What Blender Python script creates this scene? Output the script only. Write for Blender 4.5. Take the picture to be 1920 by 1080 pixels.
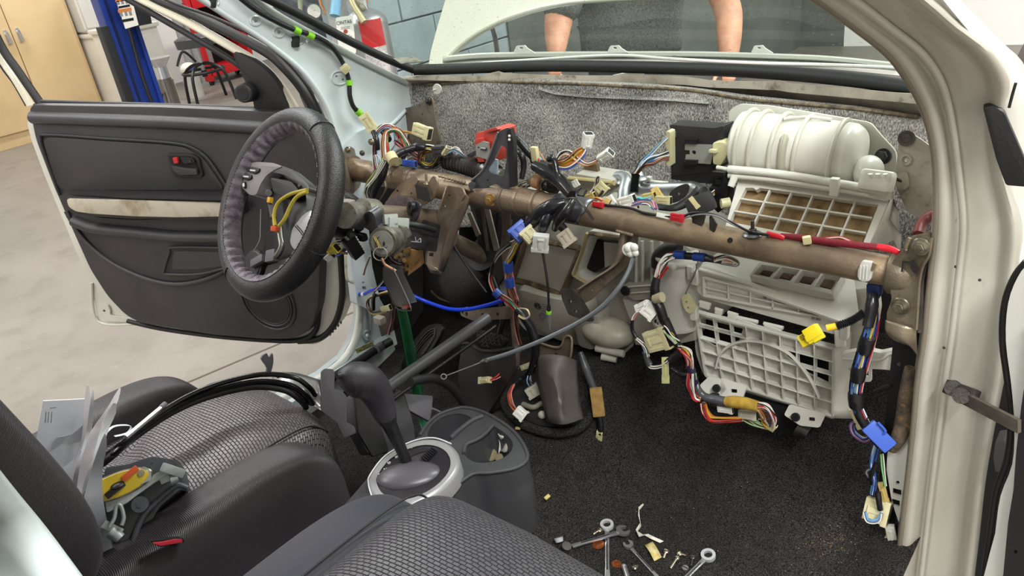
import bpy, bmesh, math, random
import numpy as np
from mathutils import Vector, Matrix, noise
from mathutils.geometry import tessellate_polygon
SC = bpy.context.scene
for o in list(bpy.data.objects): bpy.data.objects.remove(o, do_unlink=True)
COL = SC.collection
rad = math.radians
# ------------------------------------------------------------------ camera
CP = Vector((.92, -1.11, 1.436)); F = 1428.0
_y, _p, _r = rad(-42.8), rad(25.9), rad(-8.46)
FW = Vector((math.sin(_y)*math.cos(_p), math.cos(_y)*math.cos(_p), -math.sin(_p)))
_rr = FW.cross(Vector((0, 0, 1))).normalized(); _uu = _rr.cross(FW)
RT = math.cos(_r)*_rr + math.sin(_r)*_uu; UP = -math.sin(_r)*_rr + math.cos(_r)*_uu
cd = bpy.data.cameras.new('camera'); cam = bpy.data.objects.new('camera', cd); COL.objects.link(cam)
cd.sensor_width = 36; cd.lens = F/1920*36; cd.clip_start = .02; cd.clip_end = 60
cam.matrix_world = Matrix(((RT.x, UP.x, -FW.x, CP.x), (RT.y, UP.y, -FW.y, CP.y), (RT.z, UP.z, -FW.z, CP.z), (0, 0, 0, 1)))
SC.camera = cam
# ------------------------------------------------------------------ world, lights, exposure
SC.view_settings.view_transform = 'Standard'; SC.view_settings.look = 'None'
SC.view_settings.gamma = 1; SC.view_settings.use_curve_mapping = False
SC.view_settings.exposure = 0.0
W = bpy.data.worlds.new('world'); SC.world = W; W.use_nodes = True
W.node_tree.nodes['Background'].inputs[0].default_value = (.9, .95, 1, 1)
W.node_tree.nodes['Background'].inputs[1].default_value = .25
def area(name, loc, size, power, target=None, col=(1, .99, .985)):
    l = bpy.data.lights.new(name, 'AREA'); l.shape = 'RECTANGLE'; l.size = size[0]; l.size_y = size[1]
    l.energy = power; l.color = col
    o = bpy.data.objects.new(name, l); COL.objects.link(o); o.location = loc
    if target is not None:
        o.rotation_euler = (Vector(target)-Vector(loc)).to_track_quat('-Z', 'Y').to_euler()
    return o
LIGHTS = [((2.3, -1.5, 3.75), (.35, 2.4), 230), ((.9, 2.4, 3.75), (.35, 2.4), 190), ((-3.0, .6, 3.75), (.35, 2.4), 150),
          ((-3.2, -2.6, 3.75), (.35, 2.4), 130), ((-6.6, 1.6, 3.75), (.35, 2.4), 150), ((.6, -4.4, 3.75), (.35, 2.4), 170), ((-6.4, 5.2, 3.75), (.35, 2.4), 120), ((2.6, 4.6, 3.75), (.35, 2.4), 200)]  # last one added to brighten the white front wall
for i, (l, s, e) in enumerate(LIGHTS): area('ceiling_tube_light', l, s, e)
# ------------------------------------------------------------------ pixel -> place
def ray(x, y): return FW + RT*((x-960)/F) - UP*((y-540)/F)
def at(x, y, ax, v):
    d = ray(x, y); i = 'XYZ'.index(ax); return CP + d*((v-CP[i])/d[i])
def Yp(x, y, v=0.0): return at(x, y, 'Y', v)
def Xp(x, y, v): return at(x, y, 'X', v)
def Zp(x, y, v): return at(x, y, 'Z', v)
def Dp(x, y, t): return CP + ray(x, y)*t
def pxs(p): return (Vector(p)-CP).dot(FW)/F          # metres per pixel at a place
class Fr:                                              # a plane in the place with its own 2D axes
    def __init__(s, o, ex, ey):
        s.o = Vector(o); s.ex = Vector(ex).normalized(); e = Vector(ey); s.ey = (e - s.ex*e.dot(s.ex)).normalized(); s.n = s.ex.cross(s.ey)
    def hit(s, x, y, off=0):
        d = ray(x, y); o = s.o + s.n*off; t = (o-CP).dot(s.n)/d.dot(s.n); return CP + d*t
    def uv(s, x, y, off=0):
        h = s.hit(x, y, off)-s.o; return (h.dot(s.ex), h.dot(s.ey))
    def p(s, u, v, w=0): return s.o + s.ex*u + s.ey*v + s.n*w
    def m(s, u=0, v=0, w=0):
        o = s.p(u, v, w); return Matrix(((s.ex.x, s.ey.x, s.n.x, o.x), (s.ex.y, s.ey.y, s.n.y, o.y), (s.ex.z, s.ey.z, s.n.z, o.z), (0, 0, 0, 1)))
def FY(y): return Fr((0, y, 0), (1, 0, 0), (0, 0, 1))
def FX(x): return Fr((x, 0, 0), (0, 1, 0), (0, 0, 1))
def FZ(z): return Fr((0, 0, z), (1, 0, 0), (0, 1, 0))
def F3(a, b, c): return Fr(a, b-a, c-a)               # a->b is x, towards c is y
# ------------------------------------------------------------------ materials
def lin(c):
    f = lambda v: (v/12.92 if v <= .04045 else ((v+.055)/1.055)**2.4)
    return tuple(f(v/255) for v in c)+(1,)
MATS = {}
def M(name, c, rough=.5, metal=0, c2=None, ns=8, bump=0, bs=300, c3=None, ns3=40, coat=0, trans=0, alpha=1, thr=(.42, .62), emit=0, sss=0, sheen=0, wear=None):
    if name in MATS: return MATS[name]
    m = bpy.data.materials.new(name); m.use_nodes = True; nt = m.node_tree; N = nt.nodes; L = nt.links
    b = N['Principled BSDF']; b.inputs['Base Color'].default_value = lin(c); b.inputs['Roughness'].default_value = rough
    b.inputs['Metallic'].default_value = metal; b.inputs['Coat Weight'].default_value = coat; b.inputs['Coat Roughness'].default_value = .08
    if trans: b.inputs['Transmission Weight'].default_value = trans
    if sheen: b.inputs['Sheen Weight'].default_value = sheen
    if alpha < 1: b.inputs['Alpha'].default_value = alpha
    if emit: b.inputs['Emission Color'].default_value = lin(c); b.inputs['Emission Strength'].default_value = emit
    tc = N.new('ShaderNodeTexCoord'); out = None
    def mixc(a_sock, a_def, cc, scale, t0, t1, det=6):
        n = N.new('ShaderNodeTexNoise'); n.inputs['Scale'].default_value = scale; n.inputs['Detail'].default_value = det; n.inputs['Roughness'].default_value = .62
        L.new(tc.outputs['Object'], n.inputs['Vector'])
        r = N.new('ShaderNodeMapRange'); r.inputs[1].default_value = t0; r.inputs[2].default_value = t1; L.new(n.outputs[0], r.inputs[0])
        x = N.new('ShaderNodeMix'); x.data_type = 'RGBA'; L.new(r.outputs[0], x.inputs[0])
        if a_sock: L.new(a_sock, x.inputs[6])
        else: x.inputs[6].default_value = a_def
        x.inputs[7].default_value = lin(cc); return x.outputs[2]
    if c2: out = mixc(None, lin(c), c2, ns, *thr)
    if c3: out = mixc(out, lin(c), c3, ns3, .55, .72)
    if out: L.new(out, b.inputs['Base Color'])
    if bump:
        n = N.new('ShaderNodeTexNoise'); n.inputs['Scale'].default_value = bs; n.inputs['Detail'].default_value = 3; L.new(tc.outputs['Object'], n.inputs['Vector'])
        u = N.new('ShaderNodeBump'); u.inputs['Strength'].default_value = bump; u.inputs['Distance'].default_value = .002; L.new(n.outputs[0], u.inputs['Height']); L.new(u.outputs[0], b.inputs['Normal'])
    MATS[name] = m; return m
# ------------------------------------------------------------------ object helpers
OFF = {}
def _finish(me, smooth, ang=38):
    if smooth:
        me.shade_smooth()
        try: me.set_sharp_from_angle(angle=rad(ang))
        except Exception: pass
def tag(o, label=None, cat=None, group=None, kind=None):
    if label: o['label'] = label
    if cat: o['category'] = cat
    if group: o['group'] = group
    if kind: o['kind'] = kind
    return o
def thing(name, label, cat, loc=(0, 0, 0), group=None):
    o = bpy.data.objects.new(name, None); COL.objects.link(o); o.location = loc; o.empty_display_size = .02
    OFF[o.name] = Vector(loc); return tag(o, label, cat, group)
def obj(name, verts, faces, mat, parent=None, smooth=True, ang=38):
    V = np.array([tuple(v) for v in verts], float)
    if parent is not None: off = OFF[parent.name]
    else: off = Vector(((V[:, 0].min()+V[:, 0].max())/2, (V[:, 1].min()+V[:, 1].max())/2, V[:, 2].min()))
    V = V-np.array(off)
    me = bpy.data.meshes.new(name); me.from_pydata(V.tolist(), [], faces); me.update()
    bm = bmesh.new(); bm.from_mesh(me); bmesh.ops.recalc_face_normals(bm, faces=bm.faces); bm.to_mesh(me); bm.free()
    _finish(me, smooth, ang); me.materials.append(mat)
    o = bpy.data.objects.new(name, me); COL.objects.link(o)
    if parent is not None: o.parent = parent
    else: o.location = off
    OFF[o.name] = off; return o
def cr(pts, k=6, closed=False):                       # Catmull-Rom through points (Vectors)
    n = len(pts); out = []
    if n < 3 and not closed:
        return [pts[0].lerp(pts[-1], i/k) for i in range(k+1)]
    rng = range(n if closed else n-1)
    for i in rng:
        if closed: a, b, c, d = pts[(i-1) % n], pts[i], pts[(i+1) % n], pts[(i+2) % n]
        else: a, b, c, d = pts[max(i-1, 0)], pts[i], pts[i+1], pts[min(i+2, n-1)]
        for j in range(k):
            t = j/k; out.append(.5*((2*b)+(c-a)*t+(2*a-5*b+4*c-d)*t*t+(3*b-a-3*c+d)*t**3))
    if not closed: out.append(pts[-1].copy())
    return out
def c2(pts, k=6): return [(v.x, v.y) for v in cr([Vector((p[0], p[1], 0)) for p in pts], k, True)]   # smooth closed outline
def rd(pts, r, k=4):                                   # rounded polygon corners
    out = []; n = len(pts)
    for i in range(n):
        a = Vector(pts[i-1]); b = Vector(pts[i]); c = Vector(pts[(i+1) % n]); q = min(r, (a-b).length*.45, (c-b).length*.45)
        p0 = b+(a-b).normalized()*q; p1 = b+(c-b).normalized()*q
        for j in range(k+1):
            t = j/k; v = p0*(1-t)**2+b*2*t*(1-t)+p1*t*t; out.append((v.x, v.y))
    return out
def frames(path):
    T = [(path[min(i+1, len(path)-1)]-path[max(i-1, 0)]).normalized() for i in range(len(path))]
    n = T[0].cross(Vector((0, 0, 1)));
    if n.length < .1: n = T[0].cross(Vector((1, 0, 0)))
    n.normalize(); R = []
    for i, t in enumerate(T):
        n = (n - t*n.dot(t)).normalized(); R.append((t, n, t.cross(n)))
    return R
def tubem(path, r, n=8, cap=True, flat=1.0, spin=0):
    fr = frames(path); V = []; Fc = []; rs = r if hasattr(r, '__len__') else [r]*len(path)
    for i, p in enumerate(path):
        t, a, b = fr[i]; q = rs[min(int(i*len(rs)/len(path)), len(rs)-1)] if len(rs) != len(path) else rs[i]
        for j in range(n):
            th = 2*math.pi*j/n+spin; V.append(p+a*(math.cos(th)*q)+b*(math.sin(th)*q*flat))
    for i in range(len(path)-1):
        for j in range(n): Fc.append((i*n+j, i*n+(j+1) % n, (i+1)*n+(j+1) % n, (i+1)*n+j))
    if cap: Fc.append(tuple(range(n-1, -1, -1))); Fc.append(tuple((len(path)-1)*n+j for j in range(n)))
    return V, Fc
def tube(name, pts, r, mat, parent=None, n=10, k=6, smooth=True, flat=1.0, spin=0, interp=True):
    path = cr(pts, k) if interp and len(pts) > 2 else pts
    if hasattr(r, '__len__') and len(r) == len(pts):
        path_n = len(path); r = [r[0]+0 if len(r) == 1 else float(np.interp(i/(path_n-1)*(len(r)-1), range(len(r)), r)) for i in range(path_n)]
    V, Fc = tubem(path, r, n, True, flat, spin); return obj(name, V, Fc, mat, parent, smooth, 50)
class MB:                                              # collects solids into ONE mesh
    def __init__(s): s.V = []; s.F = []
    def add(s, V, Fc):
        k = len(s.V); s.V += [Vector(v) for v in V]; s.F += [tuple(i+k for i in f) for f in Fc]; return s
    def bm(s, bm, mx=None):
        if mx is not None: bm.transform(mx)
        bm.verts.index_update(); s.add([v.co.copy() for v in bm.verts], [[v.index for v in f.verts] for f in bm.faces]); bm.free(); return s
    def box(s, mx, size, bev=0, seg=2):                # mx: matrix at the centre
        b = bmesh.new(); bmesh.ops.create_cube(b, size=1); bmesh.ops.scale(b, vec=size, verts=b.verts)
        if bev: bmesh.ops.bevel(b, geom=b.edges[:], offset=min(bev, min(size)*.45), segments=seg, profile=.7, affect='EDGES')
        return s.bm(b, mx if isinstance(mx, Matrix) else Matrix.Translation(mx))
    def cyl(s, a, b, r0, r1=None, n=20): return s.add(*tubem([Vector(a), Vector(b)], [r0, r1 if r1 is not None else r0], n))
    def tube(s, pts, r, n=8, k=6, **kw): return s.add(*tubem(cr(pts, k) if len(pts) > 2 else pts, r, n, **kw))
    def sph(s, c, r, n=16, sc=(1, 1, 1), mx=None):
        b = bmesh.new(); bmesh.ops.create_uvsphere(b, u_segments=n, v_segments=max(6, n//2), radius=r); bmesh.ops.scale(b, vec=sc, verts=b.verts)
        return s.bm(b, Matrix.Translation(c) @ (mx or Matrix.Identity(4)))
    def prism(s, fr, pts, thick, off=0, holes=(), bev=0):   # pts in frame uv; front face at off, body goes back by thick
        loops = [list(pts)]+[list(h) for h in holes]
        if bev and not holes:
            b = bmesh.new(); vs = [b.verts.new((u, v, off)) for u, v in pts]; f = b.faces.new(vs)
            if f.normal.z < 0: pass
            e = bmesh.ops.extrude_face_region(b, geom=[f]); bmesh.ops.translate(b, vec=(0, 0, -thick), verts=[g for g in e['geom'] if isinstance(g, bmesh.types.BMVert)])
            b.edges.ensure_lookup_table(); b.normal_update(); bmesh.ops.recalc_face_normals(b, faces=b.faces)
            ed = [x for x in b.edges if len(x.link_faces) == 2 and all(abs(v.co.z-off) < 1e-7 for v in x.verts)]
            bmesh.ops.bevel(b, geom=ed, offset=bev, segments=2, profile=.6, affect='EDGES', clamp_overlap=True)
            return s.bm(b, fr.m())
        tris = tessellate_polygon([[Vector((u, v, 0)) for u, v in l] for l in loops]); fl = [q for l in loops for q in l]; n = len(fl)
        V = [fr.p(u, v, off) for u, v in fl]+[fr.p(u, v, off-thick) for u, v in fl]; Fc = [tuple(t) for t in tris]+[tuple(i+n for i in reversed(t)) for t in tris]; k = 0
        for l in loops:
            m = len(l)
            for i in range(m): Fc.append((k+i, k+(i+1) % m, n+k+(i+1) % m, n+k+i))
            k += m
        return s.add(V, Fc)
    def pp(s, fr, px, thick, off=0, holes=(), bev=0):   # same with outlines read off the photograph on that plane
        return s.prism(fr, [fr.uv(x, y, off) for x, y in px], thick, off, [[fr.uv(x, y, off) for x, y in h] for h in holes], bev)
    def build(s, name, mat, parent=None, smooth=True, ang=38): return obj(name, s.V, s.F, mat, parent, smooth, ang)
def plate(name, fr, px, thick, mat, parent=None, off=0, holes=(), bev=0): return MB().pp(fr, px, thick, off, holes, bev).build(name, mat, parent, True, 35)
def circ(x, y, r, n=14, ry=None): return [(x+r*math.cos(2*math.pi*i/n), y+(ry or r)*math.sin(2*math.pi*i/n)) for i in range(n)]
def grid(name, rows, mat, parent=None, thick=0, sub=0, smooth=True, closed=False):
    h = len(rows); w = len(rows[0]); V = [Vector(p) for r in rows for p in r]; Fc = []
    for i in range(h-1):
        for j in range(w-1): Fc.append((i*w+j, i*w+j+1, (i+1)*w+j+1, (i+1)*w+j))
        if closed: Fc.append((i*w+w-1, i*w, (i+1)*w, (i+1)*w+w-1))
    o = obj(name, V, Fc, mat, parent, smooth, 60)
    if thick:
        s = o.modifiers.new('s', 'SOLIDIFY'); s.thickness = thick; s.offset = -1
    if sub:
        s = o.modifiers.new('u', 'SUBSURF'); s.levels = sub; s.render_levels = sub
    return o
def crgrid(rows, ku=4, kv=4):                          # smooth a coarse grid of points both ways
    R = [cr([Vector(p) for p in r], ku) for r in rows]; cols = [cr([R[i][j] for i in range(len(R))], kv) for j in range(len(R[0]))]
    return [[cols[j][i] for j in range(len(cols))] for i in range(len(cols[0]))]
def bolt(mb, c, ax, r, h=None, flange=True):           # hex bolt head with washer
    ax = Vector(ax).normalized(); h = h or r*.8; c = Vector(c)
    if flange: mb.cyl(c, c+ax*r*.25, r*1.5, r*1.35, 20)
    mb.cyl(c+ax*r*.2, c+ax*(r*.2+h), r, r, 6); mb.cyl(c+ax*(r*.2+h), c+ax*(r*.2+h*1.15), r*.8, r*.7, 6)
    return mb
WC = {}
def wmat(c):
    return M('wire_%02x%02x%02x' % c, c, .45)
WHT, BLK, RED, GRN, YEL, BLU, ORG, PNK, BRN, GRY, LBL, LGN, VIO = (225, 222, 212), (26, 26, 28), (178, 34, 36), (44, 118, 70), (200, 168, 52), (44, 84, 170), (196, 120, 58), (214, 130, 130), (110, 74, 50), (130, 130, 132), (110, 160, 196), (140, 190, 120), (110, 70, 130)
MIX = [WHT, BLK, RED, GRN, YEL, BLU, ORG, PNK, BRN, GRY, LBL, LGN, VIO, WHT, BLK, WHT]
def bundle(parent, pts, R, n, cols=MIX, r=.0011, seed=0, k=5, wob=.25, name='wire'):
    rnd = random.Random(seed); path = cr(pts, k); fr = frames(path); L = len(path); Rs = R if hasattr(R, '__len__') else [R, R]
    for i in range(n):
        th = rnd.random()*6.28; rho = math.sqrt(rnd.random()); tw = rnd.uniform(-1.6, 1.6); ph = rnd.random()*6; out = []
        for j, p in enumerate(path):
            s = j/(L-1); q = float(np.interp(s*(len(Rs)-1), range(len(Rs)), Rs))*rho; a = th+tw*s+wob*math.sin(ph+s*7)
            t, u, v = fr[j]; out.append(p+u*(math.cos(a)*q)+v*(math.sin(a)*q))
        V, Fc = tubem(out, r, 5); obj(name, V, Fc, wmat(cols[i % len(cols)] if i < len(cols) else rnd.choice(cols)), parent, True, 60)
def aim(a, b, up=None, roll=0):                        # matrix whose x runs a->b and z leans to the viewer
    x = (b-a).normalized(); c = (a+b)/2; v = up or (CP-c); z = (v-x*v.dot(x)).normalized(); y = z.cross(x)
    m = Matrix(((x.x, y.x, z.x, c.x), (x.y, y.y, z.y, c.y), (x.z, y.z, z.z, c.z), (0, 0, 0, 1)))
    return m @ Matrix.Rotation(rad(roll), 4, 'X')
def conn(parent, a, b, w, mat, th=.55, roll=25, ribs=3, name='connector', label=None, cat=None, open_end=True):
    """plastic plug housing: body a->b, width w, collar, latch, ribs and a dark socket with pins"""
    L = (b-a).length; m = aim(a, b, None, roll); t = w*th; mb = MB()
    mb.box(m @ Matrix.Translation((-.08*L, 0, 0)), (L*.84, w, t), w*.06); mb.box(m @ Matrix.Translation((L*.38, 0, 0)), (L*.24, w*1.12, t*1.12), w*.04)
    mb.box(m @ Matrix.Translation((0, 0, t*.55)), (L*.6, w*.26, t*.14), w*.03); mb.box(m @ Matrix.Translation((-L*.3, 0, t*.6)), (L*.08, w*.4, t*.22), w*.02)
    for i in range(ribs): mb.box(m @ Matrix.Translation((-L*.08, w*(-.36+.72*i/max(1, ribs-1)) if abs(-.36+.72*i/max(1, ribs-1)) > .2 else w*.3, t*.52)), (L*.7, w*.05, t*.1))
    o = mb.build(name, mat, parent, True, 30)
    if label and parent is None: tag(o, label, cat)
    if open_end:
        s = MB().box(m @ Matrix.Translation((L*.495, 0, 0)), (L*.02, w*.92, t*.85))
        for i in range(4): s.box(m @ Matrix.Translation((L*.51, w*(-.33+.22*i), 0)), (L*.03, w*.05, t*.5))
        s.build('socket', PLK, o)
    return o
# ------------------------------------------------------------------ the materials of this place
PLK = M('black_plastic', (24, 24, 26), .42, bump=.15)
PLK2 = M('satin_black_plastic', (34, 33, 35), .5, bump=.3, bs=900)
TRIM = M('dark_grey_trim', (56, 53, 56), .42, bump=.3, bs=1400, c2=(48, 45, 47), ns=5)
TRIM2 = M('charcoal_console_plastic', (62, 62, 65), .5, bump=.3, bs=1300, c2=(56, 56, 59), ns=9)
GRYP = M('grey_plastic', (104, 102, 108), .5, bump=.2, bs=900)
SILV = M('silver_painted_plastic', (150, 150, 150), .36, .25)
PAINT = M('white_body_paint', (214, 214, 206), .32, coat=.5, c2=(204, 202, 192), ns=3, thr=(.5, .75))
PAINTI = M('pale_blue_grey_inner_paint', (196, 205, 208), .34, coat=.3, c2=(186, 196, 198), ns=4, thr=(.5, .8))
CREAM = M('cream_painted_metal', (200, 194, 176), .4, c2=(184, 176, 158), ns=6, c3=(120, 110, 92), ns3=30)
CREAMD = M('dirty_cowl_metal', (178, 170, 156), .55, c2=(140, 130, 116), ns=8, c3=(95, 84, 70), ns3=30)
STRIPB = M('stained_beige_plastic', (186, 178, 160), .45, c2=(146, 132, 108), ns=9, thr=(.5, .68))
RUB = M('black_rubber', (22, 22, 23), .55, bump=.2)
RUBG = M('glossy_black_rubber', (18, 18, 20), .25)
LEATH = M('black_leather_cover', (38, 38, 41), .36, bump=.5, bs=420, c2=(30, 30, 33), ns=30)
LEATHG = M('worn_grey_leather_hem', (132, 124, 134), .6, bump=.8, bs=260, c2=(88, 80, 90), ns=40)
BEAM = M('primer_brown_steel', (142, 124, 102), .4, .3, c2=(118, 102, 86), ns=7, c3=(164, 144, 114), ns3=16, bump=.3, bs=240)
BEAML = M('pinkish_worn_steel', (158, 142, 126), .36, .35, c2=(136, 118, 104), ns=10, c3=(176, 160, 136), ns3=24, bump=.3)
BEAMD = M('dark_brown_steel', (112, 98, 82), .45, .35, c2=(126, 112, 98), ns=9, c3=(72, 62, 56), ns3=30, bump=.3)
ZINC = M('grey_zinc_steel', (122, 122, 128), .35, .75, c2=(96, 96, 104), ns=14)
CAST = M('cast_alloy', (150, 148, 138), .42, .7, c2=(112, 108, 96), ns=30, c3=(90, 76, 58), ns3=50, bump=.4, bs=300)
CHROME = M('bright_chrome', (220, 220, 224), .28, .9)
STEEL = M('steel_fastener', (176, 170, 150), .28, .9, c2=(130, 122, 104), ns=60)
DSTEEL = M('dull_dark_steel', (86, 82, 78), .42, .7, c2=(60, 56, 52), ns=20)
GOLDZ = M('yellow_zinc_bracket', (176, 144, 86), .4, .4, c2=(140, 106, 60), ns=30)
WPL = M('milky_white_plastic', (216, 215, 205), .34, c2=(204, 202, 189), ns=6, bump=.1, thr=(.5, .8))
WPLG = M('greyish_translucent_plastic', (196, 194, 184), .4, c2=(172, 168, 156), ns=5)
WPLD = M('duct_grey_beige_plastic', (166, 162, 153), .48, c2=(148, 143, 133), ns=4)
CONW = M('white_connector_plastic', (226, 226, 218), .4)
CONI = M('ivory_connector_plastic', (206, 200, 160), .42, c2=(190, 182, 140), ns=30)
CONB = M('blue_connector_plastic', (58, 92, 184), .4)
CONY = M('yellow_connector_plastic', (226, 206, 38), .38)
CONR = M('red_module_plastic', (196, 70, 56), .42, c2=(176, 58, 48), ns=20)
TAPE = M('black_harness_tape', (24, 24, 27), .34, bump=.6, bs=160)
TAPEB = M('blue_tape', (34, 66, 150), .4, bump=.3, bs=200)
TAPEN = M('red_tape', (170, 28, 40), .32, bump=.5, bs=220)
TAPEI = M('cream_paper_tape', (206, 196, 150), .6)
FOAMB = M('brown_foam', (168, 142, 102), .95, c2=(146, 120, 84), ns=60, bump=1, bs=800)
FOAMS = M('dirty_foam_seal', (104, 86, 64), .9, c2=(70, 56, 42), ns=18, c3=(150, 134, 96), ns3=40, bump=.8, bs=500)
FOAMY = M('mustard_foam_wrap', (190, 156, 62), .95, c2=(166, 132, 46), ns=60, bump=1, bs=700)
FELTD = M('dark_felt', (44, 42, 42), .95, c2=(70, 66, 62), ns=300, bump=.8, bs=700, thr=(.45, .6))
DARK = M('shade_black_sheet', (14, 13, 13), .8)  # painted shade for gaps, recesses and voids; also the dark bulkhead
BLUEW = M('blue_cable_sheath', (24, 62, 214), .35)
GREENS = M('green_woven_strap', (8, 106, 56), .6, bump=.6, bs=900, c2=(6, 88, 46), ns=40)
PAPER = M('white_paper', (232, 236, 240), .7, c2=(220, 226, 234), ns=5)
PAPERP = M('pinkish_paper', (236, 228, 234), .7)
COPPER = M('copper_coin', (188, 112, 66), .35, .8, c2=(150, 84, 48), ns=200)
BRASS = M('dull_silver_coin', (170, 160, 130), .3, .8)
SKIN = M('skin', (206, 152, 122), .55, c2=(190, 132, 104), ns=14, sss=.1)
REDB = M('red_enamel', (186, 24, 30), .35, coat=.3)
BLUEP = M('blue_enamel_post', (30, 58, 138), .4, c2=(24, 48, 120), ns=3)
TAN = M('tan_painted_cabinet', (206, 180, 136), .45, c2=(196, 170, 126), ns=2)
OFFW = M('off_white_enamel', (224, 220, 208), .4, c2=(212, 207, 194), ns=2)
CLR = M('clear_plastic', (230, 232, 226), .15, alpha=.55)
def mat_felt(name='grey_fibre_felt', a=(134, 130, 127), b=(56, 54, 53), c=(205, 200, 194)):
    m = bpy.data.materials.new(name); m.use_nodes = True; nt = m.node_tree; N = nt.nodes; L = nt.links; p = N['Principled BSDF']; p.inputs['Roughness'].default_value = .95
    tc = N.new('ShaderNodeTexCoord'); mp = N.new('ShaderNodeMapping'); mp.inputs['Scale'].default_value = (1, 1, .45); L.new(tc.outputs['Object'], mp.inputs[0])
    n = N.new('ShaderNodeTexNoise'); n.inputs['Scale'].default_value = 420; n.inputs['Detail'].default_value = 3; L.new(mp.outputs[0], n.inputs[0])
    n2 = N.new('ShaderNodeTexNoise'); n2.inputs['Scale'].default_value = 7; n2.inputs['Detail'].default_value = 5; L.new(tc.outputs['Object'], n2.inputs[0])
    ad = N.new('ShaderNodeMath'); ad.operation = 'MULTIPLY_ADD'; ad.inputs[1].default_value = .55; L.new(n2.outputs[0], ad.inputs[0]); L.new(n.outputs[0], ad.inputs[2])
    r = N.new('ShaderNodeValToRGB'); e = r.color_ramp.elements; e[0].position = .56; e[0].color = lin(b); e[1].position = 1.0; e[1].color = lin(c); x = e.new(.76); x.color = lin(a); L.new(ad.outputs[0], r.inputs[0]); L.new(r.outputs[0], p.inputs[0])
    u = N.new('ShaderNodeBump'); u.inputs['Strength'].default_value = .9; u.inputs['Distance'].default_value = .004; L.new(n.outputs[0], u.inputs['Height']); L.new(u.outputs[0], p.inputs['Normal']); return m
FELT = mat_felt()
def mat_carpet():
    m = bpy.data.materials.new('black_loop_carpet'); m.use_nodes = True; nt = m.node_tree; N = nt.nodes; L = nt.links; p = N['Principled BSDF']; p.inputs['Roughness'].default_value = .95; p.inputs['Specular IOR Level'].default_value = .2
    tc = N.new('ShaderNodeTexCoord'); n = N.new('ShaderNodeTexNoise'); n.inputs['Scale'].default_value = 420; n.inputs['Detail'].default_value = 2; L.new(tc.outputs['Object'], n.inputs[0])
    n2 = N.new('ShaderNodeTexNoise'); n2.inputs['Scale'].default_value = 30; n2.inputs['Detail'].default_value = 6; L.new(tc.outputs['Object'], n2.inputs[0])
    r = N.new('ShaderNodeValToRGB'); e = r.color_ramp.elements; e[0].position = .35; e[0].color = lin((12, 11, 11)); e[1].position = .72; e[1].color = lin((84, 80, 77)); L.new(n.outputs[0], r.inputs[0])
    x = N.new('ShaderNodeMix'); x.data_type = 'RGBA'; x.blend_type = 'MULTIPLY'; x.inputs[0].default_value = .6; L.new(r.outputs[0], x.inputs[6]); L.new(n2.outputs[0], x.inputs[7]); L.new(x.outputs[2], p.inputs[0])
    u = N.new('ShaderNodeBump'); u.inputs['Strength'].default_value = 1; u.inputs['Distance'].default_value = .004; L.new(n.outputs[0], u.inputs['Height']); L.new(u.outputs[0], p.inputs['Normal']); return m
CARPET = mat_carpet()
def mat_weave(name, dark, light, sc=150, rough=.42):
    m = bpy.data.materials.new(name); m.use_nodes = True; nt = m.node_tree; N = nt.nodes; L = nt.links; p = N['Principled BSDF']; p.inputs['Roughness'].default_value = rough; p.inputs['Sheen Weight'].default_value = .03
    tc = N.new('ShaderNodeTexCoord'); mp = N.new('ShaderNodeMapping'); mp.inputs['Scale'].default_value = (sc, sc, sc); L.new(tc.outputs['UV'], mp.inputs[0])
    b = N.new('ShaderNodeTexBrick'); b.inputs['Scale'].default_value = 1; b.inputs['Mortar Size'].default_value = .09; b.inputs['Mortar Smooth'].default_value = 1; b.inputs['Brick Width'].default_value = 1.0; b.inputs['Row Height'].default_value = .55
    b.inputs['Color1'].default_value = lin(light); b.inputs['Color2'].default_value = lin(tuple(int(v*.86) for v in light)); b.inputs['Mortar'].default_value = lin(dark); L.new(mp.outputs[0], b.inputs[0]); L.new(b.outputs[0], p.inputs[0])
    u = N.new('ShaderNodeBump'); u.invert = True; u.inputs['Strength'].default_value = .9; u.inputs['Distance'].default_value = .002; L.new(b.outputs[1], u.inputs['Height']); L.new(u.outputs[0], p.inputs['Normal']); return m
WEAVE = mat_weave('lit_seat_weave', (26, 23, 26), (118, 109, 114), 92)  # driver seat copy, lightened for light bounced off the floor
WEAVE2 = mat_weave('shaded_seat_weave', (20, 20, 23), (74, 73, 77), 96)  # darker copy of the same weave for the less lit passenger seat
def mat_rib(name, a, b, sc=420):
    m = bpy.data.materials.new(name); m.use_nodes = True; nt = m.node_tree; N = nt.nodes; L = nt.links; p = N['Principled BSDF']; p.inputs['Roughness'].default_value = .45; p.inputs['Sheen Weight'].default_value = .06
    tc = N.new('ShaderNodeTexCoord'); w = N.new('ShaderNodeTexWave'); w.inputs['Scale'].default_value = sc; w.bands_direction = 'Y'; L.new(tc.outputs['UV'], w.inputs[0])
    x = N.new('ShaderNodeMix'); x.data_type = 'RGBA'; L.new(w.outputs[1], x.inputs[0]); x.inputs[6].default_value = lin(a); x.inputs[7].default_value = lin(b); L.new(x.outputs[2], p.inputs[0])
    u = N.new('ShaderNodeBump'); u.inputs['Strength'].default_value = .5; u.inputs['Distance'].default_value = .001; L.new(w.outputs[1], u.inputs['Height']); L.new(u.outputs[0], p.inputs['Normal']); return m
BOLST = mat_rib('ribbed_bolster_fabric', (22, 20, 26), (66, 58, 63), 110)
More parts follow.
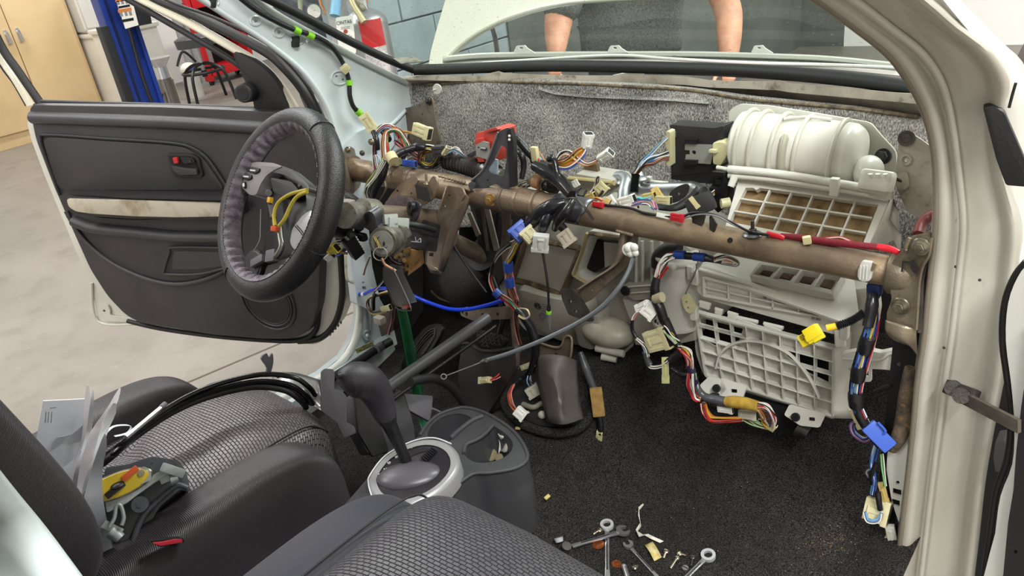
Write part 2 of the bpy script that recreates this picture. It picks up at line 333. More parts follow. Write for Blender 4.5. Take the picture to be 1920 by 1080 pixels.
def mat_concrete():
    m = bpy.data.materials.new('painted_concrete'); m.use_nodes = True; nt = m.node_tree; N = nt.nodes; L = nt.links; p = N['Principled BSDF']; p.inputs['Roughness'].default_value = .5
    tc = N.new('ShaderNodeTexCoord'); c = None
    for sc, t0, t1, cc in ((1.3, .35, .7, (112, 106, 98)), (5, .5, .75, (104, 97, 88)), (22, .6, .8, (134, 127, 112)), (70, .68, .76, (84, 76, 70))):
        n = N.new('ShaderNodeTexNoise'); n.inputs['Scale'].default_value = sc; n.inputs['Detail'].default_value = 6; n.inputs['Roughness'].default_value = .6; L.new(tc.outputs['Object'], n.inputs[0])
        r = N.new('ShaderNodeMapRange'); r.inputs[1].default_value = t0; r.inputs[2].default_value = t1; L.new(n.outputs[0], r.inputs[0])
        x = N.new('ShaderNodeMix'); x.data_type = 'RGBA'; L.new(r.outputs[0], x.inputs[0]); x.inputs[7].default_value = lin(cc)
        if c: L.new(c, x.inputs[6])
        else: x.inputs[6].default_value = lin((126, 119, 109))
        c = x.outputs[2]
    L.new(c, p.inputs[0]); return m
CONC = mat_concrete()
def mat_glass(name='dusty_windscreen_glass'):
    m = bpy.data.materials.new(name); m.use_nodes = True; nt = m.node_tree; N = nt.nodes; L = nt.links; N.remove(N['Principled BSDF']); o = N['Material Output']
    t = N.new('ShaderNodeBsdfTransparent'); t.inputs[0].default_value = (.80, .88, .84, 1); g = N.new('ShaderNodeBsdfGlossy'); g.inputs['Roughness'].default_value = .02
    lw = N.new('ShaderNodeLayerWeight'); lw.inputs[0].default_value = .5; pw = N.new('ShaderNodeMath'); pw.operation = 'POWER'; pw.inputs[1].default_value = 5; L.new(lw.outputs['Facing'], pw.inputs[0]); fr = N.new('ShaderNodeMath'); fr.operation = 'MULTIPLY_ADD'; fr.inputs[1].default_value = .6; fr.inputs[2].default_value = .05; L.new(pw.outputs[0], fr.inputs[0]); a = N.new('ShaderNodeMixShader'); L.new(fr.outputs[0], a.inputs[0]); L.new(t.outputs[0], a.inputs[1]); L.new(g.outputs[0], a.inputs[2])
    d = N.new('ShaderNodeBsdfDiffuse'); d.inputs[0].default_value = (.75, .78, .74, 1)
    tc = N.new('ShaderNodeTexCoord'); n = N.new('ShaderNodeTexNoise'); n.inputs['Scale'].default_value = 130; n.inputs['Detail'].default_value = 3; L.new(tc.outputs['Object'], n.inputs[0])
    r = N.new('ShaderNodeMapRange'); r.inputs[1].default_value = .66; r.inputs[2].default_value = .74; r.inputs[3].default_value = .07; r.inputs[4].default_value = .6; L.new(n.outputs[0], r.inputs[0])
    b = N.new('ShaderNodeMixShader'); L.new(r.outputs[0], b.inputs[0]); L.new(a.outputs[0], b.inputs[1]); L.new(d.outputs[0], b.inputs[2]); L.new(b.outputs[0], o.inputs[0]); return m
GLASS = mat_glass()
# ------------------------------------------------------------------ the garage
def sbox(name, a, b, mat, parent=None):
    c = [(a[i]+b[i])/2 for i in range(3)]; return MB().box(Vector(c), [abs(b[i]-a[i]) for i in range(3)]).build(name, mat, parent, False)
fl = grid('floor', [[(x, y, 0) for x in (-9.6, -2, 6)] for y in (-7, 0, 6.2)], CONC); tag(fl, kind='structure')
# saw-cut joints pressed in the slab
_a = Zp(565, 627, 0); _b = Zp(412, 692, 0); _d = (_b-_a).normalized(); _j = MB(); _s = Vector((-_d.y, _d.x, 0))
_j.box(aim(_a-_d*3, _b+_d*2.5, Vector((0, 0, 1))) , ((_b-_a).length+5.5, .012, .002)); _j.build('trim_1', M('joint_dark', (84, 74, 62), .9), None, False); bpy.data.objects['trim_1']['kind'] = 'structure'
WALLW = M('white_painted_wall', (244, 243, 238), .6); WALLG = M('grey_painted_wall', (150, 152, 150), .6, c2=(136, 138, 136), ns=3)
DKW = M('dark_grey_wall', (92, 98, 94), .7, c2=(74, 80, 78), ns=2)
BLOCK = M('blue_grey_block_paint', (150, 164, 168), .6, c2=(140, 154, 158), ns=8, bump=.6, bs=90)
tag(sbox('wall_left', (-9.5, -7, 0), (-9.4, 6.2, 4), WALLW), kind='structure')
tag(sbox('wall_back', (-9.5, -7.1, 0), (6, -7, 4), WALLW), kind='structure')
tag(sbox('wall_right', (5.9, -7, 0), (6, 6.2, 4), WALLW), kind='structure')
tag(sbox('wall_front_dark', (-1.9, 6.1, 0), (-1.35, 6.2, 4), DKW), kind='structure')
tag(sbox('wall_front_white', (-1.35, 6.1, 0), (6, 6.2, 4), WALLW), kind='structure')
tag(sbox('wall_front_grey', (-9.5, 6.1, 0), (-1.9, 6.2, 4), WALLG), kind='structure')
tag(sbox('ceiling', (-9.6, -7.1, 4), (6, 6.2, 4.1), WALLW), kind='structure')
# short block wall beside the left fender, blocks built one by one
bw = thing('wall_block', None, None, (-1.9, 3.6, 0)); tag(bw, kind='structure')
sbox('mortar', (-2.05, 1.12, 0), (-1.768, 6.1, 4), M('block_mortar', (138, 150, 154), .8), bw)
proto = None; nb = 0
for k in range(8):
    for i in range(13):
        y0 = 1.12+i*.4-(.2 if k % 2 else 0); y1 = min(y0+.394, 6.1); y0 = max(y0, 1.12); z0 = .08+k*.2
        if y1-y0 < .05: continue
        MB().box(Vector((-1.76, (y0+y1)/2, z0+.095)), (.026, y1-y0, .193), .003, 1).build('block', BLOCK, bw, True)
sbox('upper_wall', (-1.768, 1.12, 1.68), (-1.745, 6.1, 4), BLOCK, bw)
tag(sbox('wall_added_panel', (-1.8, 2.02, 0), (-1.735, 6.1, 4), DKW), kind='structure')  # added dark panel standing in for the darkness beyond the bonnet
# floor-standing things far left
t = thing('storage_cabinet', 'tall tan steel cabinet with two doors and chrome handles, far left', 'cabinet', (-7.9, .6, 0))
fc = Fr((-7.9, 0, 0), (0, 1, 0), (0, 0, 1)); e1 = at(192, 190, 'X', -7.9).y
t_w = 1.0; y1 = e1; y0 = e1-1.22
MB().box(Vector((-8.2, (y0+y1)/2, 1.0)), (.58, y1-y0, 2.0), .01).build('body', TAN, t)
ym = at(40, 110, 'X', -7.9).y
for a, b in ((y0+.02, ym-.004), (ym+.004, y1-.03)):
    d = MB().box(Vector((-7.9, (a+b)/2, 1.05)), (.03, b-a, 1.82), .006).build('door', TAN, t)
    hy = (ym-.055) if a < ym-.1 else (ym+.055); hz = at(22, 68, 'X', -7.88).z
    MB().box(Vector((-7.88, hy, hz)), (.012, .03, .13), .006).cyl((-7.88, hy, hz+.03), (-7.84, hy, hz+.03), .014).box(Matrix.Translation((-7.835, hy, hz-.005)) @ Matrix.Rotation(.1, 4, 'X'), (.016, .022, .11), .007).build('handle', CHROME, d)
sbox('plinth', (-8.48, y0, 0), (-7.93, y1, .1), TAN, t)
t = thing('refrigerator', 'white enamel cabinet with grey bin on top, between tan cabinet and blue post', 'appliance', (-8.0, 2.4, 0))
ya = e1+.05; yb = at(245, 150, 'X', -7.6).y
MB().box(Vector((-7.95, (ya+yb)/2, at(200, 66, 'X', -7.6).z/2)), (.7, yb-ya, at(200, 66, 'X', -7.6).z), .03, 3).build('body', OFFW, t)
zt = at(200, 66, 'X', -7.6).z; MB().box(Vector((-7.95, (ya+yb)/2, zt+.012)), (.74, yb-ya+.03, .05), .02).build('top', OFFW, t)
t = tag(MB().box(Vector((-8.0, (ya+yb)/2-.05, zt+.27)), (.5, (yb-ya)*.7, .46), .05, 3).box(Vector((-7.74, (ya+yb)/2-.05, zt+.27)), (.03, (yb-ya)*.52, .36), .01).build('dispenser', M('pale_grey_plastic', (196, 194, 186), .5), None), 'pale grey rounded bin standing on the white cabinet', 'bin')
# blue lift post with hose and control box
X5 = -5.2
p0 = at(245, 192, 'X', X5); py0, py1 = at(228, 150, 'X', X5).y, at(292, 150, 'X', X5).y
t = thing('lift_post', 'blue steel vehicle lift post with grey air line, behind the open door', 'post', (X5, (py0+py1)/2, 0))
cx = (py0+py1)/2; w = py1-py0
MB().box(Vector((X5-.1, cx+w*.12, 1.6)), (.2, w*.76, 3.2), .01).box(Vector((X5+.02, py0+.03, 1.6)), (.06, .04, 3.2), .005).box(Vector((X5+.01, py1-.02, 1.6)), (.05, .03, 3.2), .005).build('column', BLUEP, t)
sbox('channel', (X5-.08, py0+.04, .02), (X5+.012, py0+w*.34, 3.1), M('deep_blue_recess', (16, 30, 78), .5), t)
MB().box(Vector((X5-.05, cx, .02)), (.6, w*1.5, .04)).build('base_plate', BLUEP, t)
for q in range(1): tube('air_hose', [Vector((X5+.03, py0+.10+.02*q, 1.9)), Vector((X5+.05, py0+.17+.02*q, 1.3)), Vector((X5+.05, py0+.14+.03*q, .7)), Vector((X5+.04, py0+.17+.02*q, .1))], .014, PLK2, t, 8)
MB().box(Vector((X5+.03, py0-.02, .55)), (.08, .06, 1.1), .005).build('guide_rail', PLK2, t)
t = thing('control_box', 'black control box with white warning placard on the blue post', 'box', (X5+.1, py1, 1.0))
fp = FX(X5+.16); lb = [(212, -40), (228, -4), (258, 48), (234, 53), (216, 0), (205, -30)]
MB().pp(FX(X5+.18), [(236, -30), (272, -30), (286, 44), (256, 50)], .14, 0, (), .012).build('housing', PLK2, t)
pl_ = MB().pp(FX(X5+.2), [(203, -45), (236, -45), (260, 47), (236, 54)], .01).build('placard', M('placard_white', (226, 222, 212), .5), t)
for (a, b, c, d, mm) in ((216, -4, 240, 2, ORG), (221, 16, 246, 22, ORG), (222, 10, 243, 14, BLK), (228, 35, 250, 40, BLK)):
    MB().pp(FX(X5+.202), [(a, b+2), (c, b-2), (c+1, d-2), (a+1, d+2)], .003).build('print', wmat(mm), pl_)
for (x, y) in ((221, 5), (229, 4), (237, 3), (227, 27), (236, 26), (244, 25)):
    MB().pp(FX(X5+.202), [(x-3, y-3), (x+2, y-4), (x+4, y+3), (x-1, y+4)], .003).build('pictogram', wmat(GRY), pl_)
# white cupboard behind post, jack stand, wall rail
Xc = -6.4
t = thing('tool_cupboard', 'off-white metal cupboard standing right of the blue post', 'cabinet', (Xc, at(300, 190, 'X', Xc).y, 0))
fr_ = FX(Xc); ya = at(265, 190, 'X', Xc).y; yb = at(340, 190, 'X', Xc).y; zt = at(280, 50, 'X', Xc).z
MB().box(Vector((Xc-.28, (ya+yb)/2, zt/2)), (.55, yb-ya, zt), .012).build('body', OFFW, t); MB().box(Vector((Xc-.28, (ya+yb)/2, zt+.015)), (.6, yb-ya+.03, .04), .01).build('top', OFFW, t)
MB().box(Vector((Xc+.004, (ya+yb)/2, zt*.5)), (.015, (yb-ya)*.92, zt*.9), .006).build('door', OFFW, t)
def ZpD(x, y, z): return Zp(x, y, z)
jb = at(322, 190, 'X', Xc+.35); jz = at(312, 150, 'X', Xc+.35).z
t = thing('exhaust_adapter', 'brushed metal cylinder with flared top and yellow band, before the white cupboard', 'canister', (jb.x, jb.y, 0))
MB().cyl((jb.x, jb.y, 0), (jb.x, jb.y, jz), .07, None, 24).cyl((jb.x, jb.y, jz), (jb.x, jb.y, jz+.02), .06, .06, 20).build('cylinder', M('brushed_steel', (150, 146, 138), .3, .9), t)
MB().cyl((jb.x, jb.y, jz+.02), (jb.x, jb.y, jz+.12), .055, .05, 16).cyl((jb.x, jb.y, jz+.12), (jb.x, jb.y, jz+.2), .05, .11, 16).build('flared_top', CHROME, t)
MB().cyl((jb.x, jb.y, .1), (jb.x, jb.y, .125), .092, .092, 20).build('band', CONY, t)
MB().tube([Vector((jb.x+.05, jb.y-.1, .15)), Vector((jb.x+.05, jb.y-.13, .3)), Vector((jb.x+.05, jb.y-.09, .42))], .015).build('handle', DSTEEL, t)
jb = Zp(232, 192, .05); 
t = tag(MB().box(Vector((-7.0, at(232, 185, 'X', -7.0).y, .12)), (.2, .18, .05), .02).box(Vector((-7.0, at(232, 185, 'X', -7.0).y, .05)), (.12, .1, .1), .02).box(Vector((-7.0, at(232, 185, 'X', -7.0).y, .19)), (.16, .2, .04), .015).build('wheel_chock', M('grey_lump', (150, 142, 132), .6), None), 'small grey stacked blocks on the floor left of the blue post', 'blocks')
# grey pipes and rounded pillar behind the stool
for i, (x, r, lb) in enumerate(((352, .06, 'thin grey steel pipe beside the white cupboard'), (376, .13, 'thick grey duct pipe behind the black stool'))):
    b = Zp(x, 172, 0); b = at(x+20, 165, 'X', -8.6); t = tag(MB().cyl((-8.6, b.y, 0), (-8.6, b.y, 3.9), r, None, 20).cyl((-8.6, b.y, .0), (-8.6, b.y, .05), r*1.3, None, 20).cyl((-8.6, b.y, 1.0), (-8.6, b.y, 1.06), r*1.12, None, 20).build('wall_pipe', WALLG, None), lb, 'pipe')
g = at(350, 120, 'X', -7.9)
t = thing('shop_vacuum', 'grey and white machine with blue badge right of the white cupboard', 'machine', (g.x, g.y, 0))
MB().cyl((g.x, g.y, 0), (g.x, g.y, g.z*.8), .09, .1, 24).build('tank', M('pale_grey_plastic', (196, 194, 186), .5), t); MB().sph((g.x, g.y, g.z*.85), .1, 20, (1, 1, .75)).build('head', OFFW, t)
MB().cyl((g.x+.08, g.y, g.z*.85), (g.x+.1, g.y, g.z*.85), .04, .035, 20).build('badge', CONB, t); MB().tube([Vector((g.x, g.y-.12, g.z)), Vector((g.x, g.y, g.z+.14)), Vector((g.x, g.y+.12, g.z))], .015).build('handle', PLK, t)
# stool
sb = Zp(405, 178, 0); sx, sy = sb.x+.35, sb.y-.25
t = thing('swivel_stool', 'black swivel shop stool with steel foot ring before a red tool cart', 'stool', (sx, sy, 0))
sz = at(368, 70, 'X', sx).z
MB().cyl((sx, sy, sz-.09), (sx, sy, sz), .2, .21, 28).sph((sx, sy, sz-.01), .205, 24, (1, 1, .25)).build('seat', M('grey_vinyl', (70, 70, 72), .45), t)
MB().cyl((sx, sy, sz*.45), (sx, sy, sz-.08), .022).build('post', CHROME, t); MB().cyl((sx, sy, .28), (sx, sy, sz*.5), .03).build('sleeve', PLK, t)
ring = [Vector((sx+.22*math.cos(a), sy+.22*math.sin(a), .34)) for a in [i*math.pi/12 for i in range(25)]]
MB().add(*tubem(ring, .016, 8)).build('foot_ring', PLK, t)
for i in range(4):
    a = i*math.pi/2+.5; MB().tube([Vector((sx, sy, .42)), Vector((sx+.14*math.cos(a), sy+.14*math.sin(a), .4)), Vector((sx+.25*math.cos(a), sy+.25*math.sin(a), .3)), Vector((sx+.3*math.cos(a), sy+.3*math.sin(a), 0))], .017).build('leg', PLK, t)
# red tool cart
rx = sx-1.3; ya = at(380, 150, 'X', rx).y; yb = at(452, 160, 'X', rx).y+.12; zt = 1.0
t = thing('tool_cart', 'red steel tool cart with open dark middle, behind the stool', 'cart', (rx, (ya+yb)/2, 0))
for y in (ya, yb): MB().box(Vector((rx, y, zt/2+.05)), (.5, .06, zt), .01).build('side_panel', REDB, t)
for z in (.16, .98): MB().box(Vector((rx, (ya+yb)/2, z)), (.5, yb-ya, .12), .01).build('shelf', REDB, t)
MB().box(Vector((rx-.2, (ya+yb)/2, .55)), (.04, yb-ya-.06, .7)).build('back_panel', M('dark_interior', (46, 42, 42), .7), t)
MB().box(Vector((rx+.05, (ya+yb)/2, .62)), (.3, yb-ya-.06, .02)).build('middle_shelf', DSTEEL, t)
for y in (ya, yb):
    for dx in (-.2, .2): MB().cyl((rx+dx, y-.02, .04), (rx+dx, y+.02, .04), .04).build('caster', PLK, t)
# fire extinguisher on the end of the block wall, plus the things hung beside it
ec = Dp(690, 60, 2.95); ez = ec.z
t = thing('wall_end_post', 'grey rounded post at the end of the block wall', 'post', (-1.75, 1.1, 0))
MB().box(Vector((-1.83, 1.09, 1.5)), (.16, .12, 3.0), .04, 4).build('post', M('post_grey', (160, 162, 162), .6, c2=(146, 148, 148), ns=10), t)
t = thing('fire_extinguisher', 'red-labelled silver fire extinguisher with a white inspection tag, left of the block wall', 'extinguisher', (ec.x, ec.y, ez-.35))
R_ = 40*pxs(ec)
MB().cyl((ec.x, ec.y, ez-.4), (ec.x, ec.y, ez+.03), R_, None, 32).sph((ec.x, ec.y, ez+.03), R_, 32, (1, 1, .7)).build('cylinder', M('satin_grey_metal', (156, 156, 158), .35, .6), t)
def wrap(name, mat, z0, z1, a0, a1, rr=1.01):
    rows = [[(ec.x+R_*rr*math.cos(a0+(a1-a0)*i/10), ec.y+R_*rr*math.sin(a0+(a1-a0)*i/10), z) for i in range(11)] for z in (z0, z1)]; return grid(name, rows, mat, t)
ang = math.atan2(CP.y-ec.y, CP.x-ec.x)
wrap('red_label', REDB, ez-.05, ez+.05, ang-.35, ang+.75); wrap('text_label', M('label_grey', (196, 190, 188), .5, c2=(150, 146, 146), ns=160), ez-.16, ez-.05, ang-.35, ang+.75)
MB().cyl((ec.x, ec.y, ez+.08), (ec.x, ec.y, ez+.15), .02).box(Vector((ec.x, ec.y, ez+.16)), (.05, .05, .04), .008).build('valve', CHROME, t)
MB().cyl(Dp(683, 20, 2.88), Dp(657, -12, 2.88), .012, .014).cyl(Dp(657, -12, 2.88), Dp(662, -40, 2.9), .012).build('lever', STEEL, t)
hz_ = [Dp(655, -10, 2.85), Dp(664, 12, 2.84), Dp(683, 42, 2.84)]
tube('discharge_hose', hz_, [.012, .011, .014], M('worn_metal_hose', (190, 178, 140), .4, .5), t)
tg = MB().pp(Fr(Dp(645, 60, 2.84), RT.cross(Vector((0,0,1))).cross(Vector((0,0,1)))*-1, (0, 0, 1)), rd([(629, 33), (661, 29), (668, 100), (637, 110)], 4), .002).build('inspection_tag', M('tag_white', (226, 226, 218), .6), t)
def text(s, o, ex, ey, size, mat, parent, name='print', th=.0006, kerning=1.0):
    cu = bpy.data.curves.new('t', 'FONT'); cu.body = s; cu.size = size; cu.extrude = th; cu.align_x = 'CENTER'; cu.align_y = 'CENTER'; cu.space_character = kerning
    ob = bpy.data.objects.new('t', cu); COL.objects.link(ob); dg = bpy.context.evaluated_depsgraph_get(); me = bpy.data.meshes.new_from_object(ob.evaluated_get(dg)); bpy.data.objects.remove(ob)
    f = Fr(o, ex, ey); V = [f.p(v.co.x, v.co.y, v.co.z) for v in me.vertices]; Fc = [tuple(p.vertices) for p in me.polygons]
    return obj(name, V, Fc, mat, parent, False)
ftag = Fr(Dp(645, 60, 2.84), RT.cross(Vector((0,0,1))).cross(Vector((0,0,1)))*-1, (0, 0, 1))
dn = (Dp(641, 60, 2.84)-Dp(640, 50, 2.84)); 
text('CINTAS', ftag.hit(645, 42, .004), ftag.hit(655, 40)-ftag.hit(635, 43), (0, 0, 1), .017, wmat(BLK), tg); text('2021', ftag.hit(651, 73, .004), ftag.hit(655, 40)-ftag.hit(635, 43), (0, 0, 1), .022, wmat(BLK), tg)
MB().pp(ftag, circ(648, 59, 4), .001, .002).build('print', M('print_red', (150, 60, 40), .5), tg)
for y in (50, 53, 66): MB().pp(ftag, [(639, y+1), (656, y-1), (656, y), (639, y+2)], .001, .002).build('print', wmat(GRY), tg)
# hanging odds beside the extinguisher
g = Dp(589, 21, 3.3); dv = (CP-g).normalized()
t = thing('pressure_gauge', 'round white dial gauge with orange hose, left of the extinguisher', 'gauge', tuple(g))
MB().cyl(g-dv*.03, g, .033, None, 24).build('case', GRYP, t); MB().cyl(g, g+dv*.002, .028, None, 24).build('dial', CONW, t); MB().box(aim(g+dv*.003, g+dv*.003+UP*.02+RT*.006), (.02, .002, .001)).build('needle', PLK, t)
tube('hose', [Dp(598, -30, 3.3), Dp(600, 0, 3.28), Dp(607, 18, 3.28), Dp(618, 32, 3.28)], .005, wmat(ORG), t)
t = tag(MB().pp(Fr(Dp(585, 20, 3.5), (.35, .94, 0), (0, 0, 1)), [(505, -90), (655, -90), (655, 110), (600, 90), (515, 30)], .02).build('pegboard', M('board_grey', (104, 104, 110), .7, c2=(70, 74, 84), ns=14, c3=(60, 84, 128), ns3=22), None), 'dark grey board behind the gauge left of the extinguisher', 'board')
t = tag(MB().cyl(Dp(634, -25, 3.1), Dp(628, 30, 3.1), .018, .022, 16).cyl(Dp(637, -45, 3.1), Dp(634, -25, 3.1), .01, .01, 12).build('spray_bottle', M('light_blue_plastic', (120, 170, 204), .4), None), 'pale blue bottle hanging left of the extinguisher', 'bottle')
t = tag(MB().box(aim(Dp(678, 8, 2.95), Dp(678, -40, 2.95)), (.1, .05, .04), .012).build('orange_handle', M('orange_plastic', (206, 96, 48), .4), None), 'orange plastic handle right above the extinguisher', 'handle')
t = tag(MB().cyl(Dp(562, -10, 3.2), Dp(564, 30, 3.2), .012, .008, 12).build('grease_tube', M('olive_tube', (120, 122, 96), .5), None), 'thin olive tube hanging on the board', 'tube')
# ceiling tubes have modelled fittings, the last one for the added lamp
for i, (l, s, e) in enumerate(LIGHTS):
    t = tag(MB().box(Vector((l[0], l[1], l[2]+.06)), (s[0]+.06, s[1]+.06, .08), .01).build('ceiling_fixture', OFFW, None), 'white fluorescent ceiling fixture ' + ['over the passenger side', 'over the bonnet', 'over the driver door', 'behind the driver side', 'before the tan cabinet', 'behind the car', 'over the red tool cart', 'added to brighten the white front wall'][i], 'light', 'ceiling fixtures')
# ------------------------------------------------------------------ the car body and what is bolted to it for good
body = thing('car_body', 'white car body shell with stripped interior, pillars and cowl', 'car', (0, 0, .3))
LX = -.69
fx = FX(LX)
hol = [circ(639, 39, 4, 12, 3), circ(523, 60, 3.2), circ(578, 76, 4.5), circ(481, 40, 5, 12, 3.5), circ(671, 145, 2)]
hol = [circ(479, 39, 5, 12, 3), circ(523, 60, 3.5), circ(578, 76, 4.5), circ(631, 143, 2.2), circ(643, 149, 2.2)]
MB().pp(fx, [(300, -120), (430, -70), (480, -8), (520, 22), (600, 68), (690, 116), (765, 152), (772, 205), (762, 268), (705, 325), (668, 420), (650, 420), (640, 300), (628, 250), (612, 200), (592, 165), (560, 122), (500, 75), (430, 30), (340, -30)], .02, 0, hol).build('front_pillar', PAINTI, body)
# rolled edges and pressed bosses on the pillar
tube('pillar_flange', [Xp(x, y, LX+.004) for x, y in ((300, -45), (345, -22), (432, 34), (500, 79), (560, 127), (594, 168), (615, 206), (630, 252), (642, 300))], .007, PAINTI, body)
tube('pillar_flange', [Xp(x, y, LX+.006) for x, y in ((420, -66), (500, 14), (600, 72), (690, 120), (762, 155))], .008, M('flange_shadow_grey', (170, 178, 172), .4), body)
for x, y, r in ((479, 39, 10), (523, 60, 11), (636, 146, 15), (401, 4, 9), (558, 74, 11)):
    MB().add(*tubem(cr([Xp(x+r*math.cos(a), y+r*.85*math.sin(a), LX+.001) for a in [i*math.pi/4 for i in range(8)]], 3, True)+[Xp(x+r, y, LX+.001)], .0028, 6)).build('pressed_boss', PAINTI, body)
for x, y in ((401, 4), (557, 78)):
    c = MB().pp(FX(LX+.008), rd([(x-6, y-10), (x+6, y-10), (x+5, y+11), (x-5, y+11)], 3), .012, .004, (), .002).build('trim_clip', PLK, body)
tube('pressed_ridge', [Xp(x, y, LX) for x, y in ((655, 290), (662, 255), (690, 244), (730, 236), (762, 205))], .006, PAINTI, body)
MB().pp(FX(LX+.012), c2([(655, 262), (690, 240), (735, 235), (745, 260), (715, 300), (670, 320), (650, 300)]), .014, 0).build('cowl_side_pressing', PAINTI, body)
# lower hinge pillar, sill
MB().pp(FX(LX-.01), [(648, 410), (690, 410), (698, 500), (712, 560), (735, 600), (745, 645), (640, 712), (590, 742), (520, 775), (430, 820), (420, 800), (540, 732), (600, 700), (640, 668), (662, 630), (671, 590), (668, 540), (658, 480)], .02, 0, [circ(690, 629, 4.5), circ(681, 531, 3)]).build('hinge_pillar', PAINTI, body)
MB().add(*tubem([Xp(690+9*math.cos(a), 629+9*math.sin(a), LX-.008) for a in [i*math.pi/8 for i in range(17)]], .003, 6)).build('pressed_boss', PAINTI, body)
tube('sill_flange', [Xp(x, y, LX) for x, y in ((420, 812), (540, 741), (600, 708), (642, 676), (665, 638), (674, 592), (671, 540), (661, 480), (650, 420))], .011, M('bright_white_paint', (228, 230, 222), .3, coat=.5), body)
tube('sill_ridge', [Xp(x, y, LX+.005) for x, y in ((520, 778), (600, 735), (650, 705), (690, 665), (700, 610), (695, 540))], .006, PAINTI, body)
MB().pp(FX(LX+.03), rd([(656, 452), (676, 448), (700, 560), (702, 585), (670, 570)], 3), .03, 0, [circ(681, 530, 2), rd([(679, 537), (686, 537), (687, 543), (680, 543)], 1)], 0).build('pillar_bracket', PAINTI, body)
tube('inner_edge_rod', [Xp(x, y, LX+.02) for x, y in ((648, 478), (650, 520), (658, 528), (664, 530))], .004, CREAM, body)
MB().pp(FX(LX-.035), [(636, 300), (760, 236), (840, 260), (840, 640), (740, 665), (690, 560), (650, 450)], .01).build('kick_shade_sheet', DARK, body)  # black sheet put in for the darkness behind the hinge pillar
# black glued band and glass
GL = [(-.62, 1.505), (-.40, 1.37), (-.06, 1.34)]
gB = [Vector((x, y, z)) for x, y, z in ((-.66, .335, 1.092), (-.5, .43, 1.088), (-.25, .50, 1.085), (0, .52, 1.085), (.25, .50, 1.085), (.5, .43, 1.088), (.66, .335, 1.092))]
dz = (Xp(490, -14, -.66)-Xp(775, 128, -.66)); dz.x = 0; dz.normalize()
rows = [[p+dz*s+Vector((0, 0, .03*math.sin(min(s, .6)/.6*math.pi)))+Vector((0, 0, 0)) for p in gB] for s in (0, .12, .24, .36, .5, .66)]
glass = grid('windscreen', crgrid(rows, 4, 2), GLASS, body)
gB2 = [Xp(775, 131, -.655), Yp(850, 129, .40), Yp(1000, 124, .47), Yp(1150, 125, .50), Yp(1300, 129, .50), Yp(1450, 136, .47), Yp(1600, 149, .43), Yp(1700, 163, .40), Yp(1760, 172, .37)]
tube('black_glass_band', gB2, .016, RUB, body, flat=.9)
tube('black_glass_band', [Xp(x, y, -.655) for x, y in ((400, -60), (480, -14), (560, 26), (650, 74), (720, 108), (775, 131))], .0105, RUB, body)
# cowl lip (torn edge) and the shelf under it
xs = [758, 800, 850, 900, 935, 945, 1000, 1100, 1150, 1165, 1280, 1330, 1385, 1450, 1455, 1480, 1600, 1680, 1720, 1765]
yt = [144, 141, 143, 142, 134, 137, 140, 142, 142, 139, 143, 151, 153, 153, 150, 157, 166, 174, 176, 182]
yb = [150, 149, 151, 151, 149, 149, 150, 154, 155, 155, 158, 163, 165, 168, 168, 172, 183, 190, 194, 200]
Yc = [.33+.17*math.sin(math.pi*min(1, max(0, (x-740)/1040))) for x in xs]
rows = [[Yp(x, y-1, v+.02) for x, y, v in zip(xs, yt, Yc)], [Yp(x, y, v-.02) for x, y, v in zip(xs, yt, Yc)], [Yp(x, y+1, v-.022) for x, y, v in zip(xs, yb, Yc)], [Yp(x, y+3, v) for x, y, v in zip(xs, yb, Yc)], [Yp(x, y+16+.02*(x-760), v+.02) for x, y, v in zip(xs, yb, Yc)]]
grid('cowl_lip', rows, CREAMD, body, .002)
# felt insulation on the bulkhead
xs = [765, 830, 900, 1000, 1100, 1200, 1300, 1400, 1500, 1600, 1700, 1750]
yt = [160, 156, 152, 153, 158, 162, 170, 184, 194, 204, 218, 226]
def fY(x, k): return (.34+.1*math.sin(math.pi*(x-740)/1040))-k
rows = []
for k, (dy, dY) in enumerate(((-6, -.02), (4, .0), (45, .01), (100, .03), (160, .05), (210, .06), (270, .09))):
    rows.append([Yp(x, y+dy*(1+.1*(x-765)/1000), fY(x, dY)+.006*math.sin(x*.03+k*2)) for x, y in zip(xs, yt)])
g = grid('bulkhead_felt', crgrid(rows, 5, 5), FELT, None, .006)
tag(g, 'grey fibre felt insulation lining the bulkhead under the windscreen', 'insulation')
fl2 = MB()
# folded flap of the felt: raised seam strip
rows = [[Yp(x, y+o, fY(x, dd)) for x, y in ((1010, 166), (1040, 175), (1100, 181), (1180, 184), (1260, 187), (1330, 193))] for o, dd in ((-4, .006), (2, .018), (3, .008))]
grid('seam_flap', rows, FELT, g)
tube('frayed_edge', [Yp(x, y, fY(x, .0)) for x, y in ((800, 158), (900, 153), (1050, 156), (1200, 163), (1300, 170), (1400, 186), (1500, 195), (1600, 204), (1720, 219))], .0035, M('frayed_edge', (132, 116, 92), .95, c2=(80, 70, 60), ns=60, bump=1, bs=500), g)
# dark lower bulkhead
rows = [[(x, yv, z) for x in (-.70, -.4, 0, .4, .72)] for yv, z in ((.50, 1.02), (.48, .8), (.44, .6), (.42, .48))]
bl = grid('lower_bulkhead', rows, DARK, body)
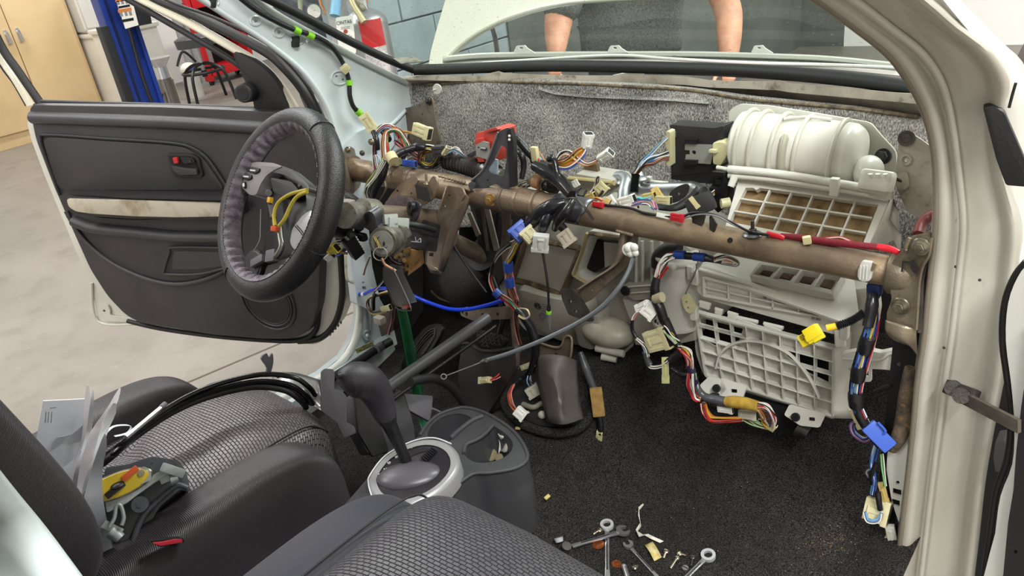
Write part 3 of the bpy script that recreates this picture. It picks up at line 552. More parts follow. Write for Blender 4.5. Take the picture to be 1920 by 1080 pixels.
# far side end plates with bolts (bracket pressings)
t = thing('cowl_bracket', 'brownish steel bracket bolted at the far end of the bulkhead, beside the felt', 'bracket', tuple(Yp(790, 280, .25)))
f = F3(Xp(740, 225, -.66), Yp(825, 190, .33), Yp(760, 290, .2))
f = Fr(Yp(790, 240, .28), (1, -.25, 0), (0, .1, 1))
MB().pp(f, c2([(738, 212), (755, 204), (785, 196), (806, 182), (812, 196), (816, 225), (826, 280), (800, 292), (768, 280), (748, 250)], 3), .004, 0, [circ(755, 238, 2.2), circ(793, 214, 1.8)]).build('plate', BEAMD, t)
for x, y in ((734, 214), (804, 190)):
    m = MB(); c = f.hit(x, y, .002); m.cyl(c, c+f.n*.003, .011, .011, 18); bolt(m, c+f.n*.003, f.n, .0055); m.build('bolt', DSTEEL, t)
c = Yp(820, 167, .33); t = tag(MB().cyl(c, c+Vector((.3, -1, .1)).normalized()*.003, .014, .013, 24).cyl(c, c+Vector((-.5, -1, .0)).normalized()*.012, .0025, .002, 8).build('felt_clip', WPLG, None), 'round white push clip holding the felt at its far corner', 'clip')
t = thing('near_cowl_bracket', 'sandy steel bracket bolted at the near end beside the blower', 'bracket', tuple(Yp(1710, 350, .2)))
f = Fr(Yp(1710, 330, .20), (1, .1, 0), (0, .12, 1))
MB().pp(f, rd([(1686, 252), (1700, 245), (1728, 262), (1790, 310), (1790, 450), (1700, 395), (1678, 345)], 6), .006, 0, [circ(1699, 300, 3.5)]).build('plate', CREAMD, t)
MB().add(*tubem([f.hit(1699+9*math.cos(a), 300+9*math.sin(a), .001) for a in [i*math.pi/8 for i in range(17)]], .0025, 6)).build('boss', CREAMD, t)
MB().pp(f, rd([(1677, 328), (1700, 322), (1706, 345), (1696, 358), (1678, 350)], 6), .012, .012, [rd([(1680, 333), (1690, 336), (1691, 343), (1681, 340)], 2)]).build('lug', CREAMD, t)
m = MB(); c = f.hit(1700, 259, .004); m.cyl(c, c+f.n*.003, .013, .013, 20); bolt(m, c, f.n, .0085, .008); m.build('bolt', DSTEEL, t)
# near side door aperture: long pressed pillar
prof = [(0, 0), (.05, -.012), (.12, -.014), (.2, .0), (.28, .008), (.45, .008), (.62, .006), (.78, .008), (.88, -.006), (.95, -.008), (1, .012)]
rowsP = [(-150, 1290, 1520, -.46), (-60, 1440, 1655, -.37), (0, 1532, 1742, -.29), (50, 1600, 1800, -.22), (100, 1662, 1862, -.16), (150, 1700, 1888, -.115), (200, 1727, 1882, -.075), (260, 1745, 1878, -.045), (330, 1753, 1888, -.02), (420, 1753, 1912, -.01), (500, 1745, 1908, 0), (560, 1738, 1902, .0), (640, 1730, 1890, 0), (720, 1718, 1878, 0), (800, 1711, 1862, 0), (900, 1700, 1845, 0), (1000, 1688, 1834, 0), (1100, 1676, 1822, 0), (1200, 1664, 1810, 0)]
rows = [[Yp(a+(b-a)*u, y, Y+d*(1 if y > 100 else .7)+.03*u) for u, d in prof] for y, a, b, Y in rowsP]
rows = [[r[0]+Vector((-.012, .05, 0))]+r for r in rows]
grid('near_door_pillar', crgrid(rows, 3, 3), M('warm_white_body_paint', (180, 177, 165), .34, coat=.4, c2=(170, 165, 150), ns=3, thr=(.5, .8)), body, .003)
tube('door_aperture_edge', [Yp(a+2, y, Y-.012) for y, a, b, Y in rowsP], .0045, M('dark_edge_sealer', (120, 112, 98), .5), body)
tube('door_aperture_rib', [Yp(a+(b-a)*.33, y, Y-.002) for y, a, b, Y in rowsP], .0045, MATS['warm_white_body_paint'], body)
for x, y in ((1803, 402), (1792, 500), (1837, 525), (1770, 652)):
    c = Yp(x, y, -.004); MB().sph(c, .0022, 8).build('paint_chip', M('rust_speck', (52, 44, 40), .7), body)
# near kick flange with slots
f = FY(.02)
MB().pp(f, [(1704, 790), (1716, 812), (1716, 1100), (1662, 1100), (1690, 1060), (1692, 1000), (1672, 940), (1662, 880), (1664, 850), (1680, 815)], .004, 0, [circ(1683, 905, 3.6), rd([(1674, 915), (1690, 919), (1690, 931), (1674, 926)], 1), rd([(1672, 935), (1687, 939), (1687, 951), (1672, 946)], 1)]).build('kick_flange', PAINT, body)
sbox('pillar_cavity', (.66, .04, .3), (.9, .06, .9), DARK, body)
# outer wing beyond the pillar
rows = [[Yp(1725, -40, -.2), Yp(1800, -30, -.12), Yp(1860, 60, -.05), Yp(1905, 140, 0), Yp(1935, 260, .03)], [Yp(1740, -40, -.1), Yp(1815, 0, -.05), Yp(1893, 115, 0), Yp(1925, 170, .05), Yp(1970, 260, .1)]]
rows = [[Yp(1700, -60, -.3), Yp(1760, 10, -.22), Yp(1825, 95, -.13), Yp(1868, 190, -.06), Yp(1885, 330, .0), Yp(1905, 520, .03)], [Yp(1745, -60, -.26), Yp(1800, 15, -.18), Yp(1868, 95, -.1), Yp(1905, 160, -.03), Yp(1925, 330, .04), Yp(1945, 520, .07)], [Yp(1745, -60, 0.1), Yp(1805, 5, .2), Yp(1880, 80, .2), Yp(1930, 140, .2), Yp(1990, 330, .2), Yp(1990, 520, .2)]]
grid('near_wing', crgrid(rows, 4, 2), PAINT, body, .003)
MB().pp(Fr(Yp(1880, 270, -.05), (1, .2, 0), (0, -.1, 1)), rd([(1843, 202), (1862, 198), (1884, 212), (1935, 330), (1935, 352), (1886, 348), (1868, 300)], 5), .012, .012, (), .004).build('rubber_corner_seal', RUB, body)
tube('near_wing_crease', [Yp(x, y, -.11) for x, y in ((1905, 155), (1899, 175), (1892, 202))], .0016, RUB, body)
# unseen roof put in to block light from above, header and far fender, bonnet
rf = MB().box(Vector((0, -1.75, 1.53)), (1.24, 2.6, .05), .02).box(Vector((0, -3.1, 1.0)), (1.3, .05, 1.0)).box(Vector((-.64, -2.3, .75)), (.06, 1.6, 1.3)).build('unseen_roof', PAINT, body)
hd = grid('far_wing', [[(-.70, .5, .90), (-.72, 1.0, .88), (-.72, 1.9, .78)], [(-.86, .45, .86), (-.88, 1.0, .84), (-.88, 1.9, .74)], [(-.9, .4, .5), (-.92, 1.0, .5), (-.92, 1.9, .5)]], PAINT, body, .004)
sbox('engine_bay_floor', (-.7, .55, .6), (.72, 1.9, .64), DARK, body)
eb = grid('inner_wing', [[(.62, .55, .95), (.7, 1.9, .86)], [(.66, .55, .64), (.72, 1.9, .64)]], DARK, body)
t = thing('engine', 'black engine covers under the raised bonnet', 'engine', (0, 1.1, .64))
MB().box(Vector((.05, 1.15, .74)), (.7, .5, .14), .04, 3).cyl((-.2, 1.0, .8), (.2, 1.0, .8), .05).build('cover', PLK2, t)
# bonnet standing open, hinged by the windscreen
hf = Fr(Yp(830, 110, .78), (1, 0, 0), (0, .50, .86))
ho = [(803, 126), (808, 95), (820, 50), (838, -10), (860, -90), (1700, -140), (1560, -60), (1440, -22), (1330, -8), (1200, -4), (1090, 2), (1040, 9), (990, 21), (940, 38), (900, 58), (868, 80), (842, 104), (828, 124)]
hm = MB().pp(hf, ho, .02, 0)
hb = tag(hm.build('bonnet', M('cream_white_bonnet_paint', (212, 211, 196), .22, coat=.8), None), 'raised cream-white bonnet seen through the windscreen', 'bonnet')
tube('bonnet_rolled_edge', [hf.hit(x, y, .002) for x, y in ho[6:]], .007, MATS['cream_white_bonnet_paint'], hb)
t = tag(tube('strut', [Yp(920, 46, 1.0), Yp(928, 70, .95), Yp(934, 112, .85)], .008, RUB, None), 'dark bonnet prop hanging below the white bonnet edge', 'prop')
# cowl grille strip with clips outside the glass
t = thing('cowl_grille', 'pale plastic cowl strip with three clip tabs outside the windscreen base', 'trim', tuple(Yp(1250, 108, .6)))
rows = [[Yp(x, y+o, yy) for x, y in ((830, 108), (900, 102), (1000, 100), (1150, 99), (1300, 99), (1450, 103), (1560, 108), (1700, 122))] for o, yy in ((-3, .64), (0, .60), (6, .60), (9, .62), (20, .58))]
gpl = M('pale_green_grey_plastic', (186, 186, 178), .4); grid('strip', crgrid(rows, 4, 1), gpl, t, .003)
for x, y in ((978, 90), (1154, 90), (1424, 90)):
    MB().pp(FY(.6), rd([(x-16, y+9), (x-10, y-4), (x+6, y-5), (x+10, y), (x+26, y+10)], 2), .003, 0, [circ(x-1, y, 4, 10, 2)]).build('clip_tab', M('pale_clip', (212, 212, 204), .4), t)
tube('washer_hose', [Yp(x, y, .58) for x, y in ((905, 118), (1000, 112), (1150, 104), (1250, 110), (1400, 118), (1560, 122), (1690, 128))], .004, M('pale_clip', (212, 212, 204)), t)
# plate on the glass corner
t = tag(MB().pp(Fr(Xp(765, 113, -.6), (1, .5, 0), (-.4, .55, .35)), [(736, 109), (777, 106), (793, 115), (752, 119)], .002).build('identity_plate', M('dull_plate', (120, 116, 100), .4, .4, c2=(80, 78, 66), ns=60), None), 'small dull metal plate at the far lower corner of the windscreen', 'plate')
# ------------------------------------------------------------------ carpet
def cz(x, y):
    z = .335+.02*noise.noise(Vector((x*5, y*5, 0)))
    if y > -.02: z += .9*(y+.02)**1.5
    z += .125*math.exp(-(abs(x)/.175)**4) * (1 if y > -.6 else 1)
    z += .05*math.exp(-((x-.05)**2/.02+(y-.02)**2/.01))
    z += .012*math.exp(-((x-.25)*1.0+(y+.12)*.9)**2/.0012)*max(0, 1-abs(x-.28)*3)
    if x > .62: z += (x-.62)*.4
    return z
nx, ny = 110, 130
rows = [[(-.66+1.40*i/nx, -1.5+1.88*j/ny, cz(-.66+1.40*i/nx, -1.5+1.88*j/ny)+.0016*noise.noise(Vector((i*.9, j*.9, 3)))) for i in range(nx+1)] for j in range(ny+1)]
cp = grid('carpet', rows, CARPET, None); tag(cp, 'black loop-pile car carpet covering the floor and tunnel, speckled with crumbs', 'carpet')
# pile tufts and crumbs nobody could count
rnd = random.Random(5); V = []; Fc = []
for i in range(26000):
    x = rnd.uniform(-.05, .70); y = rnd.uniform(-.5, .16); z = cz(x, y); a = rnd.random()*6.28; h = rnd.uniform(.002, .0045); w = .0008
    b = len(V); V += [(x-w*math.cos(a), y-w*math.sin(a), z-.001), (x+w*math.cos(a), y+w*math.sin(a), z-.001), (x+rnd.uniform(-.002, .002), y+rnd.uniform(-.002, .002), z+h)]; Fc.append((b, b+1, b+2))
tu = obj('pile_tufts', V, Fc, M('carpet_tuft', (44, 42, 41), .9, c2=(24, 23, 23), ns=40), cp, False); tag(tu, kind='stuff')
V = []; Fc = []
for i in range(650):
    if i < 260: x, y = .60+rnd.gauss(0, .03), -.02+rnd.gauss(0, .05)
    else: x, y = rnd.uniform(.0, .68), rnd.uniform(-.5, .05)
    x = min(x, .68); z = cz(x, y)+.002; s = rnd.uniform(.0004, .001)*(1.5 if rnd.random() < .06 else 1); b = len(V); a = rnd.random()*3
    for dx, dy, dz_ in ((1, 0, 0), (-.5, .8, 0), (-.5, -.8, 0), (0, 0, 1)): V.append((x+s*(dx*math.cos(a)-dy*math.sin(a)), y+s*(dx*math.sin(a)+dy*math.cos(a)), z+s*dz_))
    Fc += [(b, b+1, b+3), (b+1, b+2, b+3), (b+2, b, b+3), (b, b+2, b+1)]
sbox('inner_sill', (-.70, -1.5, .3), (-.655, .06, .395), PAINTI, body)
cb = obj('crumbs', V, Fc, M('pale_crumb', (196, 168, 118), .7, c2=(150, 120, 80), ns=90), cp, False); tag(cb, kind='stuff')
# ------------------------------------------------------------------ far (driver) door, standing open
HD = Vector((-.80, .06, 0)); FD = Fr(HD, (1.06, .33, 0), (0, 0, 1))
d = thing('driver_door', 'open white driver door with charcoal trim panel and beige armrest strip', 'door', (-.80, .06, .33))
sh = [(50, 226), (58, 260), (84, 330), (130, 440), (172, 540), (184, 603), (300, 615), (560, 642), (598, 640), (630, 612), (650, 560), (640, 440), (634, 330), (614, 250), (560, 238), (300, 228)]
MB().pp(FD, rd(sh, 8), .05, .0, [circ(195, 583, 3)], .0).build('shell', M('door_shell_paint', (206, 204, 194), .34, coat=.4, c2=(190, 186, 172), ns=4, thr=(.5, .8)), d)
tr = [(54, 205), (60, 196), (300, 200), (470, 207), (560, 212), (606, 222), (618, 300), (600, 480), (597, 570), (584, 618), (552, 636), (500, 637), (400, 629), (300, 612), (262, 606), (235, 592), (200, 555), (168, 505), (130, 420), (98, 345), (66, 262)]
MB().pp(FD, rd(tr, 14), .036, .04, (), .008).build('trim_panel', TRIM, d)
# belt roll on top of the panel
tube('belt_roll', [FD.hit(x, y, .030) for x, y in ((66, 219), (160, 222), (300, 227), (420, 233), (540, 241))], .027, M('belt_roll_trim', (62, 60, 64), .34, bump=.2, bs=1400, c2=(54, 52, 56), ns=5), d, 20, flat=.8)
MB().pp(FD, [(62, 195), (300, 199), (480, 205), (606, 224), (606, 232), (480, 213), (62, 203)], .022, .03).build('belt_strip', RUB, d)
ins = [(79, 262), (92, 256), (200, 264), (300, 270), (345, 276), (378, 294), (404, 330), (420, 356), (124, 358), (108, 352), (96, 320)]
MB().pp(FD, rd(ins, 8), .006, .045, (), .004).build('upper_insert', TRIM, d)
tube('insert_groove', [FD.hit(x, y, .045) for x, y in ((112, 366), (96, 322), (77, 262), (92, 253), (200, 260), (300, 266), (350, 273), (384, 292), (412, 330), (432, 362))], .0045, PLK2, d)
# lower part of the panel: arc rib, map pocket, speaker
low = [(128, 404), (250, 412), (418, 412), (430, 480), (418, 505), (380, 520), (330, 528), (280, 520), (222, 498), (176, 462), (146, 424)]
MB().pp(FD, c2(low, 4), .006, .044, (), .004).build('lower_insert', TRIM, d)
tube('arc_rib', [FD.hit(x, y, .046) for x, y in ((124, 396), (150, 440), (184, 474), (226, 502), (282, 525), (330, 533), (378, 526), (420, 508), (440, 490))], .0075, TRIM, d)
tube('lower_pad', [FD.hit(x, y, .052) for x, y in ((140, 414), (180, 428), (260, 436), (330, 443), (420, 444))], .022, TRIM, d, flat=.8)
pk = rd([(321, 464), (440, 466), (436, 500), (372, 513), (310, 513)], 5)
MB().pp(FD, pk, .003, .0515).build('map_pocket', PLK2, d)
MB().pp(FD, rd([(326, 471), (440, 473), (436, 496), (372, 505), (322, 505)], 4), .003, .0545).build('pocket_floor', TRIM, d)
tube('pocket_rim', [FD.hit(x, y, .053) for x, y in ((440, 465), (325, 464), (318, 474), (308, 508), (314, 514), (372, 514), (425, 502))], .004, TRIM, d)
sc = FD.hit(502, 565, .042)
for r, q in ((.098, .004), (.085, .0035), (.078, .002)): MB().add(*tubem([sc+FD.ex*r*math.cos(a)+FD.ey*r*math.sin(a) for a in [i*math.pi/20 for i in range(41)]], q, 6)).build('speaker_ring', TRIM, d)
m = MB(); m.cyl(sc-FD.n*.002, sc+FD.n*.001, .077, None, 40).build('speaker_grille', M('grille_mesh', (40, 38, 40), .6, bump=1, bs=2400), d)
# armrest
arm = [(123, 371), (250, 374), (440, 380), (445, 411), (330, 412), (250, 410), (170, 406), (140, 402), (127, 390)]
am = MB().pp(FD, rd(arm, 5), .05, .095, (), .004).build('armrest', PLK2, d)
MB().pp(FD, rd([(124, 373), (250, 376), (440, 381), (442, 406), (330, 408), (250, 406), (170, 401), (142, 397), (128, 388)], 5), .008, .1, (), .003).build('beige_strip', STRIPB, d)
zt = FD.hit(250, 374, .095).z
ft = Fr((0, 0, zt+.003), FD.ex, FD.n)
topb = MB().pp(ft, rd([(126, 366), (144, 353), (290, 352), (440, 360), (440, 378), (250, 373)], 4), .006, 0, (), .002).build('armrest_top', PLK2, am)
MB().pp(ft, rd([(212, 354), (286, 355), (278, 365), (206, 364)], 3), .002, .002).build('grip_recess', DARK, topb)
MB().pp(ft, rd([(300, 354), (376, 358), (374, 371), (292, 367)], 3), .004, .004, (), .001).build('switch_panel', M('gloss_black_panel', (30, 30, 34), .2), topb)
for x, y in ((312, 358), (324, 359), (338, 361), (352, 363), (318, 364), (342, 367), (362, 366)):
    MB().box(ft.m(*ft.uv(x, y), .009) , (.014, .012, .008), .002).build('window_switch', PLK, topb)
# inner handle
hb = MB().pp(FD, rd([(311, 288), (360, 289), (372, 297), (380, 330), (374, 334), (330, 333), (322, 327)], 5), .008, .054, (), .003).build('handle_bezel', PLK2, d)
MB().pp(FD, rd([(315, 292), (358, 293), (367, 299), (373, 327), (334, 327), (327, 321)], 4), .002, .0555).build('handle_recess', DARK, hb)
MB().pp(FD, rd([(319, 310), (345, 315), (368, 317), (370, 328), (336, 328), (325, 320)], 3), .006, .066, (), .002).build('handle_lever', M('dark_gloss_lever', (56, 54, 56), .3), hb)
MB().pp(FD, rd([(323, 296), (331, 295), (334, 306), (326, 307)], 1.5), .006, .066, (), .001).build('lock_button', M('red_button', (190, 40, 40), .4), hb)
MB().pp(FD, rd([(337, 295), (360, 296), (366, 305), (344, 307)], 3), .006, .062, (), .001).build('lock_lever', PLK, hb)
c = FD.hit(357, 302, .063); MB().cyl(c, c+FD.n*.002, .005, None, 14).build('screw', DSTEEL, hb)
# door lower bracket and edge of the shell at the left corner
tube('shell_hem', [FD.hit(x, y, .004) for x, y in ((172, 530), (184, 602), (260, 608), (300, 614), (420, 628), (560, 641), (600, 638), (632, 606), (644, 560), (640, 470))], .005, MATS['door_shell_paint'], d)
MB().pp(FD, c2([(188, 576), (200, 572), (206, 582), (210, 592), (250, 597), (250, 603), (200, 602), (188, 596)]), .006, .008, [circ(195, 583, 2.5)]).build('corner_pressing', MATS['door_shell_paint'], d)
tube('lower_seal', [FD.hit(x, y, .012) for x, y in ((240, 602), (300, 616), (400, 630), (500, 638), (560, 638), (590, 622), (598, 585), (600, 500), (596, 420))], .008, RUB, d)
tube('weather_seal', [FD.hit(x, y, .008) for x, y in ((560, 640), (600, 634), (628, 606), (641, 560), (640, 500), (634, 430))], .0095, RUB, d)
for i in range(5):
    MB().pp(FD, circ(619+5*i, 627-i*5.5, 1.6, 10, 3), .002, .004).build('drain_slot', DSTEEL, d)
# window frame: painted sash, black inner run, outer seal, mirror sail and tweeter
sash = M('cream_sash_paint', (206, 200, 180), .35, coat=.3)
tube('window_sash', [FD.hit(x, y, .0) for x, y in ((180, -50), (262, -3), (345, 38), (420, 80), (483, 119), (522, 158), (553, 205))], .0165, sash, d, 12, flat=.6)
tube('glass_run', [FD.hit(x, y, .012) for x, y in ((170, -42), (240, -1), (330, 51), (410, 98), (455, 128), (487, 165), (505, 205))], .0085, RUB, d)
tube('outer_seal', [FD.hit(x, y, -.01) for x, y in ((200, -60), (290, -4), (350, 22), (433, 62), (500, 98), (533, 126), (567, 166), (597, 218))], .017, RUB, d, 12, flat=.7)
tube('outer_seal_lip', [FD.hit(x, y, .006) for x, y in ((220, -60), (308, -2), (400, 32), (480, 70), (530, 108), (575, 160), (604, 216))], .004, RUB, d)
tube('rear_sash', [FD.hit(x, y, .0) for x, y in ((-60, -15), (0, 104), (30, 150), (58, 198))], .013, sash, d, 12, flat=.6)
tube('rear_glass_run', [FD.hit(x, y, .012) for x, y in ((-50, -30), (0, 82), (36, 136), (76, 194))], .0125, RUB, d, 12)
tube('rear_outer_seal', [FD.hit(x, y, -.008) for x, y in ((-60, 20), (0, 120), (26, 156), (50, 198))], .005, RUB, d)
tube('belt_seal', [FD.hit(x, y, .012) for x, y in ((70, 190), (200, 194), (330, 198), (480, 203))], .006, RUB, d)
MB().pp(FD, c2([(436, 100), (470, 112), (505, 140), (528, 175), (540, 212), (482, 212), (474, 192), (462, 160)], 4), .02, .02, (), .004).build('mirror_sail', PLK2, d)
tw = MB(); c = FD.hit(466, 172, .028); dd = (FD.n+(CP-c).normalized()*.9+FD.ex*-.15).normalized(); tw.cyl(c-dd*.01, c+dd*.03, .027, .024, 28).cyl(c+dd*.03, c+dd*.033, .0235, .021, 28).build('tweeter', PLK2, d)
MB().cyl(c+dd*.0325, c+dd*.0345, .017, .015, 24).build('tweeter_grille', M('grille_mesh', (40, 38, 40)), d)
gl = MB().pp(FD, [(75, 190), (480, 203), (505, 205), (487, 165), (455, 128), (410, 98), (330, 51), (240, -1), (170, -42), (-50, -40), (0, 82)], .003, -.004)
# wing mirror beyond the door
mc = FD.hit(552, 140, -.14); mr = MB(); mm = MB()
f = Fr(mc, FD.ex, FD.ey)
mir = thing('wing_mirror', 'white shelled wing mirror with black base on the open driver door', 'mirror', tuple(mc))
MB().pp(f, c2([(492, 84), (520, 86), (553, 106), (580, 136), (592, 166), (588, 196), (568, 180), (545, 130), (515, 104)], 4), .05, .02, (), .012).build('shell', M('bright_white_paint', (228, 230, 222)), mir)
MB().pp(f, c2([(530, 112), (552, 126), (576, 152), (584, 176), (574, 182), (556, 166), (540, 140)], 4), .03, .034, (), .008).build('mirror_base', PLK2, mir)
MB().pp(Fr(f.p(0, 0, -.02), f.ex, f.ey), c2([(560, 170), (590, 175), (598, 210), (600, 225), (580, 215)], 3), .02).build('mount', GRYP, mir)
# ------------------------------------------------------------------ steering wheel
wl, wy = rad(35), rad(-5)
WN = Vector((math.sin(wy)*math.cos(wl), -math.cos(wy)*math.cos(wl), math.sin(wl))); WA = WN.cross(Vector((0, 0, 1))).normalized()*-1; WB = WN.cross(WA)
if WB.z < 0: WB = -WB
WCn = Vector((-.37, -.347, .994)); FWh = Fr(WCn, WN.cross(WB)*-1, WB)
if FWh.n.dot(WN) < 0: FWh = Fr(WCn, WN.cross(WB), WB)
sw = thing('steering_wheel', 'steering wheel in a laced black leather cover with its centre pad removed', 'steering wheel', tuple(WCn))
R, rt = .170, .0245
def rim(name, th0, th1, mat, n=160, r=rt, squash=1.0, gather=0, parent=sw, RR=R):
    rows = []
    for i in range(n+1):
        a = 2*math.pi*i/n; e = FWh.ex*math.cos(a)+FWh.ey*math.sin(a); c = WCn+e*RR; row = []
        for j in range(25):
            t = th0+(th1-th0)*j/24; q = r
            if gather: q += .0028*math.sin(i*2*math.pi*gather/n)*abs(math.sin((t-th0)/(th1-th0)*math.pi))
            row.append(c+e*math.cos(t)*q*squash+FWh.n*math.sin(t)*q)
        rows.append(row)
    return grid(name, rows, mat, parent)
rim('rim_cover', rad(-110), rad(118), LEATH)                      # outer leather, t=0 is outward, 90 towards driver
rim('gathered_hem', rad(116), rad(205), LEATHG, 260, rt+.0008, 1.0, 44)
rim('rim_core', rad(195), rad(262), LEATH, 120, rt-.0015)
ln = MB()
for i in range(150):
    a = 2*math.pi*i/150; e = FWh.ex*math.cos(a)+FWh.ey*math.sin(a); tt = FWh.n.cross(e); c = WCn+e*(R+math.cos(rad(117))*(rt+.0006))+FWh.n*math.sin(rad(117))*(rt+.0006)
    ln.add(*tubem([c-tt*.0018, c+tt*.0018], .0009, 4))
st = ln.build('stitching', M('dark_thread', (30, 26, 30), .7), sw); tag(st, kind='stuff')
for a0 in (62, 245, 340):
    a = rad(a0); e = FWh.ex*math.cos(a)+FWh.ey*math.sin(a); tt = FWh.n.cross(e)
    MB().add(*tubem([WCn+e*(R+math.cos(t)*(rt+.0008))+FWh.n*math.sin(t)*(rt+.0008) for t in [rad(-100+20*k) for k in range(11)]], .0014, 6)).build('cover_seam', LEATH, sw)
def W3(u, v, w=0): return FWh.p(u, v, w)
# spokes and hub seen through the wheel; left silver spoke with its three buttons
WSil = M('silver_spoke_plastic', (148, 144, 146), .38, .2)
sp = MB().pp(FWh, rd([(444, 322), (456, 309), (480, 303), (512, 305), (530, 312), (515, 318), (500, 328), (488, 345), (480, 366), (468, 366), (454, 352), (444, 338)], 6), .03, .006, (), .006).build('left_spoke', WSil, sw)
MB().pp(FWh, rd([(512, 305), (545, 318), (574, 342), (580, 352), (576, 360), (560, 342), (530, 327), (506, 322), (488, 322)], 5), .02, .004, (), .003).build('upper_bezel', M('grey_bezel', (88, 88, 90), .35), sw)
for q in ([(462, 319), (470, 312), (486, 315), (484, 322), (476, 326), (463, 322)], [(451, 328), (459, 323), (471, 328), (470, 335), (462, 338), (452, 334)], [(453, 342), (458, 339), (460, 349), (457, 354), (453, 349)]):
    b = MB().pp(FWh, rd(q, 3), .004, .010, (), .0012).build('spoke_button', PLK, sp)
    cx = sum(p[0] for p in q)/len(q); cy = sum(p[1] for p in q)/len(q); MB().pp(FWh, rd([(cx-5, cy-2), (cx+5, cy-1), (cx+5, cy+2), (cx-5, cy+1)], 1) if q[0][0] > 450 and cy < 338 else circ(cx, cy, 2, 8, 4), .001, .0112).build('button_print', M('lit_white_print', (226, 226, 226), .5), b)
hub = MB(); hub.pp(FWh, rd([(490, 330), (520, 326), (556, 340), (574, 362), (574, 420), (566, 460), (540, 500), (505, 505), (490, 470), (502, 430), (500, 380)], 10), .03, -.02, (), .008).build('hub_frame', PLK, sw)
MB().pp(FWh, rd([(506, 332), (546, 340), (560, 356), (540, 372), (512, 362)], 6), .02, .004, (), .004).build('hub_block', PLK2, sw)
MB().pp(FWh, rd([(566, 402), (584, 390), (584, 440), (552, 472), (541, 456), (546, 428)], 8), .03, .004, (), .008).build('right_spoke', M('pale_silver_spoke', (184, 182, 188), .35, .2), sw)
for k in range(2): tube('spoke_groove', [FWh.hit(x, y, .0045) for x, y in ((553+3*k, 424-2*k), (562+3*k, 434-2*k), (570+3*k, 445-2*k))], .0009, DARK, sw)
MB().pp(FWh, rd([(500, 497), (545, 480), (585, 440), (590, 455), (560, 500), (520, 520), (490, 528)], 6), .02, .002, (), .005).build('lower_spoke', PLK, sw)
c = FWh.hit(472, 500, .0); MB().cyl(c-FWh.n*.03, c, .034, .036, 32).cyl(c, c+FWh.n*.002, .032, .030, 32).build('round_cap', PLK2, sw)
MB().box(aim(FWh.hit(468, 498, .006), FWh.hit(500, 480, .006), FWh.n), (.04, .016, .01), .003).box(aim(FWh.hit(500, 482, .004), FWh.hit(520, 478, .004), FWh.n), (.03, .024, .012), .003).build('latch_arm', GRYP, sw)
tube('horn_wire_rod', [FWh.hit(x, y, .004) for x, y in ((524, 425), (526, 445), (528, 462), (520, 478), (508, 486))], .006, M('bare_aluminium', (140, 140, 132), .35, .8), sw)
tube('thin_wire', [FWh.hit(x, y, .0) for x, y in ((489, 392), (488, 430), (486, 452), (470, 480))], .0009, M('grey_wire', (150, 150, 150), .4), sw)
aw = thing('airbag_lead', 'two yellow airbag cables with orange plug inside the steering wheel', 'cable', tuple(FWh.hit(515, 425, .01)))
for k, pts in enumerate((((516, 424), (514, 402), (522, 380), (545, 364), (576, 356)), ((523, 424), (534, 410), (545, 386), (558, 368), (576, 360)))):
    tube('yellow_cable', [FWh.hit(x, y, .012+.004*k) for x, y in pts], .0036, M('yellow_cable', (196, 180, 60), .4), aw)
MB().box(aim(FWh.hit(508, 428, .012), FWh.hit(524, 430, .012)), (.018, .01, .01), .002).build('orange_plug', M('orange_plug', (216, 84, 34), .4), aw)
MB().box(aim(FWh.hit(513, 402, .01), FWh.hit(515, 425, .01)), (.026, .007, .007), .001).box(aim(FWh.hit(502, 374, .01), FWh.hit(511, 376, .01)), (.01, .011, .008), .001).build('yellow_tab', M('amber_tab', (236, 184, 30), .4), aw)
MB().cyl(FWh.hit(504, 362, .0), FWh.hit(504, 362, .012), .007, .006, 12).box(aim(FWh.hit(506, 370, .004), FWh.hit(513, 410, .004)), (.05, .012, .008), .002).build('terminal', GRYP, aw)
b = FWh.hit(565, 346, -.005); MB().cyl(b, b+FWh.n*.004, .006, None, 14).build('hub_screw', DSTEEL, sw)
# column behind the wheel
t = thing('steering_column', 'steering column with cast ignition lock housing between wheel and cross beam', 'steering column', (-.37, -.1, .85))
ax = (Vector((-.37, .05, .72))-WCn).normalized()
MB().cyl(WCn+ax*.05, WCn+ax*.09, .055, .045, 28).cyl(WCn+ax*.09, WCn+ax*.17, .034, None, 24).build('clock_spring', PLK2, t)
cA, cB = Yp(655, 408, -.22), Yp(690, 402, -.18)
tube('column_tube', [Yp(650, 398, -.25), Yp(700, 402, -.19), Yp(760, 405, -.10), Yp(830, 412, .0)], .021, BEAMD, t, 16)
MB().cyl(Yp(646, 404, -.27), Yp(672, 404, -.22), .026, .028, 20).cyl(Yp(678, 396, -.22), Yp(700, 400, -.19), .027, .03, 20).build('cast_collar', CAST, t)
MB().pp(Fr(Yp(690, 420, -.215), (1, -.1, 0), (0, -.2, 1)), c2([(680, 404), (692, 396), (702, 404), (708, 424), (722, 436), (700, 436), (676, 424), (668, 440), (664, 424)], 3), .02, .01, [circ(689, 404, 2)], 0).build('clamp_plate', ZINC, t)
kl = Yp(717, 455, -.25); kd = (Yp(752, 440, -.17)-kl).normalized()
lk = MB().cyl(kl, kl+kd*.012, .029, .031, 32).cyl(kl+kd*.012, kl+kd*.05, .028, .026, 28).cyl(kl+kd*.05, kl+kd*.085, .032, .028, 9).build('ignition_lock', CAST, t)
MB().cyl(kl-kd*.0012, kl+kd*.002, .0235, .0245, 28).build('lock_face', M('lock_face_grey', (168, 168, 160), .4, .3, c2=(150, 150, 142), ns=30), lk)
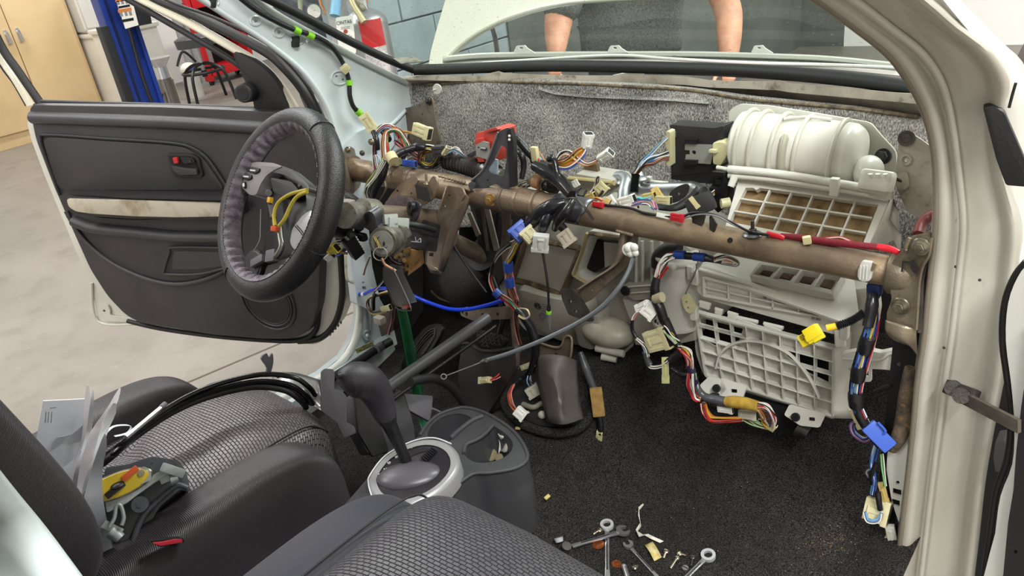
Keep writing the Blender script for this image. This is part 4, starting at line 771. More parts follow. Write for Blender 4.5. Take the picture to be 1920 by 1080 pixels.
MB().add(*tubem([kl-kd*.0014+UP*(.0125*math.cos(a))+RT*(.0125*math.sin(a)) for a in [i*math.pi/12 for i in range(25)]], .0014, 6)).build('lock_ring', ZINC, lk); MB().box(aim(kl-kd*.0014-UP*.006+RT*.003, kl-kd*.0014+UP*.007+RT*.005), (.013, .004, .003), .001).build('key_slot', DARK, lk)
for i in range(7):
    a = i*.9; e = Vector((0, math.cos(a), math.sin(a))); c = kl+kd*.06+e*.026; MB().box(Matrix.Translation(c) @ Matrix.Rotation(a, 4, 'X'), (.02+.004*(i % 3), .012, .01), .002).build('casting_lug', CAST, lk)
for k in range(2): tube('key_edge', [kl-kd*.003+UP*y*.001+RT*x*.001 for x, y in ((-16+3*k, 12), (-4+3*k, -11))], .0011, M('brass_key', (190, 170, 90), .3, .9), lk)
MB().box(aim(Yp(722, 418, -.22), Yp(764, 420, -.16)), (.058, .024, .018), .003).box(aim(Yp(718, 412, -.22), Yp(745, 410, -.19)), (.03, .02, .012), .002).build('ignition_switch', M('pale_grey_switch', (170, 176, 170), .45), t)
tube('switch_cable', [Yp(766, 420, -.16), Yp(790, 424, -.14), Yp(815, 432, -.1)], .006, PLK2, t)
t = thing('key_ring', 'steel split ring hanging from the ignition key', 'key ring', tuple(Yp(712, 475, -.27)))
rc = Yp(713, 476, -.268); rr_ = 13*pxs(rc)
for k in range(2): MB().add(*tubem([rc+RT*(rr_*math.cos(a))+UP*(rr_*math.sin(a)*.95)+FW*.0012*k for a in [i*math.pi/14 for i in range(29)]], .0009, 6)).build('ring', CHROME, t)
t = tag(MB().tube([Yp(716, 484, -.27), Yp(722, 496, -.27), Yp(733, 503, -.265), Yp(742, 508, -.26)], .0028, 8).build('bead_chain', M('copper_chain', (190, 146, 112), .3, .8), None), 'short coppery chain linking the split ring to the black fob', 'chain')
t = thing('key_fob', 'long black plastic fob with a red button hanging below the ignition', 'key fob', tuple(Yp(740, 540, -.24)))
f = Fr(Yp(742, 540, -.25), (1, -.5, 0), (0, .05, 1))
MB().pp(f, rd([(717, 498), (736, 503), (768, 572), (763, 581), (741, 574), (717, 522)], 5), .016, .004, (), .003).build('fob_body', PLK, t)
MB().pp(f, rd([(752, 572), (763, 572), (764, 578), (754, 581)], 2), .005, .007, (), .001).build('red_tip', M('red_button', (190, 40, 40)), t)
tube('fob_edge', [f.hit(x, y, .004) for x, y in ((718, 522), (742, 575), (764, 582), (769, 573), (737, 503))], .0012, GRYP, t)
t = thing('lanyard_strap', 'wide green woven strap hanging from the black fob to the floor', 'strap', tuple(Yp(770, 680, -.25)))
pc = [(753, 578), (760, 612), (768, 655), (777, 700), (785, 745), (795, 790), (800, 812)]; Ys = [-.24, -.24, -.235, -.23, -.23, -.24, -.26]; wd = [17, 19, 20, 21, 20, 17, 12]
rows = [[Yp(x-w*.5, y+2, v-.003), Yp(x-w*.2, y+1, v+.001), Yp(x+w*.2, y, v+.002), Yp(x+w*.5, y-1, v-.004)] for (x, y), v, w in zip(pc, Ys, wd)]
grid('strap', crgrid(rows, 2, 5), GREENS, t, .0018)
tube('selvedge', [Yp(x-w*.42, y+2, v-.005) for (x, y), v, w in zip(pc, Ys, wd)], .0007, M('light_green_thread', (30, 130, 80), .6), t)
# ------------------------------------------------------------------ cross beam with its brackets
BA, BB = Yp(650, 315, 0), Yp(1672, 509, 0)
def bm_(x): # centre of the beam under photo column x
    y = 315+(x-650)*(194/1022); return Yp(x, y, 0)
beam = thing('dashboard_cross_beam', 'brown steel dashboard cross beam spanning the car with welded brackets', 'beam', tuple(BA))
up = [bm_(650), bm_(760), bm_(890), bm_(968), bm_(985), bm_(1010)]
V, Fc = tubem([bm_(x) for x in (650, 700, 800, 900, 960, 974, 990, 1030, 1200, 1400, 1600, 1674)], [.0275, .0275, .0285, .0295, .0295, .0292, .0275, .0262, .024, .0235, .0235, .0235], 36)
obj('tube', V, Fc, BEAM, beam)
for x in (772, 975, 1006): MB().add(*tubem([bm_(x), bm_(x+5)], [.0298, .0298], 32)).build('weld_collar', BEAM, beam)
# weld beads
rnd = random.Random(2)
for x0, y0, x1, y1, yy in ((860, 350, 880, 356, -.03), (1158, 433, 1184, 440, -.022), (825, 330, 870, 342, -.02)):
    m = MB()
    for k in range(9):
        p = Yp(x0+(x1-x0)*k/8, y0+(y1-y0)*k/8, yy); m.sph(p, .0045, 8, (1, 1, .8))
    m.build('weld_bead', BEAM, beam)
# drop bracket (channel) to the right of the column
f1 = Fr(Yp(845, 360, -.035), (1, -.25, 0), (.04, .16, 1))
dr = MB().pp(f1, rd([(838, 348), (866, 352), (872, 366), (856, 392), (843, 420), (828, 470), (822, 508), (808, 506), (799, 494), (800, 480), (814, 434), (824, 396)], 4), .004, 0, [circ(833, 387, 3, 10, 2.4), circ(821, 423, 3, 10, 3), circ(842, 367, 2.5), [(804, 474), (813, 474), (812, 482), (803, 481)]]).build('drop_bracket', BEAML, beam)
e = [(872, 362), (858, 392), (845, 420), (830, 470), (823, 506)]; g_ = [(884, 374), (872, 402), (858, 436), (844, 482), (832, 510)]
grid('bracket_flange', crgrid([[f1.hit(x, y, 0) for x, y in e], [f1.hit(x, y, -.026) for x, y in g_]], 1, 3), BEAML, dr, .003)
grid('bracket_flange', crgrid([[f1.hit(x, y, 0) for x, y in [(838, 350), (824, 396), (814, 434), (800, 480), (799, 494)]], [f1.hit(x, y, -.03) for x, y in [(836, 352), (824, 398), (814, 436), (801, 482), (800, 496)]]], 1, 3), BEAML, dr, .003)
grid('bracket_toe', [[f1.hit(x, y, 0) for x, y in ((800, 492), (822, 504))], [f1.hit(x, y, -.02) for x, y in ((809, 510), (829, 514))]], BEAML, dr, .003)
# long curved bracket at the middle, ending in a foot plate
f2 = Fr(Yp(1165, 440, -.02), (1, -.12, 0), (.0, .2, 1))
lb = MB().pp(f2, [(1164, 436), (1196, 442), (1194, 462), (1186, 484), (1168, 506), (1140, 530), (1108, 562), (1090, 572), (1078, 556), (1080, 543), (1110, 524), (1140, 504), (1153, 490), (1160, 463)], .003, -.012, [circ(1148, 517, 2), circ(1111, 543, 2)]).build('long_bracket', BEAMD, beam)
ridge = [f2.hit(x, y, 0) for x, y in ((1168, 434), (1163, 462), (1156, 490), (1142, 505), (1112, 524), (1082, 544))]
rows = [[p-Vector((.006, 0, .002)) for p in cr(ridge, 5)], [p+Vector((.006, 0, .003)) for p in cr(ridge, 5)], [p+Vector((.008, .012, .004)) for p in cr(ridge, 5)]]
grid('bracket_lip', rows, BEAML, lb, .002)
f3 = Fr(f2.hit(1078, 565, .0), (.55, -.8, -.2), (-.5, 0.0, 1))
f3 = Fr(f2.hit(1080, 565, .004), (1, -.4, 0), (0, .3, 1))
MB().pp(f3, rd([(1050, 541), (1072, 541), (1082, 550), (1112, 598), (1108, 604), (1098, 602), (1066, 590), (1054, 562)], 4), .004, .003, [circ(1069, 565, 3), circ(1079, 584, 3.4)]).build('foot_plate', DSTEEL, lb)
# small arm below and the hooked foot bracket
f4 = Fr(Yp(900, 590, .0), (1, .1, 0), (0, .3, 1))
MB().pp(f4, rd([(862, 579), (872, 576), (884, 582), (955, 574), (957, 598), (886, 601), (864, 592)], 3), .01, 0, [circ(867, 586, 2), rd([(872, 585), (877, 586), (877, 594), (872, 592)], 1), circ(905, 590, 2.6), circ(933, 589, 2.6)]).build('knee_arm', BEAMD, beam)
f5 = Fr(Yp(1040, 650, .0), (1, -.1, 0), (0, .25, 1))
hk = MB().pp(f5, rd([(1000, 640), (1040, 650), (1052, 647), (1058, 632), (1064, 629), (1072, 635), (1070, 668), (1062, 684), (1052, 687), (1005, 674)], 4), .003, 0, [circ(1042, 666, 3.5, 12, 4)]).build('hooked_foot', BEAMD, beam)
tube('foot_lip', [f5.hit(x, y, .004) for x, y in ((1003, 640), (1038, 651), (1052, 649), (1058, 634), (1066, 630), (1072, 637), (1070, 667), (1061, 685), (1050, 687), (1004, 674))], .0028, BEAM, hk)
# vertical stays from the beam down to the tunnel
for pts, r in (([(948, 385, -.02), (950, 430, .02), (948, 470, .04), (960, 560, .04), (968, 640, .02), (966, 700, .0)], .010), ([(902, 372, .04), (908, 420, .06), (915, 470, .07)], .004)):
    tube('stay', [Yp(*p) for p in pts], r, BEAMD, beam, 10, flat=.4)
MB().pp(FY(.05), [(905, 380), (914, 380), (936, 470), (926, 470)], .004).pp(FY(.05), [(875, 400), (882, 398), (900, 440), (893, 444)], .004).build('brace_strip', CREAMD, beam)
# big bolt on the driver half, strap clamp
m = MB(); c = bm_(938)+Vector((-.002, -.028, .004)); bolt(m, c, (.2, -1, .1), .0095, .008); m.build('hex_bolt', GOLDZ, beam)
MB().add(*tubem([bm_(948), bm_(953)], [.0312, .0312], 32)).build('strap_band', BEAMD, beam)
# left end flange
fl_ = Fr(BA+Vector((.0, -.0, 0)), (.25, -1, 0), (0, 0, 1))
le = MB().pp(Fr(BA+Vector((.01, 0, 0)), (.8, -.8, 0), (0, 0, 1)), rd([(640, 284), (652, 274), (664, 282), (672, 292), (690, 286), (692, 262), (702, 258), (708, 268), (702, 292), (680, 304), (672, 350), (656, 366), (642, 352), (638, 320)], 5), .005).build('end_flange', BEAMD, beam)
for x, y, r in ((652, 281, 7), (696, 266, 7), (679, 287, 6), (652, 345, 8)):
    m = MB(); c = Yp(x, y, -.028); bolt(m, c, (.5, -1, .2), r*pxs(c)*.6, .005); m.build('flange_bolt', STEEL, beam)
MB().add(*tubem([BA+Vector((.02, 0, 0)), BA+Vector((.026, 0, 0))], [.033, .033], 32)).build('end_ring', BEAMD, beam)
# messy column carrier plates
f = Fr(Yp(770, 360, -.05), (1, -.2, 0), (0, .35, 1))
cc = MB().pp(f, c2([(744, 352), (760, 338), (776, 330), (784, 338), (776, 352), (800, 345), (812, 330), (820, 345), (812, 372), (790, 385), (770, 392), (742, 398), (724, 388), (728, 372)], 3), .004, 0, [circ(745, 358, 2.2), circ(771, 363, 2), circ(758, 392, 2)]).build('column_carrier', BEAM, beam)
MB().pp(Fr(f.p(0, 0, .02), f.ex, f.ey), c2([(722, 378), (745, 366), (768, 374), (764, 392), (742, 400), (724, 396)], 4), .012, 0, (), .004).build('carrier_cap', M('purple_brown_casting', (104, 88, 92), .5, .4, c2=(84, 70, 72), ns=50, bump=.5), cc)
MB().pp(Fr(f.p(0, 0, .01), f.ex, f.ey), [(778, 345), (800, 352), (806, 378), (782, 372)], .003).build('dark_gusset', PLK, cc)
c = f.hit(800, 345, .004); m = MB(); m.cyl(c, c+f.ey*.02+f.n*.004, .0028, None, 10); bolt(m, c, f.ey, .005, .004); m.build('stud', STEEL, cc)
MB().pp(Fr(f.p(0, 0, .03), f.ex, f.ey), rd([(764, 382), (778, 374), (788, 384), (782, 408), (776, 416), (768, 410)], 4), .004, 0).build('rocker_plate', ZINC, cc)
c = f.hit(774, 388, .034); MB().cyl(c, c+f.n*.008, .011, .0105, 24).box(Matrix.Translation(c+f.n*.009) @ Matrix.Rotation(.2, 4, 'Y'), (.0015, .002, .012)).build('pivot_knob', PLK, cc)
tube('carrier_arm', [f.hit(x, y, .01) for x, y in ((700, 392), (716, 370), (724, 352), (722, 340))], .004, BEAM, cc, flat=.5)
tube('carrier_arm', [f.hit(x, y, .0) for x, y in ((694, 520-40), (686, 500), (682, 515))], .004, BEAM, cc, flat=.5)
MB().box(aim(f.hit(735, 405, .0), f.hit(815, 432, -.02)), (.15, .03, .03), .006).box(aim(f.hit(760, 442, -.01), f.hit(812, 450, -.02)), (.1, .05, .03), .004).build('column_box', PLK2, cc)
MB().tube([f.hit(x, y, .012) for x, y in ((765, 452), (788, 454))], .0012, 6).tube([f.hit(x, y, .012) for x, y in ((779, 444), (781, 453), (788, 447), (789, 455))], .001, 6).build('spring_clip', CHROME, cc)
# saddle bracket with taped loom on the beam middle
f = Fr(bm_(1075)+Vector((0, -.026, .012)), (1, 0, -.18), (0, .35, 1))
sd = MB(); rows = []
for k in range(9):
    a = rad(-20+150*k/8); rows.append([bm_(x)+Vector((0, -math.cos(a)*.0300, math.sin(a)*.0300)) for x in (1046, 1060, 1080, 1100, 1112-(0 if k > 3 else (3-k)*6))])
grid('saddle', rows, ZINC, tag(thing('saddle_bracket', 'grey steel saddle bracket wrapped over the middle of the brown beam', 'bracket', tuple(bm_(1080)))), .003); sdt = bpy.data.objects['saddle_bracket']
c = bm_(1050)+Vector((-.002, -.031, .012)); MB().cyl(c, c+Vector((0, -.004, 0)), .009, .008, 20).cyl(c+Vector((0, -.004, 0)), c+Vector((0, -.0055, 0)), .0045, .0045, 16).build('eyelet', DSTEEL, sdt)
tube('saddle_arm', [Yp(*p) for p in ((1062, 372, -.035), (1080, 372, -.04), (1096, 388, -.04), (1112, 412, -.035))], .0035, DSTEEL, sdt, flat=.5)
# fins, hole, stud and washer along the near half
for pts in ([(1296, 399), (1306, 396), (1322, 404), (1318, 420), (1300, 436)], [(1330, 406), (1334, 404), (1344, 420), (1336, 444), (1330, 428)]):
    MB().pp(Fr(bm_(1310)+Vector((0, -.012, 0)), (1, -.2, 0), (0, .2, 1)), pts, .003).build('fin', DSTEEL, beam)
c = bm_(1379)+Vector((0, -.0205, .011)); MB().cyl(c, c+Vector((0, -.0006, .0004)), .0046, .0046, 18).build('drilled_hole', DARK, beam)
c = bm_(1414)+Vector((0, -.006, .0225)); MB().cyl(c, c+Vector((0, -.0, .0028)), .016, .013, 22).build('stud_washer', ZINC, beam); m = MB(); bolt(m, c+Vector((0, 0, .002)), (0, -.05, 1), .0062, .006); m.cyl(c, c+Vector((0, -.001, .024)), .0031, .003, 12); m.build('beam_stud', DSTEEL, beam)
tube('beam_seam', [bm_(x)+Vector((0, .012, .0206)) for x in (1455, 1520, 1600, 1665)], .0014, DSTEEL, beam)
# near end clamp with two bolts
fE = Fr(Yp(1700, 520, -.03), (1, -.08, 0), (0, .12, 1))
cl = MB().pp(fE, rd([(1706, 444), (1744, 436), (1746, 470), (1738, 480), (1728, 500), (1722, 530), (1720, 560), (1718, 612), (1712, 618), (1662, 602), (1663, 585), (1672, 562), (1668, 530), (1668, 500), (1684, 476), (1698, 468)], 4), .006, -.004).build('end_clamp', M('clamp_steel', (132, 122, 102), .4, .55, c2=(108, 98, 82), ns=12, c3=(84, 72, 56), ns3=30, bump=.2), beam)
CLS = MATS['clamp_steel']
rows = []
for k in range(11):
    a = rad(-78+170*k/10); rows.append([bm_(x)+Vector((0, -math.cos(a)*(.029+q), math.sin(a)*(.030+q))) for x, q in ((1668, .001), (1672, .003), (1700, .002), (1712, .0), (1722, -.002))])
grid('clamp_strap', rows, CLS, cl, .003)
tube('clamp_lip', [fE.hit(x, y, .004) for x, y in ((1718, 618), (1722, 560), (1724, 530), (1730, 500), (1742, 478), (1747, 446))], .0022, CLS, cl)
tube('clamp_lip', [fE.hit(x, y, .004) for x, y in ((1706, 446), (1698, 466), (1700, 470))], .003, CLS, cl)
for x, y, o in ((1726, 463, .004), (1688, 574, .006)):
    c = fE.hit(x, y, o); m = MB(); m.cyl(c, c+fE.n*.0018, .0125, .0122, 24); bolt(m, c, fE.n, .0088, .007); m.cyl(c+fE.n*.009, c+fE.n*.0094, .005, .004, 12); m.build('clamp_bolt', STEEL, cl)
MB().pp(fE, [(1692, 489), (1706, 491), (1706, 494), (1694, 493), (1692, 510), (1689, 510)], .002, .008).pp(fE, c2([(1706, 492), (1713, 488), (1720, 504), (1716, 514), (1708, 504)], 3), .004, .010).build('clamp_window', DARK, cl)
rows = [[fE.hit(x, y, o) for x, y, o in ((1660, 600, .002), (1680, 606, .006), (1700, 612, .006), (1718, 618, .0))], [fE.hit(x, y, o) for x, y, o in ((1660, 622, .004), (1680, 634, .01), (1700, 640, .008), (1719, 640, -.004))], [fE.hit(x, y, o) for x, y, o in ((1676, 638, -.004), (1690, 644, .0), (1706, 650, -.004), (1720, 668, -.02))]]
grid('lower_cup', crgrid(rows, 4, 4), CLS, cl, .003)
tube('mount_post', [Yp(1722, 622, -.02), Yp(1727, 560, -.01), Yp(1733, 510, 0), Yp(1745, 470, .0)], .006, DSTEEL, beam)
t = thing('clear_clip', 'clear plastic clip hooked over the near end of the brown beam', 'clip', tuple(bm_(1622)))
f = Fr(bm_(1622)+Vector((0, -.026, .0)), (1, 0, -.15), (0, 0, 1))
MB().pp(f, rd([(1616, 489), (1636, 492), (1638, 500), (1632, 527), (1618, 530), (1607, 522), (1608, 506)], 5), .005, .004, (), .002).build('clip_body', CLR, t)
MB().pp(f, [(1636, 492), (1644, 496), (1636, 510), (1632, 508)], .003, .004).build('copper_tongue', BEAM, t)
for k in range(3): tube('clip_rib', [f.hit(1614+6*k, 498, .005), f.hit(1612+6*k, 524, .005)], .0011, CLR, t)
# ------------------------------------------------------------------ grey A-shaped bracket with the red module
t = thing('stay_bracket', 'grey A-shaped steel stay bolted on the far half of the beam, before the red module', 'bracket', tuple(bm_(910)))
f = Fr(Yp(920, 330, -.015), (1, .12, 0), (0, .06, 1))
MB().pp(f, rd([(936, 246), (952, 239), (958, 243), (961, 300), (963, 345), (948, 357), (930, 345), (896, 357), (886, 356), (882, 340), (903, 324), (914, 306), (927, 270)], 3), .004, 0, [rd([(940, 272), (949, 278), (950, 300), (944, 331), (918, 324), (914, 318), (926, 300)], 3), circ(914, 338, 2)]).build('stay_plate', ZINC, t)
tube('stay_fold', [f.hit(x, y, .003) for x, y in ((934, 248), (926, 270), (912, 305), (902, 323), (884, 338))], .0022, M('worn_bright_edge', (160, 160, 166), .3, .8), t)
c = f.hit(887, 347, .004); MB().cyl(c, c+f.n*.006, .008, .008, 20).cyl(c+f.n*.006, c+f.n*.0062, .005, .005, 14).build('eyelet', ZINC, t)
MB().pp(Fr(f.p(0, 0, .006), f.ex, f.ey), [(950, 246), (957, 241), (963, 268), (965, 350), (956, 352)], .012).build('stay_post', PLK2, t)
for x, y in ((955, 255), (955, 262)): c = f.hit(x, y, .007); MB().sph(c, .0028, 10).build('rivet', CONW, t)
t = thing('red_module', 'red plastic control module behind the grey A-shaped stay', 'module', tuple(Yp(910, 275, .05)))
f = Fr(Yp(905, 275, .04), (1, -.1, 0), (0, .05, 1)); f2_ = Fr(f.p(0, 0, -.0), f.ex, f.ey)
MB().pp(f, rd([(891, 250), (906, 246), (925, 240), (938, 243), (940, 300), (925, 300), (912, 304), (893, 298)], 2), .045, 0, (), .002).build('housing', CONR, t)
MB().pp(f, rd([(890, 261), (904, 259), (905, 270), (890, 271)], 1.5), .01, .008, (), .001).pp(f, rd([(894, 293), (906, 295), (908, 304), (896, 304)], 1.5), .01, .008, (), .001).pp(f, rd([(908, 245), (930, 239), (934, 243), (912, 248)], 1), .012, .006).build('clasp', CONR, t)
MB().pp(f, [(892, 272), (904, 265), (914, 268), (916, 300), (893, 293)], .006, .010, [circ(897, 277, 2)]).build('metal_face', M('pale_zinc', (176, 178, 172), .4, .5), t)
MB().cyl(f.hit(903, 279, .012), f.hit(912, 280, .012), .0035, .0035, 12).build('pin', ZINC, t)
MB().pp(Fr(Yp(925, 315, .0), f.ex, f.ey), [(918, 296), (932, 300), (932, 334), (914, 330)], .004, .004).build('pale_tab', M('pale_blue_tab', (150, 168, 176), .4), t)
# corrugated duct behind
t = tag(thing('corrugated_duct', 'black corrugated conduit lying behind the far half of the beam', 'conduit', tuple(Yp(870, 305, .06))))
pts = cr([Yp(838, 300, .05), Yp(862, 306, .05), Yp(885, 313, .045), Yp(905, 320, .04), Yp(930, 328, .03)], 16); rr_ = [.0185+.0038*math.cos(i*math.pi*.5*1.0) for i in range(len(pts))]
V, Fc = tubem(pts, rr_, 20); obj('conduit', V, Fc, M('corrugated_black', (52, 48, 46), .3), t)
V, Fc = tubem([Yp(932, 328, .02), Yp(944, 330, .015)], [.014, .014], 16); obj('end_cap', V, Fc, CAST, t)
# ------------------------------------------------------------------ air box in the middle
ac = thing('center_air_box', 'greyish beige central heater box behind the beam with foam-lined openings', 'heater box', tuple(Yp(1100, 640, .14)))
fA = Fr(Yp(1080, 540, .12), (1, .0, 0), (0, .08, 1))
MB().pp(fA, rd([(895, 375), (1250, 438), (1300, 470), (1302, 640), (1240, 655), (1185, 640), (1140, 640), (1060, 640), (985, 625), (935, 560), (900, 480)], 14), .2, 0, (), .012).build('main_casing', WPLD, ac)
MB().pp(fA, rd([(880, 380), (984, 392), (976, 440), (958, 500), (930, 540), (905, 500)], 5), .01, .012, [rd([(940, 408), (962, 412), (948, 470), (934, 462)], 3)]).build('dark_frame', PLK2, ac); MB().pp(fA, [(890, 392), (930, 400), (926, 470), (905, 460)], .004, .016).build('dark_window', DARK, ac)
# opening one, white inside with dirty foam surround
q1 = [(988, 446), (1090, 466), (1058, 548), (964, 524)]
MB().pp(fA, rd(q1, 4), .004, .012).build('white_panel', M('cloudy_white_panel', (186, 182, 170), .42, c2=(170, 164, 150), ns=5), ac)
def strip(name, pts, r, mat, par, off=.016, fr=fA): return tube(name, [fr.hit(x, y, off) for x, y in pts], r, mat, par, 8, flat=.7, interp=len(pts) > 2)
strip('foam_seal', [(986, 446), (1010, 450), (1086, 465)], .0085, FOAMS, ac); strip('foam_seal', [(1089, 466), (1074, 505), (1056, 548)], .0105, FOAMS, ac); strip('foam_seal', [(962, 525), (1000, 534), (1054, 554)], .0095, FOAMS, ac); strip('foam_seal', [(986, 448), (974, 490), (962, 524)], .009, FOAMD if 'FOAMD' in globals() else FOAMS, ac)
# opening two, hollow frame
q2 = rd([(1104, 432), (1182, 444), (1172, 500), (1110, 538), (1070, 516)], 6); q2i = rd([(1110, 442), (1174, 452), (1166, 490), (1106, 524), (1084, 512)], 5)
MB().pp(fA, q2, .05, .045, [q2i]).build('opening_frame', WPLG, ac)
strip('foam_seal', [(1106, 437), (1140, 442), (1180, 448)], .006, FOAMS, ac, .047); strip('foam_seal', [(1102, 437), (1090, 475), (1076, 514)], .006, M('yellowed_foam', (150, 136, 96), .9, bump=.5), ac, .047); strip('foam_seal', [(1076, 516), (1092, 526), (1112, 536)], .005, MATS['yellowed_foam'], ac, .047)
MB().pp(fA, [(1112, 446), (1131, 454), (1134, 500), (1098, 520), (1092, 508)], .004, .014).build('dark_opening', DARK, ac)
MB().pp(fA, [(1132, 454), (1170, 458), (1162, 490), (1134, 502)], .004, .016).build('inner_wall', WPLG, ac)
# lower bulge, printed mark, rounded duct and outlets
fB = Fr(Yp(1030, 590, .085), (1, .05, 0), (0, -.15, 1))
lbx = MB().pp(fB, c2([(968, 545), (1005, 552), (1052, 562), (1090, 560), (1112, 600), (1120, 640), (1100, 652), (1058, 646), (1004, 622), (975, 590)], 4), .08, 0, (), .02).build('lower_bulge', M('warm_grey_casing', (176, 171, 158), .4, c2=(160, 153, 138), ns=5), ac)
text('02', fB.hit(1008, 574, .001), fB.ex, fB.ey, .013, wmat(BLK), lbx)
for r in (.0092, .0084): MB().add(*tubem([fB.hit(1008, 574, .001)+fB.ex*(r*math.cos(a))+fB.ey*(r*math.sin(a)) for a in [i*math.pi/12 for i in range(25)]], .0004, 4)).build('print', wmat(BLK), lbx)
for y in (570, 574, 578, 582): MB().pp(fB, [(1016, y), (1030, y+2), (1030, y+3), (1016, y+1)], .0006, .001).build('print', wmat(GRY), lbx)
MB().pp(fB, c2([(1010, 590), (1020, 586), (1024, 596), (1016, 602)], 3), .0006, .001, [circ(1017, 594, 3)]).build('print', wmat(GRY), lbx)
c = Yp(1140, 622, .09); MB().sph(c, .052, 28, (1.25, .8, .62)).build('rounded_duct', M('warm_grey_casing', (176, 171, 158)), ac)
MB().pp(Fr(Yp(1110, 640, .07), (1, 0, 0), (0, 0, 1)), rd([(1075, 610), (1120, 590), (1125, 630), (1112, 658), (1085, 650)], 8), .08, 0, (), .01).build('outlet_skirt', WPLD, ac)
for a_, b_ in (((1118, 652), (1170, 664)), ((1128, 668), (1156, 674))): MB().cyl(Yp(*a_, .06), Yp(*b_, .07), .009, .008, 12).build('drain_stub', WPLG, ac)
MB().pp(FY(.1), [(1112, 648), (1172, 655), (1170, 664), (1116, 662)], .04).build('stub_plate', WPLG, ac)
# right hand part: ribbed casing, round housing, screw ears
fC = Fr(Yp(1230, 540, .10), (1, 0, 0), (0, .05, 1))
for x in (1192, 1204, 1222, 1240): tube('vertical_rib', [fC.hit(x, 452, .004), fC.hit(x+1, 500, .004), fC.hit(x, 560, .004)], .0035, WPLG, ac)
MB().pp(fC, rd([(1165, 536), (1230, 530), (1232, 560), (1190, 564), (1168, 552)], 4), .04, .02, (), .003).build('mount_ear', WPLD, ac)
for y in (534, 546): tube('ear_rib', [fC.hit(1178, y+4, .022), fC.hit(1232, y, .022)], .002, WPLG, ac)
c = fC.hit(1173, 545, .024); MB().cyl(c, c+fC.n*.004, .011, .010, 20).cyl(c+fC.n*.004, c+fC.n*.0045, .006, .005, 12).build('socket_screw', PLK, ac)
MB().pp(fC, [(1165, 560), (1300, 575), (1302, 640), (1255, 650), (1190, 648), (1180, 600)], .03, .01, (), .006).build('lower_casing', WPLD, ac)
c1, c2_ = fC.hit(1272, 482, .0), fC.hit(1268, 600, .0)
MB().cyl(c1, c2_, .041, .043, 36).build('round_housing', M('misty_plastic', (190, 188, 180), .35), ac)
MB().cyl(c2_, c2_+(c2_-c1).normalized()*.006, .048, .048, 36).cyl(c1, c1+(c1-c2_).normalized()*.004, .046, .046, 36).build('housing_ring', WPLG, ac)
c = fC.hit(1260, 500, .05); MB().sph(c, .009, 14).build('lug', M('misty_plastic', (190, 188, 180)), ac)
MB().pp(fC, rd([(1225, 600), (1262, 598), (1262, 628), (1236, 628)], 3), .02, .034, (), .003).build('motor_cover', PLK2, ac)
c = fC.hit(1237, 607, .036); MB().cyl(c, c+fC.n*.002, .005, None, 14).build('cover_screw', DSTEEL, ac)
tube('vent_hose', [fC.hit(x, y, .02) for x, y in ((1232, 500), (1234, 480), (1250, 466), (1275, 462))], .012, PLK2, ac)
# upper deck behind the beam, with yellowed frame and alloy pipes
MB().pp(FY(.17), [(1062, 338), (1080, 326), (1150, 338), (1160, 350), (1140, 368), (1066, 368)], .06).build('upper_deck', WPLD, ac)
for a_, b_ in (((1066, 334), (1150, 342)), ((1150, 342), (1128, 356)), ((1104, 362), (1152, 344))): tube('deck_foam', [Yp(*a_, .16), Yp((a_[0]+b_[0])/2, (a_[1]+b_[1])/2, .158), Yp(*b_, .16)], .007, MATS['yellowed_foam'], ac, flat=.6)
MB().pp(FY(.2), [(1094, 312), (1118, 308), (1122, 330), (1088, 330)], .01).build('bracket_tab', FOAMS, ac)
pip = thing('coolant_pipes', 'pair of dull aluminium heater pipes behind the beam centre', 'pipe', tuple(Yp(1200, 350, .15)))
ALU = M('dull_aluminium', (176, 180, 182), .38, .8, c2=(150, 154, 156), ns=20)
tube('pipe', [Yp(1158, 332, .2), Yp(1168, 332, .19), Yp(1174, 340, .17), Yp(1170, 360, .14), Yp(1168, 380, .12)], .0125, ALU, pip, 16)
tube('pipe', [Yp(1196, 328, .2), Yp(1200, 340, .19), Yp(1206, 353, .18), Yp(1240, 354, .17), Yp(1280, 353, .16), Yp(1300, 352, .16), Yp(1318, 362, .14)], .0125, ALU, pip, 16)
for x, y in ((1170, 342), (1199, 336)): c = Yp(x, y, .17); MB().sph(c, .016, 14, (1, 1, .4)).build('pipe_collar', ALU, pip)
MB().box(Yp(1232, 348, .19), (.05, .01, .02), .002).box(Yp(1218, 344, .19), (.01, .01, .03), .002).build('pipe_clip', WPL, pip)
# ------------------------------------------------------------------ blower unit (near side)
bu = thing('blower_unit', 'milky white blower and filter housing in front of the passenger footwell', 'blower', tuple(Yp(1450, 780, .12)))
RIBM = M('rib_shade_white', (196, 193, 178), .4)  # same plastic as the dome, edge shading painted in as darker colour
